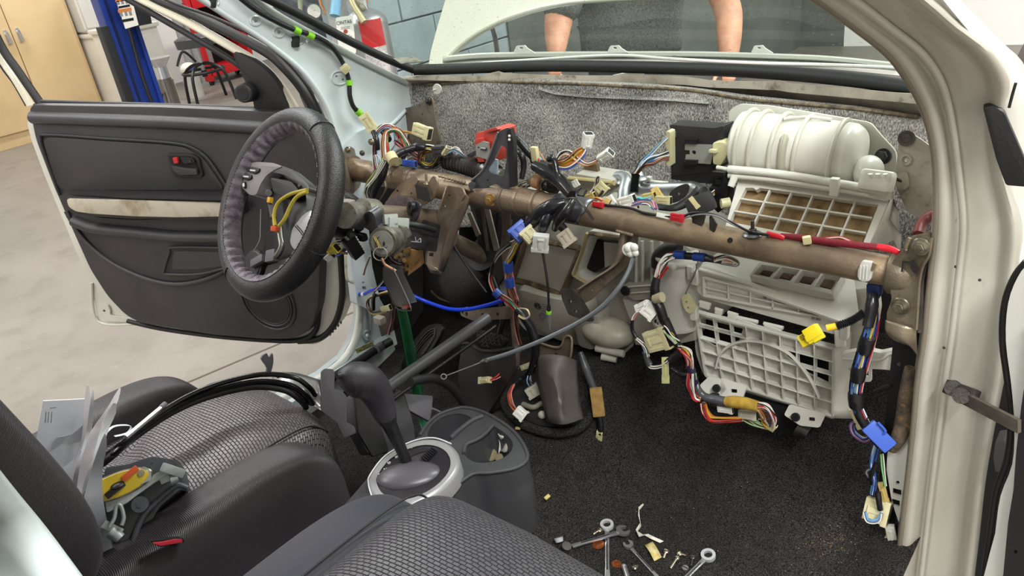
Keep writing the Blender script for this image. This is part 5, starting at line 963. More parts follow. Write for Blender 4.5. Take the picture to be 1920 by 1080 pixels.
# back plate and domed fan housing
fP = Fr(Yp(1500, 270, .25), (1, .0, 0), (0, .1, 1))
MB().pp(fP, rd([(1366, 208), (1384, 195), (1440, 198), (1540, 214), (1632, 230), (1652, 254), (1680, 284), (1682, 330), (1600, 345), (1370, 300)], 9), .006, .0).build('back_plate', WPL, bu)
A0, A1 = Yp(1375, 268, .20), Yp(1622, 302, .20); L_ = (A1-A0)
def sec(p, r, n=22): return [p+Vector((0, -math.cos(a)*r, math.sin(a)*r)) for a in [rad(-70+200*i/n) for i in range(n+1)]]
ss = [(0, .006), (.012, .03), (.035, .046), (.07, .057), (.12, .061), (.5, .061), (.86, .061), (.93, .058), (.975, .048), (1.0, .03), (1.01, .008)]
grid('fan_dome', crgrid([sec(A0+L_*s, r) for s, r in ss], 1, 4), WPL, bu)
for s in (.13, .24, .40, .58, .83):
    P_ = [A0+L_*(s+.012*math.sin(a*1.2))+Vector((0, -math.cos(a)*.0645, math.sin(a)*.0645)) for a in [rad(-62+190*i/20) for i in range(21)]]
    MB().add(*tubem(P_, .004, 8)).build('dome_rib', RIBM, bu)
tube('cross_rib', [A0+L_*.43+Vector((0, -.02, .062)), A0+L_*.50+Vector((0, -.012, .064)), A0+L_*.62+Vector((0, -.004, .066)), A0+L_*.75+Vector((0, .0, .064))], .003, WPL, bu)
P_ = [A0+L_*.49+Vector((0, -math.cos(a)*.0605, math.sin(a)*.0605)) for a in [rad(-35+80*i/12) for i in range(13)]]
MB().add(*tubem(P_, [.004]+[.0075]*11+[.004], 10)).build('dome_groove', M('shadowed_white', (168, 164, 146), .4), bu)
# elbow on the near side with small cap
c = Yp(1628, 322, .17); MB().sph(c, .03, 24, (.8, 1, .9)).build('elbow', WPL, bu)
MB().box(aim(Yp(1622, 336, .12), Yp(1668, 342, .12)), (.05, .034, .035), .012, 4).build('cap_block', WPL, bu)
for i in range(3): MB().cyl(Yp(1632+14*i, 326, .085), Yp(1632+14*i, 334, .085), .004, None, 8).build('cap_lug', WPL, bu)
# flange band under the dome
fl_ = [(1366, 317), (1460, 326), (1560, 342), (1664, 360)]
for o, r, dy in ((0, .007, 0), (.0, .005, 12)): tube('flange_band', [Yp(x, y+dy, .125) for x, y in fl_], r, WPL, bu)
MB().pp(Fr(Yp(1500, 335, .125), (1, 0, 0), (0, .3, 1)), [(1366, 317), (1665, 360), (1663, 376), (1368, 332)], .03, 0, (), .003).build('flange_face', WPLG, bu)
tube('hinge_pin', [Yp(1344, 314, .13), Yp(1356, 316, .13), Yp(1372, 320, .13)], .004, WPL, bu)
MB().box(Yp(1565, 350, .11), (.014, .012, .03), .003).build('flange_lug', WPL, bu)
c = Yp(1657, 293, .215); m = MB(); m.cyl(c, c+Vector((0, -.006, .002)), .0135, .013, 24); bolt(m, c+Vector((0, -.005, .002)), (0, -1, .2), .009, .009, False); m.build('mount_bolt', PLK2, bu)
# filter frame: tilted grille over brown foam
fF = F3(Yp(1391, 345, .135), Yp(1652, 388, .135), Yp(1372, 410, .085))
fF = Fr(fF.o, fF.ex, fF.ey*-1)
if fF.n.dot(CP-fF.o) < 0: fF = Fr(fF.o, fF.ex, fF.ey*-1)
outer = [(1388, 330), (1672, 372), (1660, 380), (1620, 478), (1355, 430), (1372, 350)]
inner_t = [(1398, 352), (1412, 352), (1418, 356), (1425, 352), (1647, 384), (1616, 462), (1368, 416), (1374, 400)]
MB().pp(fF, rd([(1386, 332), (1668, 374), (1622, 476), (1358, 432)], 4), .012, .006, [inner_t]).build('filter_frame', WPL, bu)
MB().pp(fF, [(1390, 340), (1655, 380), (1618, 474), (1362, 428)], .012, -.012).build('filter_foam', FOAMB, bu)
def lerp2(a, b, t): return (a[0]+(b[0]-a[0])*t, a[1]+(b[1]-a[1])*t)
TL, TR_, BL, BR = (1398, 352), (1647, 384), (1366, 418), (1614, 464)
for i in range(1, 6):
    a_, b_ = lerp2(TL, TR_, (i+.15)/6.2), lerp2(BL, BR, (i+.15)/6.2); MB().box(aim(fF.hit(*a_, .0), fF.hit(*b_, .0), fF.n), ((fF.hit(*a_)-fF.hit(*b_)).length, .0035, .009), .0006, 1).build('grille_bar', WPL, bu)
for j, tt in enumerate((.33, .68)):
    a_, b_ = lerp2(TL, BL, tt), lerp2(TR_, BR, tt); MB().box(aim(fF.hit(*a_, .0), fF.hit(*b_, .0), fF.n), ((fF.hit(*a_)-fF.hit(*b_)).length, .0035, .009), .0006, 1).build('grille_bar', WPL, bu)
rows = [[fF.hit(1672, 374, .006), fF.hit(1650, 420, .006), fF.hit(1624, 478, .006)], [fF.hit(1676, 372, -.03), fF.hit(1668, 410, -.04), fF.hit(1676, 450, -.05)], [Yp(1684, 400, .16), Yp(1690, 440, .16), Yp(1688, 480, .16)]]
grid('side_wall', rows, WPLG, bu, .003)
MB().cyl(Yp(1378, 330, .12), Yp(1370, 350, .11), .007, .006, 12).build('corner_post', WPL, bu); c = Yp(1368, 380, .11); MB().cyl(c, c+Vector((-.012, -.01, 0)), .01, .009, 18).build('round_plug', CONI, bu)
# main casing below the beam
fG = Fr(Yp(1440, 640, .095), (1, 0, 0), (0, .02, 1))
# deck with louvre cells
dk = Fr(Yp(1440, 500, .12), (1, 0, -.0), (0, .9, .45))
MB().pp(dk, [(1318, 492), (1346, 474), (1600, 510), (1612, 600), (1580, 604), (1308, 508)], .006).build('upper_deck', WPL, bu)
lv = rd([(1424, 492), (1584, 514), (1562, 552), (1405, 517)], 2)
mlv = MB().pp(dk, lv, .018, .02, [[(1428, 496), (1462, 501), (1444, 521), (1412, 514)], [(1466, 501), (1500, 506), (1483, 529), (1449, 522)], [(1504, 507), (1540, 512), (1522, 537), (1488, 530)], [(1544, 512), (1578, 517), (1560, 546), (1527, 538)]]).build('louvre_frame', WPLG, bu)
for q in ([(1432, 500), (1456, 503), (1442, 517), (1420, 512)], [(1470, 505), (1494, 508), (1481, 524), (1456, 519)], [(1508, 511), (1534, 514), (1520, 532), (1495, 527)], [(1548, 516), (1572, 520), (1558, 541), (1534, 535)]): MB().pp(dk, q, .003, .004).build('louvre_pad', FOAMS, bu)
# lid strip with two rows of cells
fL = Fr(Yp(1440, 560, .075), (1, 0, 0), (0, .18, 1))
MB().pp(fL, rd([(1308, 502), (1322, 498), (1574, 590), (1572, 604), (1564, 628), (1318, 560), (1306, 545)], 4), .02, -.004, (), .003).build('lid', WPL, bu)
o_ = [(1317, 519), (1563, 579), (1561, 601), (1318, 556)]
MB().pp(fL, rd(o_, 2), .008, .006, [[(1320, 523), (1560, 582), (1558, 597), (1321, 552)]]).build('lid_rim', WPL, bu)
tube('lid_edge', [fL.hit(x, y, .002) for x, y in ((1312, 505), (1440, 543), (1572, 594))], .004, WPL, bu)
for i in range(1, 5):
    a_, b_ = lerp2(o_[0], o_[1], [0, .20, .37, .54, .74][i]), lerp2(o_[3], o_[2], [0, .20, .37, .54, .74][i]); MB().box(aim(fL.hit(*a_, .003), fL.hit(*b_, .003), fL.n), ((fL.hit(*a_)-fL.hit(*b_)).length, .002, .006)).build('lid_rib', WPL, bu)
a_, b_ = lerp2(o_[0], o_[3], .5), lerp2(o_[1], o_[2], .5); MB().box(aim(fL.hit(*a_, .003), fL.hit(*b_, .003), fL.n), ((fL.hit(*a_)-fL.hit(*b_)).length, .002, .006)).build('lid_rib', WPL, bu)
text('0', fL.hit(1434, 558, -.003), fL.ex, fL.ey, .010, wmat(BLK), bu); text('IIII 000', fL.hit(1530, 598, -.003), fL.ex, fL.ey, .006, wmat(GRY), bu)
# hinge pieces along the lid
for x, y, w, h in ((1322, 572, 20, 22), (1348, 584, 14, 20), (1374, 592, 18, 24), (1400, 600, 40, 8), (1450, 612, 34, 10)):
    c = fL.hit(x, y, .012); s = pxs(c); MB().box(aim(c-fL.ex*w*s*.5, c+fL.ex*w*s*.5-fL.ey*w*s*.12, fL.n), (w*s, h*s*.45, .008), .002).cyl(c-fL.ex*w*s*.55+fL.ey*h*s*.2, c+fL.ex*w*s*.55+fL.ey*h*s*.14, .0035, None, 10).build('hinge_lug', WPL, bu)
for x, y in ((1296, 510), (1304, 520), (1302, 586), (1578, 600), (1584, 620)):
    c = fL.hit(x, y, .0); MB().box(Matrix.Translation(c), (.014, .014, .03), .004, 3).build('latch_block', WPL, bu)
tube('lever_link', [fL.hit(x, y, .012) for x, y in ((1312, 470), (1304, 510), (1290, 540), (1284, 555))], .0014, GRYP, bu)
MB().pp(Fr(fL.p(0, 0, .01), fL.ex, fL.ey), c2([(1278, 558), (1288, 552), (1298, 568), (1302, 580), (1294, 588), (1284, 580)], 3), .008, .004, [circ(1287, 566, 2), circ(1290, 577, 2)]).build('door_lever', CONI, bu)
# the big ribbed grille
G = [(1302, 588), (1562, 655), (1560, 782), (1322, 706)]
hol = []
xs_ = [1304, 1338, 1366, 1393, 1422, 1451, 1480, 1512, 1560]
rowsy = [(592, 656), (632, 690), (655, 712), (678, 737), (700, 762), (706, 784)]
def GY(u, v):   # u,v in 0..1 on the grille
    t_ = lerp2(G[0], G[1], u); b_ = lerp2(G[3], G[2], u); return lerp2(t_, b_, v)
MB().pp(fG, rd([(1300, 586), (1568, 652), (1566, 788), (1540, 778), (1330, 714), (1318, 702), (1304, 660)], 10), .004, -.013, [rd([GY(.03, .04), GY(.35, .04), GY(.30, .30), GY(.12, .45), GY(.03, .4)], 2), rd([GY(.62, .12), GY(.97, .14), GY(.97, .52), GY(.82, .46), GY(.66, .3)], 2)]).build('inner_skin', WPLG, bu)
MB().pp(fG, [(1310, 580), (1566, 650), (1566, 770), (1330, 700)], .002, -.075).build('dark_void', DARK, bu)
us = [0, .13, .25, .365, .485, .61, .73, .86, 1.0]; vs = [0, .2, .4, .6, .8, 1.0]
for u in us:
    a_, b_ = fG.hit(*GY(u, 0)), fG.hit(*GY(u, 1.0)); MB().box(aim(a_, b_, fG.n) @ Matrix.Translation((0, 0, -.008)), ((a_-b_).length, .0026 if 0 < u < 1 else .005, .014), .0008, 1).build('grille_rib', WPL, bu)
for v in vs:
    a_, b_ = fG.hit(*GY(0, v)), fG.hit(*GY(1, v)); MB().box(aim(a_, b_, fG.n) @ Matrix.Translation((0, 0, -.008)), ((a_-b_).length, .0026 if 0 < v < 1 else .005, .014), .0008, 1).build('grille_rib', WPL, bu)
ar = [fG.hit(x, y, .001) for x, y in ((1342, 690), (1350, 665), (1368, 648), (1392, 640), (1420, 640), (1450, 648), (1478, 662), (1500, 684), (1520, 712), (1536, 745))]
V, Fc = tubem(cr(ar, 5), .0042, 8, flat=.6); obj('arc_rib', V, Fc, WPL, bu)
# side wall of the casing and lower corner
rows = [[fG.hit(1562, 652), fG.hit(1562, 720), fG.hit(1560, 784)], [fG.hit(1585, 640, -.01), fG.hit(1590, 710, -.02), fG.hit(1588, 785, -.03)], [fG.hit(1628, 560, -.05), fG.hit(1624, 660, -.06), fG.hit(1600, 785, -.06)]]
grid('casing_side', crgrid(rows, 3, 3), WPL, bu, .003)
MB().pp(Fr(fG.p(0, 0, -.02), fG.ex, fG.ey), rd([(1570, 545), (1628, 540), (1634, 600), (1618, 700), (1566, 690)], 5), .06, 0, (), .004).build('side_box', WPLG, bu)
MB().box(aim(fG.hit(1574, 612, .02), fG.hit(1576, 650, .02)), (.034, .018, .02), .005, 3).build('clip_leg', WPL, bu)
# support arm with bolt and feet
fH = Fr(Yp(1660, 680, .05), (1, .0, 0), (0, .0, 1))
MB().pp(fH, rd([(1575, 664), (1620, 655), (1650, 662), (1668, 658), (1700, 655), (1708, 668), (1706, 684), (1688, 698), (1660, 694), (1580, 690)], 4), .012, 0, (), .003).build('support_arm', WPL, bu)
tube('arm_rib', [fH.hit(x, y, .002) for x, y in ((1580, 672), (1645, 675), (1668, 664), (1698, 660))], .0025, WPL, bu)
m = MB(); c = fH.hit(1690, 676, .0); m.cyl(c, c+fH.n*.003, .011, None, 20); bolt(m, c, fH.n, .0065, .006); m.cyl(c, c+fH.n*.014, .003, None, 10); m.build('arm_bolt', STEEL, bu)
MB().pp(fH, rd([(1612, 690), (1634, 690), (1634, 716), (1612, 716)], 4), .004, -.002, [rd([(1617, 694), (1628, 694), (1628, 706), (1617, 706)], 2)]).build('arm_hook', WPL, bu)
fK = Fr(Yp(1520, 790, .07), (1, 0, 0), (0, .5, 1))
for pts, hl in (([(1470, 778), (1480, 758), (1548, 776), (1536, 802), (1500, 798)], (1522, 786)), ([(1330, 705), (1356, 712), (1362, 730), (1348, 744), (1318, 738), (1312, 722)], (1343, 728)), ([(1352, 708), (1400, 724), (1392, 748), (1350, 742)], (1376, 733))):
    MB().pp(fK if pts[0][0] > 1400 else Fr(Yp(1350, 725, .07), (1, 0, 0), (0, .5, 1)), rd(pts, 4), .005, 0, [rd([(hl[0]-6, hl[1]-4), (hl[0]+6, hl[1]-3), (hl[0]+6, hl[1]+4), (hl[0]-6, hl[1]+3)], 2)]).build('foot_bracket', WPL, bu)
for x, y in ((1492, 782), (1344, 728)):
    c = Yp(x, y, .06); MB().cyl(c, c+Vector((0, -.004, .002)), .0085, .008, 18).cyl(c+Vector((0, -.004, .002)), c+Vector((0, -.0046, .0022)), .004, .004, 10).build('foot_screw', PLK, bu)
MB().pp(FY(.09), rd([(1385, 745), (1520, 782), (1530, 806), (1500, 826), (1470, 815), (1380, 780)], 8), .08, 0, (), .01).build('motor_housing', PLK, bu)
MB().cyl(Yp(1495, 800, .085), Yp(1515, 812, .085), .02, .014, 16).build('motor_cap', DSTEEL, bu)
# ------------------------------------------------------------------ black module left of the blower
t = thing('black_module', 'black box module on a zinc plate between felt and white blower', 'module', tuple(Yp(1300, 330, .15)))
f = Fr(Yp(1300, 275, .17), (1, 0, 0), (0, .06, 1))
MB().pp(f, rd([(1256, 234), (1340, 240), (1356, 236), (1354, 312), (1342, 322), (1258, 330)], 2), .045, 0, (), .003).build('housing', PLK2, t)
MB().pp(f, [(1284, 272), (1286, 270), (1306, 271), (1340, 272), (1332, 308), (1307, 306), (1284, 304), (1286, 290), (1293, 290), (1293, 282), (1284, 281)], .004, .006, [circ(1301, 286, 4)]).build('zinc_plate', M('pale_zinc', (176, 178, 172)), t)
for y in (264, 303): MB().pp(f, [(1284, y-3), (1307, y-2), (1306, y+6), (1286, y+6)], .008, .012).build('clamp_jaw', PLK, t)
tube('edge_clip', [f.hit(x, y, .004) for x, y in ((1256, 246), (1267, 247), (1267, 256), (1257, 257))], .001, GRYP, t, interp=False)
MB().pp(Fr(f.p(0, 0, -.0), f.ex, f.ey), [(1258, 330), (1342, 322), (1342, 345), (1300, 342), (1258, 336)], .03).build('lower_shroud', PLK, t)
t = thing('white_plug_block', 'ivory rectangular plug between the black module and the blower dome', 'plug', tuple(Yp(1346, 290, .14)))
MB().pp(Fr(Yp(1346, 290, .15), (1, 0, 0), (0, .05, 1)), rd([(1335, 268), (1352, 266), (1366, 270), (1364, 290), (1350, 312), (1336, 308)], 4), .03, 0, (), .004).pp(Fr(Yp(1346, 290, .14), (1, 0, 0), (0, .05, 1)), [(1329, 281), (1342, 282), (1342, 287), (1329, 286)], .012).build('plug_body', CONI, t)
t = thing('black_relay_carrier', 'black plastic relay carrier left of the filter grille', 'carrier', tuple(Yp(1345, 380, .1)))
f = Fr(Yp(1345, 360, .12), (1, 0, 0), (.1, .05, 1))
MB().pp(f, rd([(1334, 322), (1356, 324), (1366, 345), (1362, 384), (1346, 400), (1330, 384), (1334, 350)], 3), .03, 0, (), .003).pp(f, [(1334, 322), (1358, 324), (1356, 331), (1336, 330)], .01, .01).pp(f, [(1341, 336), (1351, 337), (1350, 346), (1341, 345)], .008, .008).pp(f, [(1330, 352), (1345, 354), (1345, 366), (1330, 364)], .01, .01).build('carrier_body', PLK, t)
for i in range(6): tube('relay_wire', [f.hit(1320+i*2, 372+i, .01), f.hit(1330+i, 364+i, .016), f.hit(1340, 356+i*2, .012)], .001, wmat(MIX[i]), t)
t = thing('black_tray', 'black curved plastic tray lying behind the beam left of the relay carrier', 'tray', tuple(Yp(1280, 380, .06)))
f = Fr(Yp(1275, 370, .07), (1, 0, 0), (0, .2, 1))
MB().pp(f, c2([(1256, 362), (1270, 350), (1286, 345), (1291, 352), (1284, 368), (1266, 380), (1256, 378)], 3), .004, .0, [circ(1272, 363, 3)]).build('tray_wall', PLK2, t)
rows = [[Yp(x, y, .07) for x, y in ((1232, 384), (1262, 386), (1290, 370), (1308, 350))], [Yp(x, y, .05) for x, y in ((1235, 394), (1268, 396), (1298, 382), (1312, 358))]]
grid('tray_floor', crgrid(rows, 4, 2), PLK2, t, .003)
MB().box(aim(Yp(1302, 388, .04), Yp(1326, 378, .05)), (.05, .035, .03), .01).build('motor_end', PLK2, t)
# ------------------------------------------------------------------ seats
def setuv(o, s=1.0, rot=0):
    me = o.data; u = me.uv_layers.new(name='UVMap'); off = OFF[o.name]; ca, sa = math.cos(rot), math.sin(rot)
    for l in me.loops:
        v = me.vertices[l.vertex_index].co+off; a, b = v.x*ca-(v.y)*sa, v.x*sa+v.y*ca; u.data[l.index].uv = (a*s, (b-v.z*.9)*s)
def sg(v, e): return math.copysign(abs(v)**e, v)
def pad(name, c, h, mat, parent, e1=.45, e2=.35, n=44, tilt=0, yaw=0, roll=0, dent=None, uvs=1.0, low=-1):
    rows = []; R_ = Matrix.Rotation(yaw, 3, 'Z') @ Matrix.Rotation(tilt, 3, 'X') @ Matrix.Rotation(roll, 3, 'Y')
    for i in range(n+1):
        ph = math.pi/2 - math.pi*i/n; row = []
        for j in range(n*2):
            th = 2*math.pi*j/(n*2); x = h[0]*sg(math.cos(ph), e1)*sg(math.cos(th), e2); y = h[1]*sg(math.cos(ph), e1)*sg(math.sin(th), e2); z = h[2]*sg(math.sin(ph), e1)
            if dent: z += dent(x, y, z)
            row.append(Vector(c)+R_ @ Vector((x, y, z)))
        rows.append(row)
    o = grid(name, rows, mat, parent, closed=True); setuv(o, uvs, yaw); return o
def creases(x, y, z):
    return -.010*math.exp(-((y+.06+x*.9)**2)/.0009)*(z > 0) - .004*math.exp(-((y-.12+x*.4)**2)/.0006)*(z > 0)
ds = thing('driver_seat', 'driver seat with grey woven centre panel and smooth charcoal bolsters, far side', 'seat', (-.37, -.75, .36))
pad('cushion_panel', (-.375, -.755, .50), (.205, .30, .135), WEAVE, ds, .42, .30, dent=lambda x, y, z: creases(x, y, z)+.012*math.cos(x*9)*(z > 0)+.012*(y > 0)*(z > 0)*y/.3)
pad('side_bolster', (-.575, -.78, .53), (.075, .25, .155), BOLST, ds, .6, .5, tilt=.02)
pad('side_bolster', (-.150, -.79, .51), (.068, .272, .158), BOLST, ds, .55, .42, tilt=-.015)
for x in (-.205,): tube('seam', [Vector((x, y, z)) for y, z in ((-1.02, .643), (-.85, .641), (-.65, .640), (-.52, .63), (-.475, .59))], .0018, M('seam_thread', (22, 20, 22), .7), ds)
tube('bolster_seam', [Vector((-.118, y, z)) for y, z in ((-1.0, .652), (-.8, .652), (-.62, .642), (-.54, .60))], .0014, M('seam_thread', (22, 20, 22)), ds)
MB().box(Vector((-.37, -.76, .38)), (.46, .5, .07), .02, 3).box(Vector((-.37, -.75, .35)), (.06, .5, .04), .005).build('seat_base', PLK2, ds)
pad('backrest', (-.37, -1.13, .92), (.2, .08, .34), WEAVE, ds, .5, .4, tilt=.22)
pad('back_bolster', (-.163, -1.06, .93), (.062, .13, .30), BOLST, ds, .6, .5, tilt=.22)
pad('back_bolster', (-.60, -1.06, .90), (.06, .12, .30), BOLST, ds, .6, .5, tilt=.22)
ps = thing('passenger_seat', 'passenger seat nearest the camera with basket-woven centre and navy-black bolster', 'seat', (.37, -.85, .36))
pad('cushion_panel', (.392, -.885, .617), (.19, .315, .135), WEAVE2, ps, .36, .2, dent=lambda x, y, z: .01*math.cos(x*9)*(z > 0)-.035*max(0, x)*(z > 0), yaw=-.02)
pad('side_bolster', (.172, -.865, .598), (.062, .285, .145), M('navy_black_bolster', (30, 30, 40), .62, bump=.25, bs=900, sheen=.05), ps, .6, .5)
tube('seam', [Vector((x, y, z)) for x, y, z in ((.213, -1.1, .742), (.213, -.9, .744), (.213, -.72, .742), (.215, -.62, .732), (.218, -.588, .70), (.222, -.575, .65))], .0017, MATS['seam_thread'], ps)
MB().box(Vector((.39, -.88, .42)), (.42, .5, .12), .02, 3).build('seat_base', PLK2, ps)
pad('backrest', (.40, -1.34, .98), (.2, .08, .3), WEAVE2, ps, .5, .4, tilt=.15)
t = tag(grid('plastic_cover', crgrid([[Dp(-10, 868, .70), Dp(35, 925, .68), Dp(90, 992, .66), Dp(170, 1100, .64)], [Dp(-60, 920, .68), Dp(-10, 980, .66), Dp(40, 1040, .64), Dp(100, 1130, .62)], [Dp(-160, 960, .72), Dp(-120, 1040, .70), Dp(-60, 1100, .69), Dp(0, 1200, .67)], [Vector((.05, -1.22, .80)), Vector((.14, -1.26, .86)), Vector((.22, -1.27, .92)), Vector((.30, -1.28, .98))]], 4, 4), M('pale_glossy_cover', (196, 208, 210), .25, c2=(214, 226, 226), ns=4), None, .004), 'pale glossy plastic cover at the near left corner beside the driver backrest', 'cover')
t = thing('seat_belt_buckle', 'red-edged black belt buckle slot on the inner side of the driver seat', 'buckle', (-.10, -.85, .60))
f = Fr((-.082, -.84, .62), (0, 1, 0), (-.25, 0, 1))
MB().pp(f, rd([(280, 1014), (342, 1008), (348, 1016), (300, 1026)], 3), .012, .004, (), .002).build('buckle_frame', M('buckle_black', (30, 28, 30), .4), t)
MB().pp(f, rd([(286, 1018), (305, 1016), (330, 1011), (342, 1011), (342, 1017), (300, 1024)], 2), .006, .007, (), .001).build('release_button', M('release_red', (196, 52, 66), .35), t)
# ------------------------------------------------------------------ things lying on the driver seat
t = thing('paper_sheet', 'upright pale blue-white paper booklet, leftmost of the papers on the driver seat', 'paper', (-.62, -.8, .66))
f = Fr(Xp(120, 850, -.44), (.25, 1, 0), (-.15, 0, 1))
s0 = [(81, 752), (160, 748), (167, 752), (164, 800), (150, 850), (140, 900), (122, 945), (54, 905)]
MB().pp(f, s0, .004).build('sheet', PAPER, t)
for x in (86, 91, 97): MB().pp(f, [(x, 772), (x+1.5, 772), (x, 792), (x-1.5, 792)], .0004, .0004).build('print', wmat((150, 160, 172)), t)
MB().pp(f, [(94, 764), (106, 763), (106, 764), (94, 765)], .0004, .0004).build('print', wmat((150, 160, 172)), t)
rp = random.Random(4)
labs = ['creased grey-blue sheet standing just right of the upright booklet', 'narrow folded white sheet, second right of the booklet', 'pinkish sheet with pointed top corner among the papers', 'thin grey sheet curving down towards the backrest', 'white sheet with curled top edge looping right', 'long crumpled grey plastic sleeve, rightmost of the papers']
shp = [([(98, 828), (135, 815), (165, 790), (162, 830), (140, 870), (128, 930), (118, 948), (90, 925)], PAPER, -.485), ([(160, 734), (168, 730), (168, 800), (150, 850), (140, 900), (130, 950), (124, 945), (134, 880), (152, 830)], PAPERP, -.47), ([(174, 729), (176, 745), (172, 810), (150, 880), (142, 940), (134, 955), (138, 890), (160, 820), (168, 760)], PAPER, -.455), ([(225, 730), (222, 750), (195, 800), (178, 845), (160, 900), (150, 960), (140, 960), (150, 880), (165, 820), (190, 780)], PAPERP, -.44), ([(212, 755), (218, 775), (200, 820), (192, 870), (185, 920), (160, 965), (145, 965), (165, 880), (185, 820)], PAPER, -.425), ([(196, 812), (200, 840), (192, 880), (194, 940), (205, 1000), (216, 1064), (198, 1073), (175, 1010), (160, 960), (158, 930), (175, 870)], M('grey_sleeve', (168, 172, 180), .35, alpha=.92), -.41)]
for (pts, mm, X), lab in zip(shp, labs):
    Xq = X+.06+max(0, X+.47)*2.6; ff = Fr(Xp(170, 860, Xq), (.45+rp.uniform(-.3, .3), 1, 0), (-.25 if X > -.42 else -.12, 0, 1)); m = MB(); q = c2(pts, 3)
    m.pp(ff, q, .0012)
    for v in m.V: v += ff.n*(.004*math.sin((v.z)*60+X*90)+.003*math.sin(v.y*110))
    tag(m.build('paper_sheet', mm, None), lab, 'paper', None)
t = tag(tube('curled_sheet', [Xp(x, y, -.42) for x, y in ((196, 815), (212, 800), (236, 797), (246, 801), (238, 812), (215, 818))], .004, PAPER, None, flat=.15), 'thin white paper strip curled into a loop above the papers', 'paper')
t = thing('airbag_module', 'grey metal-backed airbag module with yellow inflator disc, upside down on the driver seat', 'airbag', (-.36, -.8, .66))
f = Fr(Zp(275, 935, .705), (.35, 1, .0), (-.75, 0, 1))
DG = M('charcoal_airbag_plastic', (74, 76, 82), .42, bump=.2, c2=(62, 64, 70), ns=20)
MB().pp(f, rd([(196, 876), (240, 870), (285, 855), (330, 862), (345, 880), (352, 905), (350, 922), (338, 918), (300, 950), (276, 990), (250, 1020), (205, 1010), (192, 940)], 8), .09, -.02, (), .012).build('cover_shell', DG, t)
MB().pp(f, rd([(196, 948), (238, 925), (275, 900), (318, 880), (338, 905), (300, 940), (262, 985), (235, 1020), (205, 1015), (196, 980)], 8), .04, .0, (), .01).build('inner_tray', DG, t)
tube('cover_rim', [f.hit(x, y, .004) for x, y in ((352, 915), (336, 910), (320, 918), (290, 945), (270, 965), (258, 990), (248, 1020))], .0045, DG, t)
mt = M('airbag_metal', (168, 174, 174), .42, .3, c2=(146, 152, 152), ns=20)
MB().pp(f, rd([(196, 938), (240, 920), (275, 898), (300, 882), (322, 870), (330, 880), (318, 890), (290, 905), (262, 925), (240, 942), (222, 952), (200, 962)], 4), .02, .022, (), .003).build('metal_frame', mt, t)
MB().pp(f, rd([(254, 880), (272, 874), (283, 884), (284, 900), (264, 908), (256, 895)], 4), .004, .028, [circ(264.5, 887, 3)]).build('ear', mt, t)
c = f.hit(264.5, 887, .028); MB().cyl(c, c+f.n*.003, .0055, .005, 16).build('ear_rivet', STEEL, t)
dsk = [f.hit(222, 908, .018), f.n]
ex = (f.hit(258, 893, .018)-f.hit(190, 922, .018)); ctr = f.hit(222, 910, .018)
fd = Fr(ctr, (f.ex), (f.ey)); 
def ell(r, w): return [ctr+f.ex*(r*math.cos(a))+(Vector((-.3, .0, .55)).normalized())*(r*.40*math.sin(a))+f.n*w for a in [i*math.pi/18 for i in range(36)]]
V = ell(.05, -.012)+ell(.05, .006)+ell(.045, .010); n_ = 36; Fc = [(k*n_+i, k*n_+(i+1) % n_, (k+1)*n_+(i+1) % n_, (k+1)*n_+i) for k in range(2) for i in range(n_)]+[tuple(range(72, 108))]
obj('inflator_can', V, Fc, STEEL, t); V = ell(.044, .0105)+ell(.042, .0115); Fc = [(i, (i+1) % n_, n_+(i+1) % n_, n_+i) for i in range(n_)]+[tuple(range(36, 72))]
obj('yellow_label', V, Fc, M('yellow_label', (204, 176, 38), .45), t)
MB().sph(ctr+f.n*.012, .010, 14, (1, 1, .4)).box(aim(ctr+f.n*.012-f.ex*.02-f.ey*.01, ctr+f.n*.012+f.ex*.01), (.03, .01, .004), .002).build('dark_port', PLK, t)
MB().box(aim(ctr+f.n*.013+f.ex*.008+f.ey*.004, ctr+f.n*.013+f.ex*.034+f.ey*.014), (.026, .009, .006), .002).build('orange_plug', M('orange_red_plug', (206, 84, 34), .45), t)
c = f.hit(262, 946, .02); MB().cyl(c-f.n*.01, c, .013, .012, 22).cyl(c, c+f.n*.001, .005, .005, 12).build('push_rivet', DG, t)
tube('spring_wire', [f.hit(x, y, .03) for x, y in ((205, 988), (214, 972), (218, 950), (226, 948), (232, 970), (228, 985))], .003, mt, t)
MB().cyl(f.hit(208, 996, .02), f.hit(226, 1010, .02), .010, .008, 14).box(aim(f.hit(200, 985, .02), f.hit(222, 996, .02)), (.03, .012, .01), .002).build('hook_block', mt, t)
MB().box(aim(f.hit(312, 878, .03), f.hit(336, 886, .02)), (.035, .014, .014), .003).cyl(f.hit(320, 900, .02), f.hit(334, 896, .02), .009, .007, 14).box(aim(f.hit(308, 900, .02), f.hit(330, 890, .02)), (.03, .01, .008), .002).build('hinge_cluster', mt, t)
MB().pp(f, rd([(276, 866), (284, 857), (294, 858), (300, 872), (308, 882), (296, 888), (284, 880)], 4), .006, .02, [circ(285, 870, 2)]).build('dark_tab', DG, t)
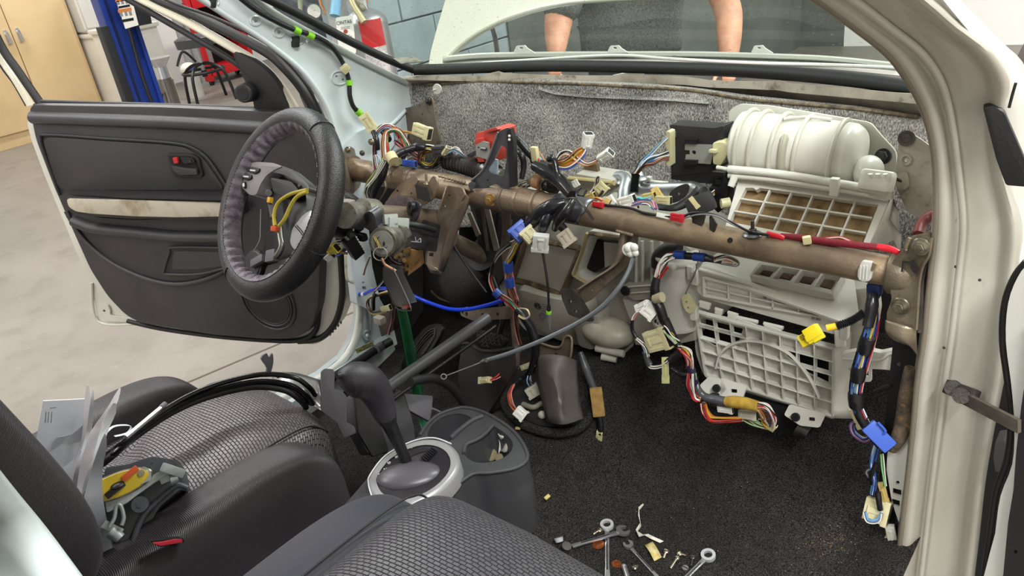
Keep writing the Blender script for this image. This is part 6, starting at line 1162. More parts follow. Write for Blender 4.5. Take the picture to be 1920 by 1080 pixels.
# long rubber weatherstrip laid across the seat, bright rod
pth = [Dp(186, 872, 1.36), Zp(215, 850, .70), Zp(260, 812, .705), Zp(330, 765, .71), Zp(400, 735, .71), Zp(480, 717, .705), Zp(540, 722, .69), Zp(570, 740, .66), Zp(582, 755, .62)]
tube('rubber_weatherstrip', pth, .011, RUBG, None, 10, flat=.55); t = bpy.data.objects['rubber_weatherstrip']; tag(t, 'long glossy black rubber weatherstrip lying across the driver seat cushion', 'weatherstrip')
tube('strip_lip', [p+Vector((.004, .012, .012)) for p in pth], .005, RUBG, t); tube('strip_channel', [p+Vector((0, -.012, -.004)) for p in pth], .006, RUB, t)
a, b = Zp(236, 820, .725), Zp(302, 765, .725)
t = thing('metal_rod', 'bright chrome tube with square end beside the weatherstrip', 'rod', tuple(a)); MB().cyl(a, b, .0045, None, 16).build('rod', CHROME, t); MB().cyl(b, b+(b-a).normalized()*.012, .0058, .0058, 16).build('rod_cap', GRYP, t)
# ------------------------------------------------------------------ centre console and shifter
co = thing('centre_console', 'charcoal plastic centre console with two cup wells and silver shifter ring', 'console', (0, -.4, .36))
FZc = FZ(.56); rim_ = [(787, 817), (800, 797), (820, 779), (847, 768), (873, 764), (907, 773), (940, 791), (967, 813), (985, 840), (988, 862), (965, 878), (920, 886), (888, 888), (862, 905), (835, 932), (790, 978), (700, 1060), (600, 1020), (676, 912), (735, 852)]
rimc = [FZc.uv(x, y) for x, y in c2(rim_, 4)]
cupL = c2([(802, 812), (812, 795), (832, 781), (858, 775), (880, 781), (886, 792), (872, 800), (856, 812), (845, 826), (826, 832), (808, 828)], 3)
cupR = c2([(871, 852), (874, 838), (888, 828), (904, 818), (922, 800), (938, 806), (955, 820), (962, 834), (955, 850), (935, 862), (905, 868), (884, 864)], 3)
mb = MB(); mb.prism(FZc, rimc, .014, 0, [[FZc.uv(x, y) for x, y in cupL], [FZc.uv(x, y) for x, y in cupR]]); mb.build('top_deck', TRIM2, co)
V = []; n_ = len(rimc)
cx_ = sum(p[0] for p in rimc)/n_; cy_ = sum(p[1] for p in rimc)/n_
rows = []
for z, s, o in ((.560, 1.0, 0), (.553, 1.012, 0), (.53, 1.02, 0), (.505, 1.022, 0), (.502, 1.03, 0), (.47, 1.03, 0), (.40, 1.0, 0)): rows.append([(cx_+(x-cx_)*s, cy_+(y-cy_)*(1+(s-1)*.5), z) for x, y in rimc])
grid('side_wall', rows, TRIM2, co, closed=True)
tube('rim_bead', [FZ(.561).hit(x, y) for x, y in rim_[:14]], .0035, TRIM2, co)
for cup, dep in ((cupL, .075), (cupR, .07)):
    u = [FZc.uv(x, y) for x, y in cup]; mx = sum(p[0] for p in u)/len(u); my = sum(p[1] for p in u)/len(u)
    rows = [[(mx+(x-mx)*s, my+(y-my)*s, .556-d_) for x, y in u] for s, d_ in ((1, 0), (.97, .01), (.86, dep*.9), (.8, dep), (.01, dep))]
    grid('cup_well', rows, TRIM2, co, closed=True)
# divider fin with notch between the two wells
tube('well_divider', [FZ(.562).hit(x, y) for x, y in ((845, 822), (862, 806), (886, 788), (905, 780))], .005, TRIM2, co); tube('well_divider', [FZ(.562).hit(x, y) for x, y in ((870, 850), (874, 834), (892, 825), (908, 815), (924, 798))], .004, TRIM2, co)
FZr = Fr((0, -.45, .582), (1, 0, .04), (0, 1, .06))
ringo = c2([(690, 914), (692, 893), (722, 855), (772, 829), (813, 823), (846, 834), (862, 858), (856, 888), (826, 920), (780, 945), (740, 950), (705, 938)], 4); ringi = c2([(706, 906), (710, 888), (740, 850), (785, 832), (812, 835), (828, 850), (820, 876), (790, 902), (755, 925), (722, 930)], 4)
u = [FZr.uv(x, y) for x, y in ringo]; mx = sum(p[0] for p in u)/len(u); my = sum(p[1] for p in u)/len(u)
def sc_(u, s, w): return [FZr.p(mx+(x-mx)*s, my+(y-my)*s, w) for x, y in u]
ui = [FZr.uv(x, y) for x, y in ringi]
grid('shifter_ring', [sc_(u, 1.0, -.03), sc_(u, 1.0, -.004), sc_(u, .98, .0), sc_(u, .92, .003)], SILV, co, closed=True)
n1 = len(u); rows = [sc_(u, .925, .003), [FZr.p(x, y, -.001) for x, y in ui]]
if len(ui) != len(u): rows = [sc_(u, .925, .003), sc_(u, .80, .001)]
grid('ring_face', rows, SILV, co, closed=True); tube('ring_bright_edge', [FZr.hit(x, y, .002) for x, y in ((697, 930), (691, 908), (694, 890), (724, 853), (774, 827), (813, 821), (846, 832))], .0014, M('pale_edge', (200, 200, 204), .3), co)
grid('gate_panel', [sc_(u, .86, -.001), sc_(u, .01, -.002)], M('gloss_black_gate', (40, 38, 42), .25), co, closed=True)
for s, x, y in (('D', 729, 868), ('2', 722, 879), ('L', 712, 889), ('N', 743, 857), ('R', 756, 847), ('P', 770, 839)):
    text(s, FZr.hit(x, y, .0005), (.75, -.6, 0), (.6, .75, 0), .008, M('pale_letter', (210, 210, 210), .5), co, 'gate_letter')
tube('gate_slot', [FZr.hit(x, y, .0) for x, y in ((718, 905), (722, 890), (745, 868), (775, 850), (800, 842))], .0045, DARK, co, flat=.4)
for k in range(7): MB().box(aim(FZr.hit(806-3*k, 838+k*3, .002), FZr.hit(822-3*k, 850+k*3, .002), Vector((0, 0, 1))), (.018, .002, .006)).build('gate_blade', PLK, co)
dc = FZr.hit(768, 893, -.004); rr2 = Matrix.Rotation(rad(38), 4, 'Z')
MB().sph(dc, .044, 28, (1.35, .78, .42), rr2).build('shift_dome', M('grey_dome', (78, 76, 82), .35), co)
sl = thing('shift_lever', 'black gear lever with rounded leather-look knob rising from the console', 'gear lever', tuple(dc))
XK = -.012
pts = [(768, 880, XK+.012, .0095), (752, 842, XK+.008, .0105), (738, 812, XK+.004, .012), (730, 795, XK, .0135), (722, 775, XK-.004, .0205), (712, 750, XK-.008, .025), (700, 727, XK-.010, .0285), (684, 714, XK-.012, .031), (664, 712, XK-.014, .030), (650, 716, XK-.015, .024), (641, 722, XK-.016, .013)]
P_ = cr([Xp(x, y, v) for x, y, v, q in pts], 5); rs = np.interp(np.linspace(0, len(pts)-1, len(P_)), range(len(pts)), [q for *_, q in pts]).tolist()
ks = int(len(P_)*.36)
V, Fc = tubem(P_[:ks+2], rs[:ks+2], 20); obj('shaft', V, Fc, PLK, sl)
V, Fc = tubem(P_[ks:], rs[ks:], 32); ko = obj('knob', V, Fc, M('satin_charcoal_knob', (58, 56, 62), .42, bump=.3, bs=700), sl)
b = Xp(638, 704, XK-.012); MB().cyl(b, b+(P_[-1]-P_[-8]).normalized()*.006+Vector((0, 0, .002)), .006, .005, 14).build('release_button', PLK, ko)
# coins and tissue in the near well
for x, y, r, lab, mm in ((903, 852, .0105, 'silver coin standing against the well wall, left of the coin pile', BRASS), (921, 853, .0122, 'largest silver coin lying in the near cup well', BRASS), (920, 839, .009, 'dark coin behind the largest coin in the cup well', DSTEEL), (936, 858, .008, 'small coin by the tissue in the cup well', BRASS)):
    c = Zp(x, y, .505); n = Vector((.3, -.5, .8)).normalized() if r != .0105 else Vector((.6, -.7, .4)).normalized(); tag(MB().cyl(c, c+n*.0018, r, r, 26).cyl(c+n*.0018, c+n*.0021, r*.86, r*.84, 26).build('coin', mm, None), lab, 'coin')
m = grid('tissue', crgrid([[Zp(x, y, z) for x, y, z in q] for q in (((932, 808, .545), (938, 816, .55), (952, 818, .55), (960, 826, .55)), ((936, 830, .53), (942, 834, .52), (950, 834, .535), (958, 838, .53)), ((934, 850, .515), (940, 846, .51), (946, 848, .52), (952, 846, .515)))], 3, 3), M('tissue', (206, 202, 194), .8), None, .0015); tag(m, 'crumpled white tissue in the near cup well', 'tissue')
# ------------------------------------------------------------------ pieces on the far footwell side of the console
def pl(name, lab, cat, fr, px, th, mat, bev=.002, holes=()):
    t = thing(name, lab, cat, tuple(fr.hit(*px[0]))); MB().pp(fr, px, th, 0, holes, bev if not holes else 0).build('panel', mat, t); return t
fq = Fr(Xp(630, 760, -.20), (.4, 1, 0), (-.5, 0, 1))
t = pl('trim_panel', 'lavender-grey flat trim piece standing left of the gear knob', 'trim', fq, rd([(602, 697), (609, 691), (625, 692), (628, 700), (627, 730), (642, 733), (651, 745), (651, 792), (665, 800), (668, 812), (645, 822), (632, 793), (602, 770)], 3), .006, GRYP)
fq = Fr(Xp(720, 790, -.16), (.2, 1, 0), (-.6, 0, 1))
t = pl('column_cover', 'charcoal shell of the removed lower column cover behind the gear lever', 'cover', fq, rd([(664, 738), (716, 731), (755, 731), (764, 750), (778, 800), (780, 832), (730, 850), (690, 852), (668, 810)], 6), .05, M('mid_charcoal', (76, 76, 80), .5), .006)
MB().pp(Fr(fq.p(0, 0, .003), fq.ex, fq.ey), rd([(664, 742), (684, 739), (712, 790), (730, 845), (700, 858), (672, 812)], 5), .01, .004, (), .003).build('inner_face', PLK2, t)
fq = Fr(Xp(790, 760, -.14), (.1, 1, 0), (-.6, 0, 1))
t = pl('grey_bracket_plate', 'grey plastic plate behind the green strap above the far cup well', 'plate', fq, rd([(758, 738), (812, 742), (810, 770), (806, 790), (768, 770)], 3), .01, GRYP)
tube('bright_edge', [fq.hit(x, y, .004) for x, y in ((810, 766), (832, 775))], .0025, CHROME, t)
t = tag(tube('trim_hoop', [Xp(x, y, -.10) for x, y in ((770, 716), (793, 711), (815, 710), (843, 723), (865, 748), (878, 772), (884, 800))], .0095, PLK2, None, 14), 'black curved plastic hoop beyond the far cup well', 'trim')
t = thing('column_shaft', 'dark grey round strut crossing the driver footwell diagonally', 'strut', tuple(Yp(800, 670, -.2)))
a, b = Yp(712, 738, -.36), Yp(915, 596, -.06); MB().cyl(a, b, .0125, None, 20).build('strut_tube', M('dark_grey_tube', (74, 74, 76), .4), t); MB().cyl(a+Vector((.01, .01, -.024)), b+Vector((.01, .01, -.024)), .004, None, 10).build('cable_guide', PLK, t)
t = thing('grab_strip', 'black sill trim strip with a printed label along the far sill', 'trim', tuple(Xp(640, 690, -.62)))
tube('strip', [Xp(x, y, -.63) for x, y in ((600, 722), (640, 698), (680, 672), (704, 656), (732, 640))], .012, PLK2, t)
MB().pp(FX(-.61), [(666, 655), (698, 640), (702, 648), (670, 663)], .002).build('printed_label', M('yellow_green_label', (180, 176, 120), .5, c2=(110, 108, 70), ns=200, thr=(.5, .55)), t); MB().cyl(Xp(706, 655, -.62), Xp(716, 648, -.62), .0125, .0125, 14).build('grey_collar', GRYP, t)
t = thing('curved_tab', 'small grey curved plastic tab standing left of the foil plate', 'tab', tuple(Zp(502, 700, .6)))
fq = Fr(Xp(502, 680, -.42), (.2, 1, 0), (-.3, 0, 1)); MB().pp(fq, c2([(490, 672), (500, 662), (505, 670), (511, 662), (513, 680), (506, 704), (496, 706), (501, 690)], 3), .008, 0, (), .002).build('tab', GRYP, t)
t = thing('foil_plate', 'shiny crinkled aluminium shield between sill and seat front', 'shield', tuple(Zp(560, 730, .5)))
rows = [[Zp(x, y, z+.008*math.sin(x*.4+y*.3)) for x, y, z in q] for q in (((508, 700, .55), (530, 697, .56), (560, 700, .55), (600, 712, .53)), ((515, 720, .54), (545, 722, .54), (575, 728, .53), (600, 735, .52)), ((540, 740, .52), (565, 745, .53), (585, 748, .51), (604, 755, .51)), ((575, 752, .51), (585, 758, .51), (595, 765, .50), (606, 775, .49)))]
grid('foil', crgrid(rows, 3, 3), M('crinkled_foil', (180, 176, 176), .3, .85, bump=.8, bs=60), t, .002); MB().cyl(Zp(520, 706, .565), Zp(521, 704, .566), .006, None, 12).build('hole', DARK, t)
# pedals and footrest
t = thing('brake_pedal', 'black rubber brake pedal with chevron tread', 'pedal', tuple(Yp(918, 640, .05)))
f = Fr(Yp(918, 640, .0), (1, -.1, 0), (0, .35, 1))
MB().pp(f, rd([(893, 618), (912, 620), (945, 632), (949, 640), (942, 652), (925, 652), (903, 648), (893, 640)], 4), .012, 0, (), .002).build('pad', RUB, t)
m = MB()
for i in range(5):
    for j in range(6):
        x, y = 899+j*8+i*1.5, 623+i*6+j*1.2
        if 894 < x < 942 and y < 649: m.tube([f.hit(x-3, y+2, .0012), f.hit(x, y-2, .0012), f.hit(x+3, y+2.5, .0012)], .0011, 5, 1)
o = m.build('tread', M('worn_rubber', (70, 68, 68), .6), t); tag(o, kind='stuff')
tube('pedal_arm', [f.hit(x, y, -.012) for x, y in ((935, 630), (942, 600), (938, 560), (925, 520))], .007, PLK, t)
t = thing('footrest', 'black moulded footrest pad on the far footwell carpet', 'footrest', tuple(Yp(800, 660, .05)))
f = Fr(Yp(795, 650, .02), (.9, -.35, 0), (-.2, .5, .9))
MB().pp(f, c2([(752, 690), (765, 655), (795, 615), (818, 607), (828, 612), (824, 630), (800, 670), (775, 700)], 4), .01, 0, (), .003).build('pad', PLK, t)
for o_ in (0, 1, 2): tube('tread_groove', [f.hit(x, y, .002) for x, y in ((764+4*o_, 682-3*o_), (778+4*o_, 652), (800+3*o_, 624+3*o_), (815, 617+4*o_), (812, 632+2*o_), (790+2*o_, 664))], .0017, M('worn_rubber', (70, 68, 68)), t)
t = thing('side_trim_panel', 'dark brown-black tunnel side panel with rolled top edge below the brake pedal', 'panel', tuple(Yp(900, 700, -.05)))
f = Fr(Yp(900, 700, -.08), (1, -.45, 0), (0, .2, 1))
MB().pp(f, rd([(858, 700), (866, 640), (885, 645), (900, 658), (930, 660), (966, 655), (968, 690), (950, 720), (925, 760), (905, 790), (868, 770)], 5), .006, 0, (), .002).build('panel', M('brownish_black_plastic', (44, 38, 38), .6, c2=(34, 30, 30), ns=12), t)
tube('rolled_edge', [f.hit(x, y, .003) for x, y in ((862, 644), (882, 645), (898, 656), (925, 659), (968, 652))], .004, M('brownish_black_plastic', (44, 38, 38)), t)
t = thing('footwell_insulation', 'domed grey-black felt around the steering joint in the driver footwell', 'insulation', tuple(Yp(860, 520, .2)))
rows = []
for j in range(7):
    v = j/6; rows.append([Yp(795+(960-795)*u_, 470+115*v+10*math.sin(u_*3.1)*v, .24-.13*math.sin(u_*math.pi)*math.sin(v*math.pi)) for u_ in [i/8 for i in range(9)]])
grid('felt_dome', crgrid(rows, 3, 3), FELTD, t, .004); tube('felt_edge', [Yp(x, y, .17) for x, y in ((808, 545), (830, 562), (862, 566), (900, 556), (925, 545))], .0035, M('frayed_edge', (132, 116, 92)), t)
MB().cyl(Yp(905, 475, .12), Yp(950, 500, .2), .045, .05, 24).build('joint_boot', PLK2, t); MB().cyl(Yp(850, 452, .06), Yp(915, 485, .13), .02, .022, 18).build('lower_shaft', BEAMD, t)
tube('cable_rod', [Yp(850, 460, .02), Yp(880, 505, .02), Yp(912, 548, .02)], .0028, PLK, t)
# ------------------------------------------------------------------ wiring looms
def T(pts): return [Yp(*p) for p in pts]
def pr_(pts, w): return w*pxs(Yp(*pts[0]))
def B(par, pts, wpx, n, cols=MIX, seed=0, r=None, wob=.25):
    s = pxs(Yp(*pts[0])); R_ = [q*s for q in wpx] if hasattr(wpx, '__len__') else wpx*s
    bundle(par, T(pts), R_, n, cols, r or .00125, seed, 5, wob)
def tape(par, pts, wpx, mat=None, name='tape', flat=1.0):
    s = pxs(Yp(*pts[0])); r = [q*s for q in wpx] if hasattr(wpx, '__len__') else wpx*s
    return tube(name, T(pts), r, mat or TAPE, par, 10, flat=flat)
def CN(par, x0, y0, x1, y1, Y, w, mat, th=.55, roll=20, Y2=None, name='connector', **k):
    a, b = Yp(x0, y0, Y), Yp(x1, y1, Y if Y2 is None else Y2); return conn(par, a, b, w*pxs(a), mat, th, roll, 3, name, **k)
def loom(name, lab, x, y, Y, cat='wiring'): return thing(name, lab, cat, tuple(Yp(x, y, Y)))
LG = (130, 200, 40); LGM = M('lime_tape', LG, .45)
# pillar lead with lime tapes
L = thing('pillar_cable', 'black cable with lime green tapes running down the far pillar to an ivory plug', 'cable', tuple(Xp(640, 120, -.66)))
pp_ = [(420, -30), (470, 12), (510, 36), (552, 56), (590, 68), (622, 88), (644, 120), (654, 152), (656, 180), (664, 202), (684, 220)]
tube('cable', [Xp(x, y, -.665) for x, y in pp_], .0062, TAPE, L)
for a, b in (((551, 54), (562, 60)), ((576, 64), (587, 69)), ((654, 150), (655, 160)), ((668, 207), (676, 214))): tube('lime_tape', [Xp(*a, -.665), Xp(*b, -.665)], .0085, LGM, L, interp=False)
MB().box(aim(Xp(643, 124, -.655), Xp(652, 134, -.655)), (.018, .022, .016), .004).build('cream_clip', CONI, L)
conn(L, Xp(680, 214, -.62), Xp(702, 246, -.60), .026, CONI, .7, 10, 3)
tube('spare_wire', [Xp(x, y, -.672) for x, y in ((575, 62), (600, 76), (640, 110), (655, 150))], .0022, RUB, L)
# loom at the far end: loop above the column
L = loom('far_end_loom', 'tangle of multicoloured wires looping over the far end of the beam', 720, 270, -.02)
B(L, [(705, 330, -.03), (702, 290, -.01), (704, 255, .0), (722, 236, .02), (740, 242, .03), (746, 262, .03)], [5, 6, 5, 5, 6, 6], 12, [LBL, WHT, BLK, PNK, RED, GRY, GRN, BLK, WHT, VIO, LBL, BLK], 1)
B(L, [(725, 298, -.02), (722, 270, .0), (726, 248, .02), (744, 244, .03), (758, 262, .04), (770, 285, .04)], [9, 7, 5, 5, 7, 9], 14, [GRN, RED, ORG, PNK, LGN, ORG, GRY, GRN, BRN, RED, WHT, ORG, GRY, GRN], 2)
B(L, [(706, 290, -.03), (712, 312, -.035), (722, 330, -.04)], 6, 8, [LBL, WHT, GRY, PNK], 5)
B(L, [(742, 252, .03), (756, 247, .04), (775, 249, .05)], [3, 2, 3], 4, [ORG, BRN, WHT, YEL], 3)
CN(L, 777, 240, 806, 252, .05, 22, CONI, .6, 15)
tape(L, [(724, 300, -.03), (716, 328, -.045), (702, 356, -.055), (696, 378, -.05)], [7, 9, 8, 6])
tape(L, [(735, 296, -.03), (752, 285, -.01), (772, 278, .01), (782, 276, .02)], [8, 7, 6, 5])
B(L, [(720, 300, -.045), (704, 328, -.055), (688, 352, -.06), (690, 372, -.055), (700, 378, -.05)], [6, 8, 9, 7, 4], 14, [GRN, WHT, LGN, GRN, YEL, WHT, GRN, BRN, PNK, GRN, WHT], 4)
MB().add(*tubem(T([(731, 290, -.035), (738, 302, -.04)]), .013, 12)).build('tape_wrap', TAPEI, L)
B(L, [(742, 262, .04), (760, 276, .04), (772, 286, .05), (790, 300, .06)], 7, 9, [RED, BRN, PNK, WHT, BLK, RED], 8)
tape(L, [(700, 247, .0), (706, 262, -.01), (708, 280, -.01)], 5)
tape(L, [(712, 238, .03), (722, 250, .03), (728, 262, .02)], 7)
# loom along the back of the beam
L = loom('rear_beam_loom', 'black-taped loom with grey block and fanned coloured wires behind the far half of the beam', 800, 285, .03)
B(L, [(735, 298, -.0), (756, 285, .02), (776, 276, .03), (800, 275, .04), (822, 280, .05)], [5, 6, 6, 5, 6], 12, [WHT, BLK, ORG, YEL, WHT, BLK, YEL, GRN], 11)
tape(L, [(762, 282, .02), (780, 276, .02), (798, 276, .03)], [6, 8, 6])
B(L, [(790, 300, .05), (792, 288, .05), (805, 280, .05), (820, 283, .05)], [9, 8, 6, 5], 10, [YEL, BRN, ORG, BLK, BRN], 12)
B(L, [(788, 308, .05), (802, 312, .05), (818, 308, .05), (828, 292, .05)], [8, 8, 8, 6], 12, [BRN, BLK, GRY, BLK, BRN, YEL], 13)
CN(L, 815, 283, 842, 282, .03, 20, M('dark_grey_block', (60, 56, 58), .45), .8, 15)
CN(L, 832, 290, 842, 276, .02, 10, CONI, .6, 30)
B(L, [(840, 284, .02), (850, 277, .025), (862, 283, .03), (875, 295, .05)], [5, 7, 6, 4], 8, [LBL, WHT, LGN, GRY, PNK, WHT], 14)
CN(L, 756, 304, 780, 308, .0, 11, CONB, .6, 20); B(L, [(762, 302, .0), (765, 296, .01), (772, 294, .02)], 4, 5, [WHT, BLK, GRY], 15)
MB().box(Yp(740, 303, .0), (.03, .02, .015), .003).build('ivory_block', CONI, L)
for k in range(3): tube('steel_rod', T([(874, 292+3*k, .06), (895, 281+3*k, .06)]), .002, ZINC, L, interp=False)
# column switches and connectors left of the beam
L = loom('column_plug', 'black multi-pin plug with dark blue leads beside the steering wheel rim', 662, 460, -.24, 'plug')
a, b = Yp(652, 446, -.25), Yp(672, 478, -.23); m = aim(a, b, None, -15); s = pxs(a)
o = MB().box(m, ((b-a).length, 26*s, 18*s), .003).build('plug_body', PLK, L)
for k in range(7): MB().box(m @ Matrix.Translation(((b-a).length*(-.42+.14*k), 12*s, 9*s)), (.0035, .003, .004)).build('pin', CONW, o)
B(L, [(630, 478, -.25), (640, 472, -.25), (650, 460, -.245)], [4, 5, 6], 7, [BLU, BLK, (60, 60, 100), BLK], 21)
MB().pp(Fr(Yp(645, 455, -.25), (1, -.3, 0), (0, 0, 1)), [(634, 462), (646, 444), (652, 450), (644, 472)], .004).build('mauve_flag', M('mauve_plastic', (172, 164, 184), .5), L)
for k in range(2): tube('thin_lead', T([(629, 452+4*k, -.27), (648, 449+6*k, -.25)]), .0009, wmat(WHT), L, interp=False)
L = loom('small_yellow_plug', 'small yellow plug with clear latch hanging beside the steering wheel rim', 625, 466, -.27, 'plug')
CN(L, 616, 470, 632, 464, -.27, 16, CONY, .7, 20); B(L, [(630, 468, -.265), (640, 474, -.26), (652, 476, -.25)], 2, 4, [ORG, YEL, BRN], 22); CN(L, 612, 486, 624, 478, -.27, 12, CLR, .6, 20)
L = loom('column_switch_parts', 'black stalk switch pieces and grey cover between wheel and beam', 655, 375, -.15, 'switch')
rows = [T([(646, 362, -.12), (656, 361, -.13), (668, 368, -.13), (680, 378, -.12)]), T([(648, 372, -.15), (658, 370, -.16), (668, 378, -.15), (680, 388, -.14)])]
grid('curved_cover', crgrid(rows, 4, 2), PLK2, L, .003)
MB().box(Yp(654, 388, -.18), (.03, .02, .03), .004).build('grey_block', M('grey_lump', (150, 142, 132)), L); MB().box(Yp(690, 392, -.14), (.04, .012, .01), .003).build('switch_arm', PLK, L); MB().box(Yp(668, 442, -.22), (.06, .014, .016), .005).build('switch_arm', PLK, L)
tube('lever', T([(655, 384, -.2), (665, 392, -.19), (685, 395, -.17)]), .004, GRYP, L)
# tan fuse bracket below the ignition
L = loom('relay_bracket', 'yellow-zinc slotted bracket with tan relays and black wires below the ignition', 765, 490, -.12, 'bracket')
f = Fr(Yp(765, 490, -.12), (1, .3, 0), (0, 0, 1))
MB().pp(f, rd([(755, 468), (768, 464), (772, 485), (770, 508), (760, 508), (758, 490)], 2), .004, 0, [rd([(762, 496), (766, 496), (766, 503), (762, 503)], 1)]).build('bracket', GOLDZ, L)
MB().pp(Fr(f.p(0, 0, -.02), f.ex, f.ey), [(770, 468), (784, 470), (786, 486), (772, 500)], .02, 0, (), .002).pp(Fr(f.p(0, 0, -.03), f.ex, f.ey), [(766, 500), (786, 486), (788, 500), (764, 518)], .02, 0, (), .002).build('relay', M('tan_relay', (168, 128, 84), .5), L)
for k in range(7): MB().box(f.m(*f.uv(740+k*4, 476+(k % 3)*5), .004) @ Matrix.Rotation(k, 4, 'Z'), (.012, .007, .008), .002).build('terminal', M('bright_brass', (226, 186, 128), .3, .7) if k % 2 else STEEL, L)
B(L, [(726, 470, -.17), (732, 486, -.15), (748, 494, -.13), (762, 492, -.12)], [3, 6, 6, 3], 9, [BLK, BLK, GRY, BLK, BRN], 23)
MB().pp(Fr(f.p(0, 0, -.01), f.ex, f.ey), [(744, 500), (756, 504), (758, 512), (746, 506)], .01).build('brown_lug', BEAMD, L)
# central harness over the beam: trunk, loops, two white plugs
L = loom('centre_trunk_loom', 'thick black-taped trunk loom crossing behind the grey A-shaped stay to two white plugs', 1010, 300, .02)
tape(L, [(958, 250, .03), (975, 266, .03), (990, 284, .03), (1002, 298, .03)], [6, 8, 8, 7]); tape(L, [(1002, 310, .0), (1030, 326, -.005), (1052, 342, -.01), (1072, 366, -.03)], [10, 14, 13, 10], M('shiny_black_tape', (30, 30, 34), .22, bump=.5, bs=60))
tape(L, [(966, 280, .02), (978, 292, .01), (982, 312, .01), (978, 336, .0)], [4, 6, 6, 4]); tape(L, [(1028, 300, .0), (1034, 296, .0), (1040, 304, .0), (1046, 330, -.01), (1062, 350, -.02), (1082, 352+10, -.02)], [5, 7, 6, 6, 7, 6], MATS['shiny_black_tape'])
tape(L, [(1000, 300, .03), (1020, 310, .02), (1040, 309, .02)], [8, 9, 6])
B(L, [(1032, 306, .01), (1055, 306, .01), (1072, 298, .015), (1086, 284, .02), (1098, 278, .03)], [5, 7, 8, 7, 3], 13, [ORG, YEL, ORG, BRN, WHT, ORG, YEL, BRN, BLK, ORG, YEL], 31)
B(L, [(1038, 312, .005), (1062, 315, .005), (1080, 305, .01), (1094, 290, .02), (1098, 280, .025)], [4, 5, 5, 5, 3], 7, [BLK, ORG, WHT, BRN, BLU, ORG], 32)
B(L, [(1045, 302, .015), (1054, 290, .02), (1068, 288, .02), (1086, 302, .015), (1104, 308, .015), (1124, 298, .02)], [5, 6, 6, 6, 5, 3], 12, [BRN, WHT, PNK, BLK, VIO, BRN, WHT, ORG, BLK, PNK], 33)
CN(L, 1099, 276, 1104, 250, .03, 17, CONW, .8, 25); CN(L, 1124, 299, 1146, 285, .02, 16, CONW, .7, 25)
B(L, [(998, 285, .03), (1008, 290, .03), (1018, 305, .02), (1026, 318, .01)], [6, 7, 6, 4], 10, [ORG, BRN, PNK, WHT, LBL, RED], 34)
MB().box(Yp(1003, 289, .02), (.014, .01, .03), .002).build('tan_tape', TAPEI, L)
# round foil-and-bellows object with clip
L2 = loom('taped_bundle', 'bundle wrapped in dirty cream tape with a black bellows, behind the beam centre', 1010, 345, .02, 'bundle')
tape(L2, [(996, 338, .02), (1010, 340, .02), (1022, 346, .015)], [10, 13, 11], M('dirty_cream_tape', (150, 146, 116), .7, c2=(116, 108, 84), ns=60, bump=.8, bs=120), 'cream_wrap'); tape(L2, [(1002, 339, .012), (1014, 343, .012)], [13.5, 13.5], M('copper_band', (164, 120, 84), .5), 'band')
tape(L2, [(1022, 346, .02), (1032, 350, .015), (1044, 356, .01)], [12, 12, 8], PLK, 'bellows'); B(L2, [(966, 352, .01), (980, 348, .01), (992, 344, .015), (1000, 340, .015)], [6, 7, 7, 5], 9, [LGN, BRN, BLK, YEL, GRY], 35)
for i in range(10): tube('bellows_fold', T([(1024+i*2, 334+i, .002), (1026+i*2, 346+i, .0), (1024+i*2, 356+i*.4, .002)]), .0016, PLK, L2)
# black tape mass under the saddle, then the bundle that drops to the tunnel
L = loom('centre_drop_loom', 'loom with blue tapes dropping from the beam centre to the tunnel', 960, 520, -.06)
ST = MATS['shiny_black_tape']
tape(L, [(1060, 380, -.04), (1035, 388, -.055), (1012, 402, -.06), (994, 420, -.06), (985, 434, -.06)], [9, 15, 16, 12, 8], ST, 'tape_trunk'); tape(L, [(1074, 378, -.05), (1062, 396, -.07), (1046, 416, -.07), (1040, 430, -.065)], [7, 9, 9, 6], ST, 'tape_branch'); tape(L, [(1030, 400, -.06), (1022, 416, -.07), (1016, 434, -.07), (1013, 444, -.07)], [9, 11, 8, 6], ST, 'tape_branch'); tape(L, [(1046, 418, -.055), (1056, 428, -.05), (1064, 436, -.05)], [9, 8, 5], ST, 'tape_branch')
CN(L, 984, 446, 964, 424, -.075, 32, CONB, .6, 10); CN(L, 1002, 452, 983, 431, -.08, 26, CONI, .7, 10) ; CN(L, 1015, 440, 1012, 470, -.085, 30, M('grey_white_plug', (206, 210, 204), .4), .5, 0); CN(L, 1054, 434, 1071, 458, -.06, 26, M('clouded_plug', (176, 166, 148), .4), .6, 10)
B(L, [(978, 448, -.07), (968, 458, -.07), (960, 476, -.07), (953, 492, -.07), (952, 504, -.07)], [6, 8, 8, 6, 5], 18, [YEL, YEL, WHT, YEL, BRN, YEL, WHT, YEL, GRY, YEL, BLK], 41)
B(L, [(972, 452, -.065), (950, 462, -.065), (934, 476, -.06), (926, 492, -.06)], [5, 6, 6, 4], 10, [GRY, WHT, BLK, GRY, WHT], 42)
tape(L, [(926, 490, -.06), (922, 505, -.06), (922, 514, -.06)], 4); B(L, [(922, 508, -.06), (920, 526, -.06), (926, 544, -.06), (934, 554, -.06)], [3, 4, 4, 4], 8, [RED, WHT, GRN, WHT, PNK, BLK], 43)
tape(L, [(953, 492, -.07), (953, 508, -.07)], 9.5, TAPEB, 'blue_tape'); B(L, [(953, 506, -.07), (955, 522, -.07), (960, 545, -.07), (968, 562, -.06)], [7, 8, 7, 6], 16, [PNK, BRN, WHT, BLK, ORG, BRN, WHT, GRY], 44); tape(L, [(954, 521, -.071), (957, 537, -.071)], 9.5, TAPEB, 'blue_tape')
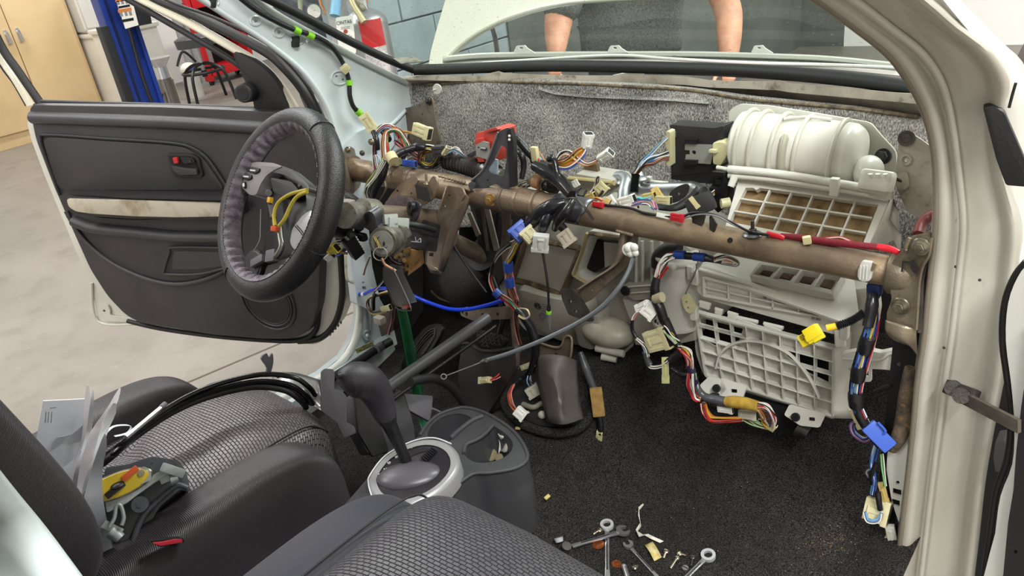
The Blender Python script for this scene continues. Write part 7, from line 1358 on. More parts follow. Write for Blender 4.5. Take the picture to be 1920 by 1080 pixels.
tape(L, [(928, 546, -.06), (938, 556, -.06)], 9, TAPEB, 'blue_tape'); B(L, [(938, 554, -.06), (955, 566, -.06), (966, 578, -.065), (972, 588, -.065)], [5, 5, 5, 4], 12, [RED, WHT, RED, PNK, GRN, WHT, RED, LBL], 45)
B(L, [(968, 560, -.05), (966, 590, -.05), (970, 620, -.05), (976, 645, -.05)], [5, 5, 6, 6], 9, [BRN, BLK, PNK, BRN, BLK], 46)
tape(L, [(968, 580, -.065), (984, 598, -.065), (996, 616, -.06), (1003, 640, -.06), (1004, 665, -.06), (998, 690, -.06), (990, 704, -.06)], [6, 8, 9, 9, 8, 8, 6], TAPE, 'tape_trunk')
B(L, [(974, 578, -.07), (988, 580, -.08), (993, 592, -.08), (984, 598, -.075), (972, 592, -.075)], 2, 3, [WHT, YEL, WHT], 47)
tape(L, [(990, 700, -.06), (975, 712, -.07), (964, 722, -.10)], [4, 4, 3]); B(L, [(964, 722, -.10), (956, 740, -.13), (960, 758, -.155), (970, 772, -.17)], [3, 5, 5, 3], 10, [ORG, RED, BRN, YEL, ORG, WHT, BLK, PNK], 48); CN(L, 968, 768, 985, 783, -.17, 20, CONW, .6, 20)
B(L, [(994, 702, -.06), (992, 714, -.07), (998, 724, -.07)], [5, 6, 5], 8, [BLK, GRY, BLK, LBL], 49); CN(L, 994, 724, 1006, 742, -.07, 26, M('dull_white_plug', (176, 172, 156), .45), .6, 10)
CN(L, 978, 690, 1004, 680, -.06, 10, CONI, .6, 0)
tube('red_lead', T([(962, 655, -.06), (950, 685, -.09), (932, 705, -.12), (920, 712, -.13)]), .0018, wmat(RED), L); CN(L, 919, 712, 900, 714, -.13, 12, CONI, .8, 10)
tube('pink_lead', T([(966, 655, -.06), (955, 690, -.09), (936, 708, -.12), (920, 714, -.13)]), .0012, wmat(PNK), L)
# wires to the black module
L = loom('module_loom', 'fan of wires rising from a black corrugated sleeve into the black module', 1215, 300, .1)
pts = cr(T([(1189, 362, .08), (1190, 345, .09), (1192, 328, .1)]), 14); V, Fc = tubem(pts, [.0075+.0012*math.cos(i*math.pi) for i in range(len(pts))], 14); obj('corrugated_sleeve', V, Fc, PLK, L)
B(L, [(1192, 328, .1), (1200, 306, .11), (1216, 292, .12), (1236, 272, .13), (1252, 258, .14)], [4, 5, 4, 3, 2], 5, [GRY, LBL, WHT, BLK, LBL], 51); B(L, [(1193, 328, .1), (1208, 312, .11), (1226, 306, .12), (1240, 298, .13), (1254, 296, .14)], [4, 8, 8, 5, 6], 13, [ORG, BRN, BLK, WHT, PNK, ORG, BRN, BLU, BLK, WHT, ORG], 52); B(L, [(1195, 326, .1), (1214, 300, .11), (1236, 292, .13), (1254, 284, .14)], [3, 5, 4, 3], 6, [BLU, BLK, LBL, WHT], 53)
MB().pp(Fr(Yp(1255, 280, .14), (1, 0, 0), (0, 0, 1)), rd([(1249, 246), (1256, 248), (1257, 312), (1250, 310), (1248, 300), (1252, 285), (1247, 268), (1250, 258)], 1.5), .02).build('edge_plugs', CONI, L)
# plugs cluttered behind the beam
L = loom('plug_cluster', 'cluster of ivory plugs with purple and pink wires behind the beam centre', 1190, 375, .04)
CN(L, 1120, 346, 1136, 362, .06, 20, CONI, .6, 10); CN(L, 1098, 372, 1116, 366, .04, 12, M('amber_plug', (206, 180, 110), .45), .7, 10); CN(L, 1160, 380, 1190, 372, .04, 16, CONW, .7, 10); CN(L, 1206, 370, 1228, 366, .05, 12, M('amber_plug', (206, 180, 110)), .7, 10); CN(L, 1230, 374, 1258, 376, .04, 14, CONI, .6, 10); CN(L, 1226, 352, 1238, 372, .06, 14, M('amber_plug', (206, 180, 110)), .7, 10); CN(L, 1140, 368, 1152, 386, .05, 14, CONW, .6, 20); CN(L, 1134, 374, 1144, 380, .03, 10, M('amber_plug', (206, 180, 110)), .6, 5); CN(L, 1168, 390, 1196, 386, .03, 10, CONW, .6, 10); CN(L, 1076, 338, 1082, 350, .05, 12, CONW, .6, 10); CN(L, 1294, 370, 1310, 390, .03, 9, TAPEI, .2, 10, name='tape_flag', open_end=False)
B(L, [(1186, 384, .03), (1204, 378, .03), (1220, 380, .03), (1228, 392, .02)], [4, 6, 6, 4], 14, [VIO, PNK, (190, 60, 120), BLU, PNK, WHT, VIO, (90, 200, 190), GRY], 54)
B(L, [(1108, 362, .05), (1116, 350, .06), (1118, 334, .06), (1124, 330, .06), (1122, 344, .06)], 2, 4, [BLK, GRY, WHT], 55); B(L, [(1116, 372, .04), (1126, 366, .045), (1132, 358, .05)], 3, 5, [BLK, BRN], 56); B(L, [(1110, 376, .03), (1120, 372, .03), (1130, 378, .03)], 3, 5, [RED, YEL, PNK, WHT], 57); B(L, [(1196, 372, .04), (1210, 374, .035), (1222, 370, .04)], 3, 7, [LBL, BLK, (90, 200, 190), PNK], 58)
tape(L, [(1090, 352, .04), (1080, 362, .03), (1092, 368, .03), (1100, 356, .04)], 2)
for k in range(3): MB().box(Yp(1176+8*k, 398-k, .02), (.004, .006, .012)).build('beam_clip', CONI, L)
# wire laid along the beam with red tapes
L = loom('beam_top_wire', 'black antenna lead with red tape ends lying along the top of the beam', 1300, 405, -.0)
tube('lead', T([(1130, 384, -.005), (1180, 390, -.005), (1210, 400, -.008), (1258, 407, -.01)]), .0026, PLK, L); tube('lead', T([(1280, 407, -.01), (1300, 399, -.01), (1335, 402, -.01), (1370, 416, -.01), (1405, 434, -.012), (1442, 441, -.01)]), .0022, PLK, L); tube('lead', T([(1280, 410, -.01), (1312, 402, -.012), (1345, 406, -.012), (1385, 426, -.012), (1442, 443, -.01)]), .0014, wmat(GRY), L)
CN(L, 1112, 382, 1131, 385, -.01, 9, M('red_crimp', (190, 40, 50), .35), .8, 10, open_end=False, name='red_sleeve'); CN(L, 1258, 406, 1282, 410, -.015, 14, MATS['red_crimp'], .6, 10, open_end=False, name='red_sleeve'); MB().box(aim(Yp(1232, 402, -.01), Yp(1258, 408, -.01)), (.028, .008, .004), .001).build('white_tag', CONW, L)
tape(L, [(1438, 438, -.005), (1462, 444, -.005), (1470, 448, -.005)], 5, M('red_tape_bright', (204, 30, 46), .3), 'red_tape'); tape(L, [(1464, 442, .0), (1500, 446, .0), (1540, 452, .0), (1600, 459, .0), (1650, 464, .0)], [5, 6.5, 7, 6.5, 6], M('maroon_tape', (120, 30, 44), .3, bump=.4), 'red_tape'); tape(L, [(1645, 463, .0), (1668, 467, .0), (1686, 474, -.005)], [6.5, 7, 5], MATS['red_tape_bright'], 'red_tape'); MB().box(aim(Yp(1512, 444, -.01), Yp(1514, 456, -.01)), (.012, .013, .012), .003).build('cream_tape', TAPEI, L)
B(L, [(1545, 448, .03), (1575, 446, .03), (1600, 456, .03)], [2, 3, 2], 4, [YEL, WHT, RED], 59); tube('maroon_hose', T([(1722, 440, .05), (1728, 420, .07), (1742, 406, .08), (1755, 400, .08)]), .0085, M('maroon_hose', (112, 52, 50), .4), L)
# near loom: blue tapes, fan, black trunk, mustard foam, hanging plugs
L = loom('passenger_loom', 'long loom with blue tapes, black trunk and mustard foam wrap left of the white blower', 1240, 560, -.02)
tape(L, [(1265, 479, .0), (1290, 480, -.0), (1325, 484, .0), (1350, 490, .02)], [7, 7, 7, 5], TAPE); tape(L, [(1266, 477, -.002), (1284, 478, -.002)], 8.5, TAPEB, 'blue_tape'); tape(L, [(1301, 481, -.002), (1322, 483, -.002)], 8.5, TAPEB, 'blue_tape')
B(L, [(1340, 486, .0), (1360, 482, .02), (1380, 490, .03), (1378, 496, .03), (1350, 492, .02)], [5, 7, 7, 5, 4], 12, [BRN, ORG, WHT, GRY, BLK, WHT], 61)
B(L, [(1266, 478, -.002), (1250, 482, -.01), (1238, 498, -.015), (1230, 520, -.02)], [7, 9, 9, 6], 18, [WHT, WHT, BLK, GRY, WHT, GRN, WHT, RED, WHT, BLK, WHT, RED, PNK], 62); tube('red_wire', T([(1252, 500, -.02), (1244, 512, -.02), (1234, 526, -.02)]), .0022, wmat(RED), L)
tape(L, [(1232, 520, -.02), (1228, 540, -.025), (1230, 560, -.025), (1238, 580, -.03), (1246, 604, -.03)], [7, 9, 10, 10, 9], TAPE, 'tape_trunk'); tape(L, [(1228, 560, -.03), (1242, 557, -.03)], [10, 10], M('dull_cream_tape', (170, 160, 130), .6), 'cream_band')
tape(L, [(1246, 600, -.03), (1256, 620, -.03), (1266, 640, -.03), (1276, 652, -.03)], [10, 9, 8, 7], TAPE, 'tape_trunk'); B(L, [(1246, 612, -.035), (1258, 628, -.04), (1270, 642, -.04)], [8, 9, 7], 12, [BLK, WHT, GRY, BLK, YEL, WHT, LGN], 63)
B(L, [(1276, 650, -.03), (1290, 660, -.035), (1296, 676, -.035), (1294, 690, -.035)], [8, 10, 9, 7], 18, [WHT, RED, YEL, WHT, PNK, GRN, ORG, WHT, WHT, RED, WHT, YEL], 64); tape(L, [(1293, 684, -.035), (1298, 700, -.035), (1304, 720, -.03)], [8, 8, 7], M('indigo_tape', (36, 30, 60), .4), 'tape_trunk'); B(L, [(1298, 700, -.04), (1298, 722, -.04), (1304, 744, -.04), (1312, 750, -.04)], [8, 11, 9, 5], 14, [RED, YEL, WHT, LGN, WHT, RED, PNK, ORG], 65)
tape(L, [(1304, 716, -.03), (1310, 732, -.03), (1322, 744, -.03), (1345, 750, -.03), (1366, 754, -.03)], [6, 7, 8, 9, 10], M('grey_shiny_tape', (70, 72, 76), .25, bump=.4), 'tape_trunk'); tape(L, [(1363, 753, -.03), (1380, 754, -.032), (1400, 757, -.03), (1422, 762, -.03)], [10, 12, 12, 10], FOAMY, 'foam_wrap'); MB().cyl(Yp(1337, 742, -.025), Yp(1341, 756, -.025), .012, .012, 14).build('ribbed_clip', PLK, L)
B(L, [(1422, 760, -.03), (1438, 764, -.03), (1450, 784, -.02), (1448, 804, -.01)], [6, 7, 8, 5], 16, [WHT, BRN, RED, WHT, ORG, BLK, WHT, VIO, PNK], 66); B(L, [(1424, 766, -.03), (1432, 776, -.02), (1436, 790, -.01), (1440, 802, -.01)], [5, 8, 8, 6], 12, [ORG, BRN, WHT, ORG, YEL, GRY], 67)
B(L, [(1318, 756, -.03), (1322, 772, -.03), (1334, 786, -.03), (1356, 788, -.03), (1392, 786, -.025)], [6, 8, 8, 6, 5], 18, [YEL, RED, WHT, ORG, BLK, WHT, PNK, RED, YEL, BRN, WHT, RED], 68); B(L, [(1392, 782, -.02), (1410, 790, -.02), (1430, 798, -.01), (1448, 804, -.01)], [7, 9, 9, 6], 14, [WHT, GRY, LGN, BRN, WHT, YEL, BLK], 69); CN(L, 1346, 766, 1374, 770, -.03, 12, CONW, .5, 30); CN(L, 1386, 776, 1420, 780, -.02, 16, M('dull_white_plug', (176, 172, 156)), .6, 10); CN(L, 1444, 806, 1452, 796, -.01, 12, TAPEI, .5, 10)
CN(L, 1216, 568, 1194, 580, -.03, 14, CONW, .7, 20); CN(L, 1208, 574, 1230, 592, -.03, 28, CONW, .6, 10); CN(L, 1214, 642, 1252, 632, -.04, 40, CONI, .35, 10); CN(L, 1247, 672, 1248, 716, -.04, 13, M('pale_lime_plug', (196, 196, 140), .45), .8, 0)
B(L, [(1208, 578, -.03), (1192, 590, -.035), (1186, 602, -.04)], [3, 4, 3], 6, [BLK, PNK, WHT, GRY], 70); tape(L, [(1186, 600, -.04), (1186, 620, -.04), (1198, 640, -.045)], 3.5); B(L, [(1194, 634, -.045), (1208, 650, -.045), (1214, 668, -.045)], [4, 4, 4], 8, [LBL, WHT, BLK, PNK, GRY], 71); tape(L, [(1210, 660, -.045), (1214, 676, -.045), (1220, 684, -.045)], 6, M('grey_shiny_tape', (70, 72, 76))); B(L, [(1214, 680, -.045), (1222, 688, -.045), (1240, 686, -.045), (1256, 674, -.045)], [4, 4, 3, 4], 8, [WHT, GRY, BLK, LBL, WHT], 72); tape(L, [(1256, 678, -.045), (1266, 668, -.04), (1276, 662, -.04)], [6, 8, 8]); tape(L, [(1258, 690, -.02), (1276, 702, -.02), (1292, 704, -.02)], [4, 5, 5])
# yellow airbag plug on corrugated lead
L = loom('yellow_airbag_plug', 'bright yellow connector on a corrugated black lead in front of the white blower lid', 1540, 625, -.06, 'plug')
a, b = Yp(1550, 612, -.07), Yp(1502, 640, -.08); m = aim(a, b, None, 10); s = pxs(a); l_ = (b-a).length
bd = MB().box(m @ Matrix.Translation((l_*.0, 0, 0)), (l_*.5, 30*s, 20*s), .002).box(m @ Matrix.Translation((l_*.32, 1*s, -2*s)), (l_*.42, 24*s, 14*s), .002).box(m @ Matrix.Translation((-l_*.02, 4*s, 9*s)), (l_*.56, 12*s, 8*s), .002).box(m @ Matrix.Translation((-l_*.1, 13*s, 6*s)), (l_*.34, 8*s, 10*s), .0015).build('plug_body', CONY, L)
for k in range(4): MB().box(m @ Matrix.Translation((l_*(.24+.05*k), -4*s, 6*s)), (.002, 10*s, .002)).build('vent_slot', M('olive_shadow', (120, 104, 20), .6), bd)
tape(L, [(1550, 615, -.065), (1570, 611, -.06)], 6.5, M('amber_sleeve', (232, 190, 40), .5), 'amber_sleeve')
pts = cr(T([(1570, 611, -.06), (1590, 604, -.055), (1606, 596, -.05), (1620, 586, -.045)]), 12); V, Fc = tubem(pts, [.0058+.0011*math.cos(i*math.pi) for i in range(len(pts))], 12); obj('corrugated_lead', V, Fc, PLK, L)
# flat ribbon loom with spiral tape down the near side
L = loom('near_side_loom', 'spiral-taped loom with blue and yellow wires down the near side of the blower', 1620, 680, -.02)
MB().pp(Fr(Yp(1636, 548, .0), (1, 0, 0), (0, 0, 1)), rd([(1624, 533), (1650, 536), (1648, 562), (1624, 560)], 3), .02, .0, (), .004).build('blue_sleeve', M('navy_sleeve', (24, 44, 92), .5), L)
tape(L, [(1636, 550, -.0), (1635, 572, -.01), (1630, 596, -.015), (1627, 612, -.02)], [9, 12, 11, 10], M('grey_black_tape', (34, 34, 38), .25, bump=.5, bs=70), 'tape_trunk')
B(L, [(1634, 560, .02), (1638, 590, .01), (1632, 620, -.01), (1624, 648, -.02), (1612, 690, -.02), (1604, 730, -.02), (1606, 760, -.02), (1618, 785, -.02)], [8, 10, 13, 14, 14, 12, 10, 8], 26, [BLU, LBL, WHT, BLK, YEL, WHT, BLU, RED, BLK, LBL, YEL, WHT, GRN, BLU, BLK, WHT], 81, wob=.1)
for q in ([(1628, 632), (1620, 660)], [(1612, 686), (1607, 712)], [(1604, 736), (1606, 762)]): tape(L, [(q[0][0], q[0][1], -.022), ((q[0][0]+q[1][0])/2, (q[0][1]+q[1][1])/2, -.023), (q[1][0], q[1][1], -.022)], [13.5, 14.5, 13.5], TAPE, 'spiral_tape')
tape(L, [(1605, 760, -.02), (1615, 784, -.02), (1628, 806, -.015), (1642, 826, -.01), (1650, 838, -.01)], [9, 10, 9, 8, 6], TAPE, 'tape_trunk')
CN(L, 1602, 764, 1620, 800, .0, 22, CONI, .6, 10); B(L, [(1612, 790, .0), (1598, 796, -.01), (1602, 812, -.015), (1620, 824, -.015), (1634, 818, -.015)], [3, 4, 5, 5, 3], 10, [BLU, VIO, WHT, BLU, WHT, VIO, BLK], 82)
MB().box(aim(Yp(1636, 806, -.02), Yp(1660, 830, -.02)), (.05, .026, .012), .004).build('blue_clip', CONB, L); tube('clip_arm', T([(1646, 792, -.02), (1660, 808, -.02), (1654, 815, -.02)]), .0022, CONB, L)
B(L, [(1652, 818, -.01), (1664, 830, .0), (1672, 842, .0)], [5, 6, 5], 7, [YEL, LGN, WHT, YEL], 83); B(L, [(1646, 828, -.0), (1640, 850, -.0), (1636, 875, -.0), (1640, 900, .0), (1636, 925, .0)], [5, 6, 5, 5, 6], 10, [BLU, BLK, LBL, WHT, BLK, BLU], 84)
tape(L, [(1642, 868, -.002), (1634, 892, -.002), (1638, 912, .0)], [4, 5, 4]); B(L, [(1654, 852, .0), (1656, 880, .0), (1660, 912, .0)], [3, 3, 3], 5, [LGN, LGN, WHT, GRN], 85); tape(L, [(1646, 922, -.005), (1648, 940, -.01), (1650, 955, -.01)], 5.5)
CN(L, 1622, 950, 1668, 966, .0, 42, CONI, .5, 10); B(L, [(1622, 960, -.02), (1628, 976, -.025), (1646, 976, -.025), (1652, 962, -.02)], [3, 4, 4, 3], 12, [BLU, BLU, LBL, WHT, BLU, GRY], 86); CN(L, 1652, 905, 1662, 945, .01, 12, M('amber_plug', (206, 180, 110)), .5, 10)
B(L, [(1660, 975, .0), (1664, 1000, .0), (1668, 1030, .0)], [2, 3, 2], 4, [WHT, YEL, GRY], 87); tube('dark_hook_wire', T([(1630, 880, .0), (1624, 886, .0), (1630, 896, .0)]), .0016, wmat(GRY), L)
# near kick corner debris
t = tag(tube('crumbling_insulation', T([(1706, 690, .01), (1700, 740, .01), (1694, 790, .01), (1686, 818, .0), (1672, 842, .0)]), [.008, .012, .013, .012, .009], M('crumbling_insulation', (92, 78, 60), .95, c2=(58, 50, 42), ns=60, c3=(160, 110, 56), ns3=50, bump=1, bs=300), None, 12), 'crumbling brown insulation strip along the near pillar edge', 'insulation')
t = tag(MB().cyl(Yp(1640, 735, .05), Yp(1672, 722, .04), .004, None, 8).cyl(Yp(1640, 745, .05), Yp(1668, 734, .04), .0018, None, 8).build('black_rod', PLK, None), 'thin black rod in the dark gap right of the blower', 'rod')
t = thing('sill_plug_box', 'off-white plug and red strip at the bottom near corner by the sill', 'plug', tuple(Zp(1670, 1020, .35)))
CN(t, 1668, 985, 1678, 1030, .0, 16, WPLG, .6, 10); MB().pp(FY(-.01), [(1650, 1040), (1672, 1020), (1668, 1090), (1640, 1090)], .01).build('red_strip', M('red_strip', (150, 40, 34), .5), t); MB().pp(FY(.0), [(1640, 1030), (1665, 1000), (1660, 1090), (1625, 1090)], .01).build('grey_flap', WPLG, t)
t = tag(tube('sill_seal', [Zp(x, y, .34) for x, y in ((1660, 1005), (1645, 1030), (1632, 1060), (1622, 1100))], .013, FELTD, None), 'black felt-covered seal rising at the bottom near corner', 'seal')
# left kick wires
L = loom('far_kick_wires', 'loop of taped wires and ivory plug low on the far kick panel', 710, 575, -.1)
for sd, pts, n, w in ((91, [(735, 545, -.05), (712, 552, -.05), (692, 560, -.05), (690, 575, -.05), (700, 588, -.06), (722, 584, -.06)], 7, 4), (92, [(740, 560, -.05), (738, 600, -.04), (730, 625, -.04)], 6, 5), (93, [(724, 520, -.1), (712, 535, -.1), (702, 545, -.09)], 4, 3)): B(L, pts, w, n, [BLK, BRN, WHT, BLK, PNK, YEL, BLK], sd)
CN(L, 716, 580, 732, 576, -.06, 10, CONI, .6, 10); MB().pp(FY(.0), rd([(705, 592), (735, 580), (738, 620), (715, 632)], 3), .02, 0, (), .003).build('brown_block', M('brown_black_block', (58, 46, 40), .5), L); MB().box(Yp(712, 600, -.03), (.03, .02, .02), .004).build('grey_relay', M('grey_lump', (150, 142, 132)), L)
tape(L, [(706, 548, -.07), (700, 560, -.07), (700, 580, -.06)], 4)
# blue cable
t = thing('blue_cable', 'bright blue cable sagging across the driver footwell', 'cable', tuple(Yp(800, 560, -.05)))
tube('cable', T([(662, 549, .0), (682, 551, -.02), (698, 544, -.06), (722, 541, -.1), (760, 549, -.12), (800, 566, -.1), (840, 579, -.08), (875, 580, -.06), (915, 572, -.04), (945, 562, -.02)]), .0045, BLUEW, t, 12); MB().cyl(Yp(680, 552, -.022), Yp(683, 551, -.024), .006, .006, 14).build('white_band', CONW, t)
# release cable from white clip to ring eyelet
t = thing('release_cable', 'long grey sheathed control cable ending in a bare wire with ring eyelet', 'cable', tuple(Yp(1100, 600, -.15)))
tube('sheath', T([(1188, 478, -.045), (1180, 505, -.07), (1160, 540, -.1), (1125, 578, -.13), (1075, 610, -.16), (1010, 641, -.2), (950, 664, -.23), (906, 677, -.25)]), .0042, M('dark_grey_sheath', (84, 88, 92), .35), t, 12)
MB().cyl(Yp(912, 675, -.25), Yp(902, 679, -.25), .0045, .003, 12).build('ferrule', STEEL, t); tube('bare_wire', T([(903, 679, -.25), (870, 692, -.26), (838, 704, -.27)]), .0012, CHROME, t)
c = Yp(832, 706, -.27); MB().add(*tubem([c+RT*.0055*math.cos(a)+UP*.005*math.sin(a) for a in [i*math.pi/10 for i in range(21)]], .0011, 6)).build('ring_eyelet', CHROME, t)
c = Yp(1186, 470, -.05); m = MB()
for dx, dy, r in ((-7, -4, .009), (3, -6, .008), (5, 4, .007), (-4, 5, .008)): m.sph(Yp(1186+dx, 470+dy, -.05), r, 14, (1, .8, 1))
m.cyl(Yp(1178, 468, -.05), Yp(1182, 466, -.04), .012, .012, 16).build('white_clip', CONW, t)
# antenna lead
t = thing('antenna_lead', 'thin black aerial lead hanging from the beam centre with metal plug tip', 'cable', tuple(Yp(1026, 560, -.09)))
tube('lead', T([(1017, 470, -.08), (1022, 500, -.085), (1027, 535, -.09), (1029, 575, -.09)]), .0024, PLK, t); MB().cyl(Yp(1029, 573, -.09), Yp(1029, 585, -.09), .004, .0045, 12).build('plug_neck', PLK, t); MB().cyl(Yp(1029, 585, -.09), Yp(1030, 608, -.09), .0048, .0035, 14).cyl(Yp(1030, 608, -.09), Yp(1031, 619, -.09), .0012, .0012, 8).build('plug_tip', CHROME, t); MB().cyl(Yp(1029, 583, -.091), Yp(1029, 588, -.091), .0052, .0052, 12).build('lime_ring', LGM, t)
# foam wrapped cable to the floor
t = thing('foam_wrapped_cable', 'black cable with tan foam block and lime plug hanging into the near footwell', 'cable', tuple(Yp(1115, 740, -.05)))
tape(t, [(1088, 660, .0), (1098, 690, -.01), (1110, 720, -.03), (1117, 735, -.04)], [5, 8, 7, 6], M('grey_shiny_tape', (70, 72, 76)), 'cable'); tape(t, [(1122, 770, -.06), (1126, 795, -.065), (1126, 815, -.07)], 6, TAPE, 'cable')
MB().box(aim(Yp(1117, 730, -.045), Yp(1123, 777, -.06)), (.06, .026, .02), .004, 2).build('foam_block', M('tan_foam_block', (164, 132, 76), .9, c2=(144, 114, 62), ns=80, bump=.8, bs=600), t); CN(t, 1125, 808, 1122, 836, -.07, 12, M('pale_lime_plug', (196, 196, 140)), .8, 10)
# grey floor duct with carpet opening
t = thing('floor_duct', 'grey creased floor duct sticking out of the carpet opening under the hooked foot', 'duct', tuple(Yp(1040, 780, -.05)))
rows = [[Yp(x, y, yy) for x, y, yy in q] for q in (((1004, 668, -.05), (1030, 664, -.07), (1060, 668, -.06), (1082, 676, -.03)), ((1004, 705, -.08), (1036, 703, -.11), (1062, 710, -.085), (1084, 718, -.06)), ((1014, 745, -.11), (1046, 740, -.145), (1062, 750, -.12), (1088, 756, -.09)), ((1024, 790, -.15), (1046, 796, -.17), (1066, 794, -.16), (1094, 784, -.12)))]
grid('duct', crgrid(rows, 3, 3), M('taupe_duct_plastic', (92, 86, 82), .5, c2=(78, 72, 70), ns=8), t, .003)
MB().pp(FZ(.478), c2([(952, 700), (1000, 690), (1080, 690), (1110, 740), (1100, 790), (1030, 800), (975, 780), (946, 740)], 3), .004, 0).build('dark_opening', DARK, t)
tube('cream_hose', [Zp(x, y, .484) for x, y in ((980, 758), (1000, 764), (1015, 756))], .006, M('duct_grey', (120, 114, 100), .5), t); MB().sph(Zp(1016, 778, .484), .009, 12).build('pale_lump', WPLG, t)
tube('carpet_lip', [Zp(x, y, .476) for x, y in ((940, 720), (950, 765), (985, 798), (1040, 812), (1090, 800), (1112, 762), (1114, 720))], .010, CARPET, t)
for i, (x, y, r_) in enumerate(((971, 803, .006), (1026, 932, .007))): tag(MB().box(Matrix.Translation(Zp(x, y, cz(Zp(x, y, .42).x, Zp(x, y, .42).y)+.01)) @ Matrix.Rotation(i+.5, 4, 'Z') @ Matrix.Rotation(.3, 4, 'X'), (r_*1.8, r_, .003), .001).build('foam_crumb', M('yellow_crumb', (190, 176, 110), .8), None), ['small yellowish foam crumb on the tunnel carpet below the white plug', 'small ochre scrap on the carpet right of the console'][i], 'scrap')
# ------------------------------------------------------------------ passenger door edge, check strap
pd = thing('passenger_door', 'open passenger door edge with dark trim at the right border', 'door', (.86, -.02, .4))
fD = Fr(Yp(1890, 800, -.06), (1, -.25, 0), (0, 0, 1))
MB().pp(fD, c2([(1932, 495), (1908, 520), (1890, 570), (1886, 640), (1896, 720), (1902, 800), (1898, 870), (1876, 930), (1866, 1000), (1852, 1110), (2000, 1110), (2000, 700), (1980, 500)], 3), .03, 0, (), .0).build('door_shell', PAINT, pd)
MB().pp(fD, rd([(1905, 850), (1915, 760), (1940, 600), (2000, 560), (2000, 1110), (1878, 1110), (1890, 980), (1900, 920)], 6), .012, .014, [circ(1904, 1035, 3.5)]).build('door_trim', PLK2, pd)
tube('door_seal', [fD.hit(x, y, -.01) for x, y in ((1925, 490), (1902, 520), (1884, 570), (1880, 640), (1890, 720), (1896, 790), (1888, 862), (1868, 920), (1858, 990), (1842, 1100))], .0045, RUB, pd)
ck = thing('door_check_strap', 'dirty steel door check strap bolted to the near pillar', 'strap', tuple(Yp(1800, 740, -.02)))
fK2 = Fr(Yp(1840, 760, -.025), (1, -.35, -.1), (0, 0, 1))
a, b = Yp(1800, 742, -.03), Yp(1912, 800, -.10); m = aim(a, b, Vector((0, 0, 1)), 0)
dm = M('grimy_metal', (48, 44, 41), .5, .4, c2=(66, 60, 54), ns=20, bump=.4)
MB().box(m, ((b-a).length, .006, .020), .002).build('strap', M('worn_grey_strap', (120, 114, 102), .5, .3, c2=(86, 80, 72), ns=12), ck)
MB().cyl(Yp(1786, 728, -.03), Yp(1788, 726, -.0), .011, .011, 18).box(aim(Yp(1784, 728, -.02), Yp(1822, 742, -.03)), (.045, .022, .018), .004).cyl(Yp(1802, 742, -.045), Yp(1806, 738, -.02), .012, .013, 16).build('pivot_bracket', dm, ck)
MB().pp(Fr(Yp(1875, 870, .0), (1, 0, 0), (0, 0, 1)), rd([(1866, 828), (1884, 826), (1888, 850), (1884, 885), (1866, 886), (1862, 860)], 4), .03, .02, (), .004).build('door_buffer', M('grey_buffer', (84, 82, 80), .6), pd)
t = tag(MB().pp(Fr(Dp(1910, 130, 1.5), (1, 0, 0), (0, .2, 1)), [(1895, 128), (1920, 80), (1990, 60), (1990, 180), (1920, 152)], .04, 0, (), .004).build('dark_flap', M('dark_taupe_panel', (88, 80, 76), .6), None), 'dark taupe panel corner beyond the near wing', 'panel')
# ------------------------------------------------------------------ tools and bits on the carpet
def fz(x, y, dz=0): 
    p = Zp(x, y, .345)
    for _ in range(4): p = Zp(x, y, cz(p.x, p.y)+dz)
    return p
def wrench(name, lab, p0, p1, wpx, ring0=True, open1=True, lift0=.004, lift1=.004, head0='ratchet'):
    a, b = fz(*p0, lift0), fz(*p1, lift1); t = thing(name, lab, 'wrench', tuple((a+b)/2)); d = (b-a).normalized(); n = Vector((0, 0, 1)); n = (n-d*n.dot(d)).normalized(); f = Fr(a, d, n.cross(d)); L = (b-a).length; w = wpx*pxs(a)
    hw = w*.5; MB().prism(f, [(.012, -hw*.8), (L*.3, -hw*.62), (L*.7, -hw*.62), (L-.012, -hw*.9), (L-.012, hw*.9), (L*.7, hw*.62), (L*.3, hw*.62), (.012, hw*.8)], .0035, .0018, (), .0012).build('shank', CHROME, t)
    MB().prism(f, [(L*.25, -hw*.25), (L*.75, -hw*.25), (L*.75, hw*.25), (L*.25, hw*.25)], .0004, .0021).build('stamped_lettering', M('stamped_grey', (120, 120, 124), .4, .8, c2=(60, 60, 64), ns=420), t)
    if ring0:
        r = w*1.05; k = 24; out = [(r*math.cos(i*2*math.pi/k), r*math.sin(i*2*math.pi/k)) for i in range(k)]; inn = [((r*.56+(.0006 if i % 2 else 0))*math.cos(i*2*math.pi/k), (r*.56+(.0006 if i % 2 else 0))*math.sin(i*2*math.pi/k)) for i in range(k)]
        MB().prism(f, out, .007, .0045, [inn]).build('ring_head', M('satin_ring', (122, 124, 126), .3, .95), t); MB().prism(f, [(q[0]*.98, q[1]*.98) for q in inn], .001, -.001).build('ring_core', DARK, t)
    if open1:
        R2 = w*1.15; o = [(L+R2*math.cos(x), R2*math.sin(x)) for x in [rad(q) for q in range(50, 311, 20)]]; g = [(L+R2*.8, -R2*.42), (L-.1*R2, -R2*.42), (L-.25*R2, 0), (L-.1*R2, R2*.42), (L+R2*.8, R2*.42)]
        MB().prism(f, [(L+R2*math.cos(rad(q)), R2*math.sin(rad(q))) for q in range(32, 329, 16)]+g, .006, .004).build('open_jaw', CHROME, t)
    return t
wrench('combination_wrench', 'chrome ratcheting wrench lying across, its flex head lifted at the left end', (1062, 1027), (1168, 996), 12, False, True, .012, .008)
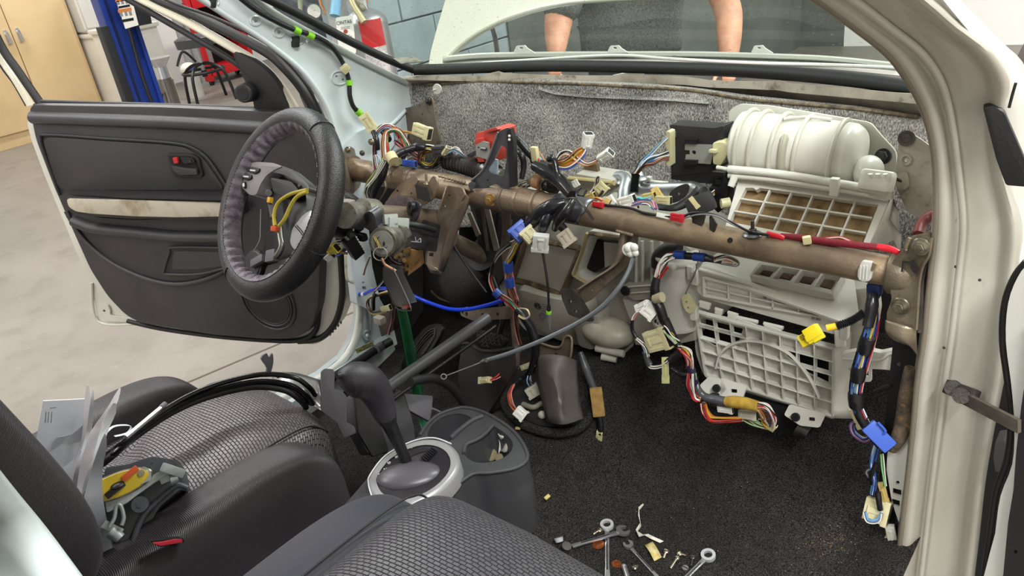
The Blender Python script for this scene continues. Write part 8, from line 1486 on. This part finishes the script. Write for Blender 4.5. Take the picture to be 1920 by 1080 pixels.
t = bpy.data.objects['combination_wrench']; a = fz(1062, 1030, .012); MB().cyl(a+Vector((-.004, 0, -.006)), a+Vector((.002, .0, .010)), .009, .009, 20).build('flex_head', DSTEEL, t); c = fz(1049, 1016, .018); MB().cyl(c, c+Vector((-.004, .003, .006)), .0075, .009, 18).build('flex_ring', M('satin_ring', (170, 172, 174)), t)
wrench('combination_wrench', 'chrome wrench standing vertically in view with ring head at its top', (1138, 985), (1139, 1100), 12, True, False, .006, .004)
wrench('combination_wrench', 'slim chrome open-ended wrench pointing to the bottom right', (1240, 1090), (1178, 1022), 9, False, True)
wrench('combination_wrench', 'chrome wrench with satin ratchet ring head, rightmost on the carpet', (1328, 1042), (1270, 1100), 13, True, False, .005, .003)
a, b = fz(1170, 1062, .004), fz(1182, 1100, .004); t = thing('combination_wrench', 'short chrome wrench end beside the two-headed screw, mostly below the frame', 'wrench', tuple(a)); MB().cyl(a, b, .005, .006, 12).sph(a, .0055, 12).build('shank', CHROME, t)
for x, y, r, lab in ((1121, 1021, 13, 'copper coin half under the crossing wrench'), (1156, 1058, 10, 'copper coin lying flat right of the vertical wrench')):
    c = fz(x, y, .002); r *= pxs(c)*.93; t = thing('penny', lab, 'coin', tuple(c)); MB().cyl(c, c+Vector((0, 0, .0014)), r, r, 30).build('disc', COPPER, t); MB().add(*tubem([c+Vector((r*.92*math.cos(q), r*.92*math.sin(q), .0015)) for q in [i*math.pi/14 for i in range(29)]], .0004, 5)).build('rim', COPPER, t)
    MB().sph(c+Vector((0, 0, .0013)), r*.55, 12, (.8, 1, .08)).build('relief', M('coin_relief', (160, 92, 54), .4, .8), t)
def screw(lab, p0, p1, r=.0028, hr=.006, mat=STEEL):
    a, b = fz(*p0, .004), fz(*p1, .003); t = thing('screw', lab, 'screw', tuple(a)); d = (b-a).normalized(); MB().sph(a, hr, 14, (1, 1, .6)).cyl(a-d*.0004, a+d*.002, hr, hr*.9, 16).build('head', mat, t)
    n = 8; L = (b-a).length; path = [a+(b-a)*(i/n/2) for i in range(2*n+1)]; V, Fc = tubem(path, [r*(1.15 if i % 2 else .85) for i in range(2*n+1)], 10); obj('thread', V, Fc, mat, t)
screw('pale screw lying left below the vertical wrench ring', (1124, 994), (1112, 1002)); screw('silver screw right of the cream tape scrap', (1249, 1034), (1244, 1047)); screw('topmost of the three screws near the right ratchet wrench', (1274, 1038), (1287, 1042)); screw('long silver screw hanging down left under the topmost screw', (1270, 1046), (1257, 1066), .003, .005)
screw('dark pointed screw with countersunk head beside the right ratchet wrench', (1299, 1045), (1296, 1062), .002, .0055, DSTEEL); screw('silver pan-head screw right of the lower copper coin', (1190, 1064), (1196, 1060), .0028, .006); c = fz(1285, 1064, .004)
t = thing('screw', 'bright slotted screw head standing up left of the right ratchet wrench', 'screw', tuple(c)); MB().cyl(c-Vector((0, 0, .004)), c, .0055, .006, 20).build('head', CHROME, t); MB().box(c+Vector((0, 0, .0003)), (.011, .0014, .0008)).build('slot', DARK, t)
t = thing('tie_strip', 'bent off-white plastic strip lying above the wrenches', 'strip', tuple(fz(1200, 980, .003)))
pts = [(1206, 946), (1198, 954), (1198, 970), (1201, 984), (1193, 996), (1202, 1005), (1212, 1003), (1222, 1008), (1241, 1017)]; P_ = [fz(x, y, .004+.004*(i % 2)) for i, (x, y) in enumerate(pts)]
ww = [.0025, .004, .0045, .0045, .003, .005, .004, .004, .0045]; rows = [[p+Vector((-.7, .7, .1)).normalized()*w if i < 5 else p+Vector((.4, .8, .2)).normalized()*w, p-Vector((-.7, .7, -.1)).normalized()*w if i < 5 else p-Vector((.4, .8, -.2)).normalized()*w] for i, (p, w) in enumerate(zip(P_, ww))]
grid('strip', rows, M('off_white_strip', (206, 202, 190), .6), t, .001, 0, False)
t = thing('tape_scrap', 'curled cream and yellow tape scrap on the carpet right of the slim wrench', 'tape', tuple(fz(1222, 1035, .003)))
pts = [(1216, 1018), (1222, 1026), (1228, 1036), (1234, 1048)]; rows = [[fz(x-7, y+4, .003+.006*math.sin(i)), fz(x+7, y-3, .003+.006*math.sin(i))] for i, (x, y) in enumerate(pts)]
grid('tape', crgrid(rows, 1, 3), M('cream_yellow_tape', (214, 204, 156), .6, c2=(196, 172, 90), ns=60), t, .001)
# ------------------------------------------------------------------ the man beyond the raised bonnet
man = thing('person', 'person in grey shirt leaning over the engine bay beyond the windscreen', 'person', (-1.52, 2.55, 0))
def skin(name, nodes, edges, mat, parent, root=0, sub=2):
    me = bpy.data.meshes.new(name); off = OFF[parent.name]; me.from_pydata([tuple(Vector(n[:3])-off) for n in nodes], edges, []); o = bpy.data.objects.new(name, me); COL.objects.link(o); o.parent = parent; OFF[o.name] = off
    m = o.modifiers.new('s', 'SKIN'); m.use_smooth_shade = True
    for i, n in enumerate(nodes):
        v = me.skin_vertices[0].data[i]; v.radius = (n[3], n[4] if len(n) > 4 else n[3]); v.use_root = (i == root)
    s = o.modifiers.new('u', 'SUBSURF'); s.levels = sub; s.render_levels = sub; dg = bpy.context.evaluated_depsgraph_get(); nm = bpy.data.meshes.new_from_object(o.evaluated_get(dg)); o.modifiers.clear(); o.data = nm; nm.materials.clear(); nm.materials.append(mat); nm.shade_smooth(); return o
# joints: pelvis, waist, chest, neck, head; arms reach to the wing edge; legs stand on the floor
EL, ER = Dp(1046, 40, 3.30), Dp(1368, 20, 3.35); HL, HR = Dp(1042, 112, 3.22), Dp(1366, 124, 3.26)
SL, SR = Vector((-1.20, 1.95, 1.36)), Vector((-.82, 2.26, 1.36))
mid = (EL+ER)/2; sx = (ER-EL); sx.z = 0; sx.normalize(); bk = Vector((sx.y, -sx.x, 0)); bk = bk if bk.dot(mid-CP) > 0 else -bk
pel = mid+bk*.42; pel.z = .95; wst = mid+bk*.34; wst.z = 1.10; ch = mid+bk*.16; ch.z = 1.34; nk = mid+bk*.06; nk.z = 1.50; hd_ = mid+bk*.0; hd_.z = 1.62
SL = ch+Vector((0, 0, .06))-sx*.21; SR = ch+Vector((0, 0, .06))+sx*.21
kn = [pel-sx*.11+bk*(-.03)+Vector((0, 0, -.47)), pel+sx*.11+bk*(-.03)+Vector((0, 0, -.47))]; an = [pel-sx*.13+Vector((0, 0, -.87)), pel+sx*.13+Vector((0, 0, -.87))]
N_ = [(*pel, .15, .11), (*wst, .145, .11), (*ch, .17, .12), (*nk, .055), (*(nk+Vector((0, 0, .06))-bk*.02), .055), (*SL, .065), (*EL, .068), (*(EL.lerp(HL, .6)), .05), (*HL, .032), (*SR, .065), (*ER, .066), (*(ER.lerp(HR, .6)), .056), (*HR, .032), (*(pel-sx*.10+Vector((0, 0, -.08))), .09), (*kn[0], .06), (*an[0], .042), (*(an[0]-bk*.16+Vector((0, 0, -.04))), .035), (*(pel+sx*.10+Vector((0, 0, -.08))), .09), (*kn[1], .06), (*an[1], .042), (*(an[1]-bk*.16+Vector((0, 0, -.04))), .035)]
E_ = [(0, 1), (1, 2), (2, 3), (3, 4), (2, 5), (5, 6), (6, 7), (7, 8), (2, 9), (9, 10), (10, 11), (11, 12), (0, 13), (13, 14), (14, 15), (15, 16), (0, 17), (17, 18), (18, 19), (19, 20)]
skin('body', N_, E_, SKIN, man)
CLO = M('heather_grey_shirt', (78, 82, 82), .9, c2=(112, 116, 114), ns=160, c3=(48, 50, 52), ns3=90, bump=.3); SHO = M('charcoal_shorts', (60, 64, 68), .9, c2=(84, 88, 90), ns=140)
sm = EL.lerp(HL, .12); smr = ER.lerp(SR, .45)
skin('shirt', [(*(pel+Vector((0, 0, .0))-bk*.10), .27, .13), (*(wst-bk*.08), .26, .14), (*ch, .24, .15), (*(nk-Vector((0, 0, .03))), .08), (*SL, .085), (*sm, .10), (*SR, .085), (*smr, .07), (*(pel-bk*.16+Vector((0, 0, -.22))), .27, .10)], [(8, 0), (0, 1), (1, 2), (2, 3), (2, 4), (4, 5), (2, 6), (6, 7)], CLO, man)
skin('shorts', [(*pel, .19, .13), (*(pel-sx*.10+Vector((0, 0, -.1))), .12), (*kn[0].lerp(pel, .12), .10), (*(pel+sx*.10+Vector((0, 0, -.1))), .12), (*kn[1].lerp(pel, .12), .10)], [(0, 1), (1, 2), (0, 3), (3, 4)], SHO, man)
hm = MB(); hc = hd_+Vector((0, 0, .04))-bk*.03; yw = Matrix(((sx.x, -bk.x, 0, 0), (sx.y, -bk.y, 0, 0), (0, 0, 1, 0), (0, 0, 0, 1)))
def hp(u, v, w): return hc+sx*u-bk*v+Vector((0, 0, w))
skin('head', [(*hp(0, -.01, .03), .085, .095), (*hp(0, .02, -.04), .065, .075), (*hp(0, .04, -.095), .04, .035), (*hp(0, -.01, -.11), .05)], [(0, 1), (1, 2), (1, 3)], SKIN, man)
MB().sph(hp(0, .105, -.012), .013, 12, (1, 1.2, 1.6)).build('nose', SKIN, man)
for s in (-1, 1):
    MB().sph(hp(.032*s, .088, .018), .011, 12).build('eye', M('eye_white', (230, 226, 220), .3), man); MB().sph(hp(.09*s, -.005, .0), .022, 12, (.35, .8, 1.3)).build('ear', SKIN, man)
MB().sph(hp(0, .088, -.052), .02, 12, (1.2, .35, .3)).build('mouth', M('lip', (168, 96, 84), .5), man)
MB().sph(hp(0, -.02, .055), .098, 24, (.95, 1.08, .85)).build('hair', M('dark_brown_hair', (52, 38, 30), .7, bump=1, bs=300), man)
for hpos, fw_, s in ((HL, (HL-EL).normalized(), -1), (HR, (HR-ER).normalized(), 1)):
    side = sx; h = [(*hpos, .027, .018), (*(hpos+fw_*.05), .034, .016), (*(hpos+fw_*.085), .034, .014)]; ed = [(0, 1), (1, 2)]
    skin('hand', h, ed, SKIN, man, 0, 1)
    for i, L_ in enumerate((.062, .075, .070, .052)):
        o0 = hpos+fw_*.08+side*(-.026+.0175*i); d1 = (fw_-bk*.15).normalized(); d2 = (fw_-bk*-.5).normalized(); skin('finger', [(*o0, .0085), (*(o0+d1*L_*.5), .008), (*(o0+d1*L_*.5+d2*L_*.5), .0065)], [(0, 1), (1, 2)], SKIN, man, 0, 1)
    o0 = hpos+fw_*.02-side*s*.028; skin('thumb', [(*o0, .011), (*(o0-side*s*.03+fw_*.025), .0095), (*(o0-side*s*.038+fw_*.055), .008)], [(0, 1), (1, 2)], SKIN, man, 0, 1)
for k in (0, 1): MB().box(aim(an[k]+Vector((0, 0, -.05))+bk*.05, an[k]+Vector((0, 0, -.05))-bk*.2, Vector((0, 0, 1))), (.27, .1, .07), .03, 3).build('shoe', PLK2, man)
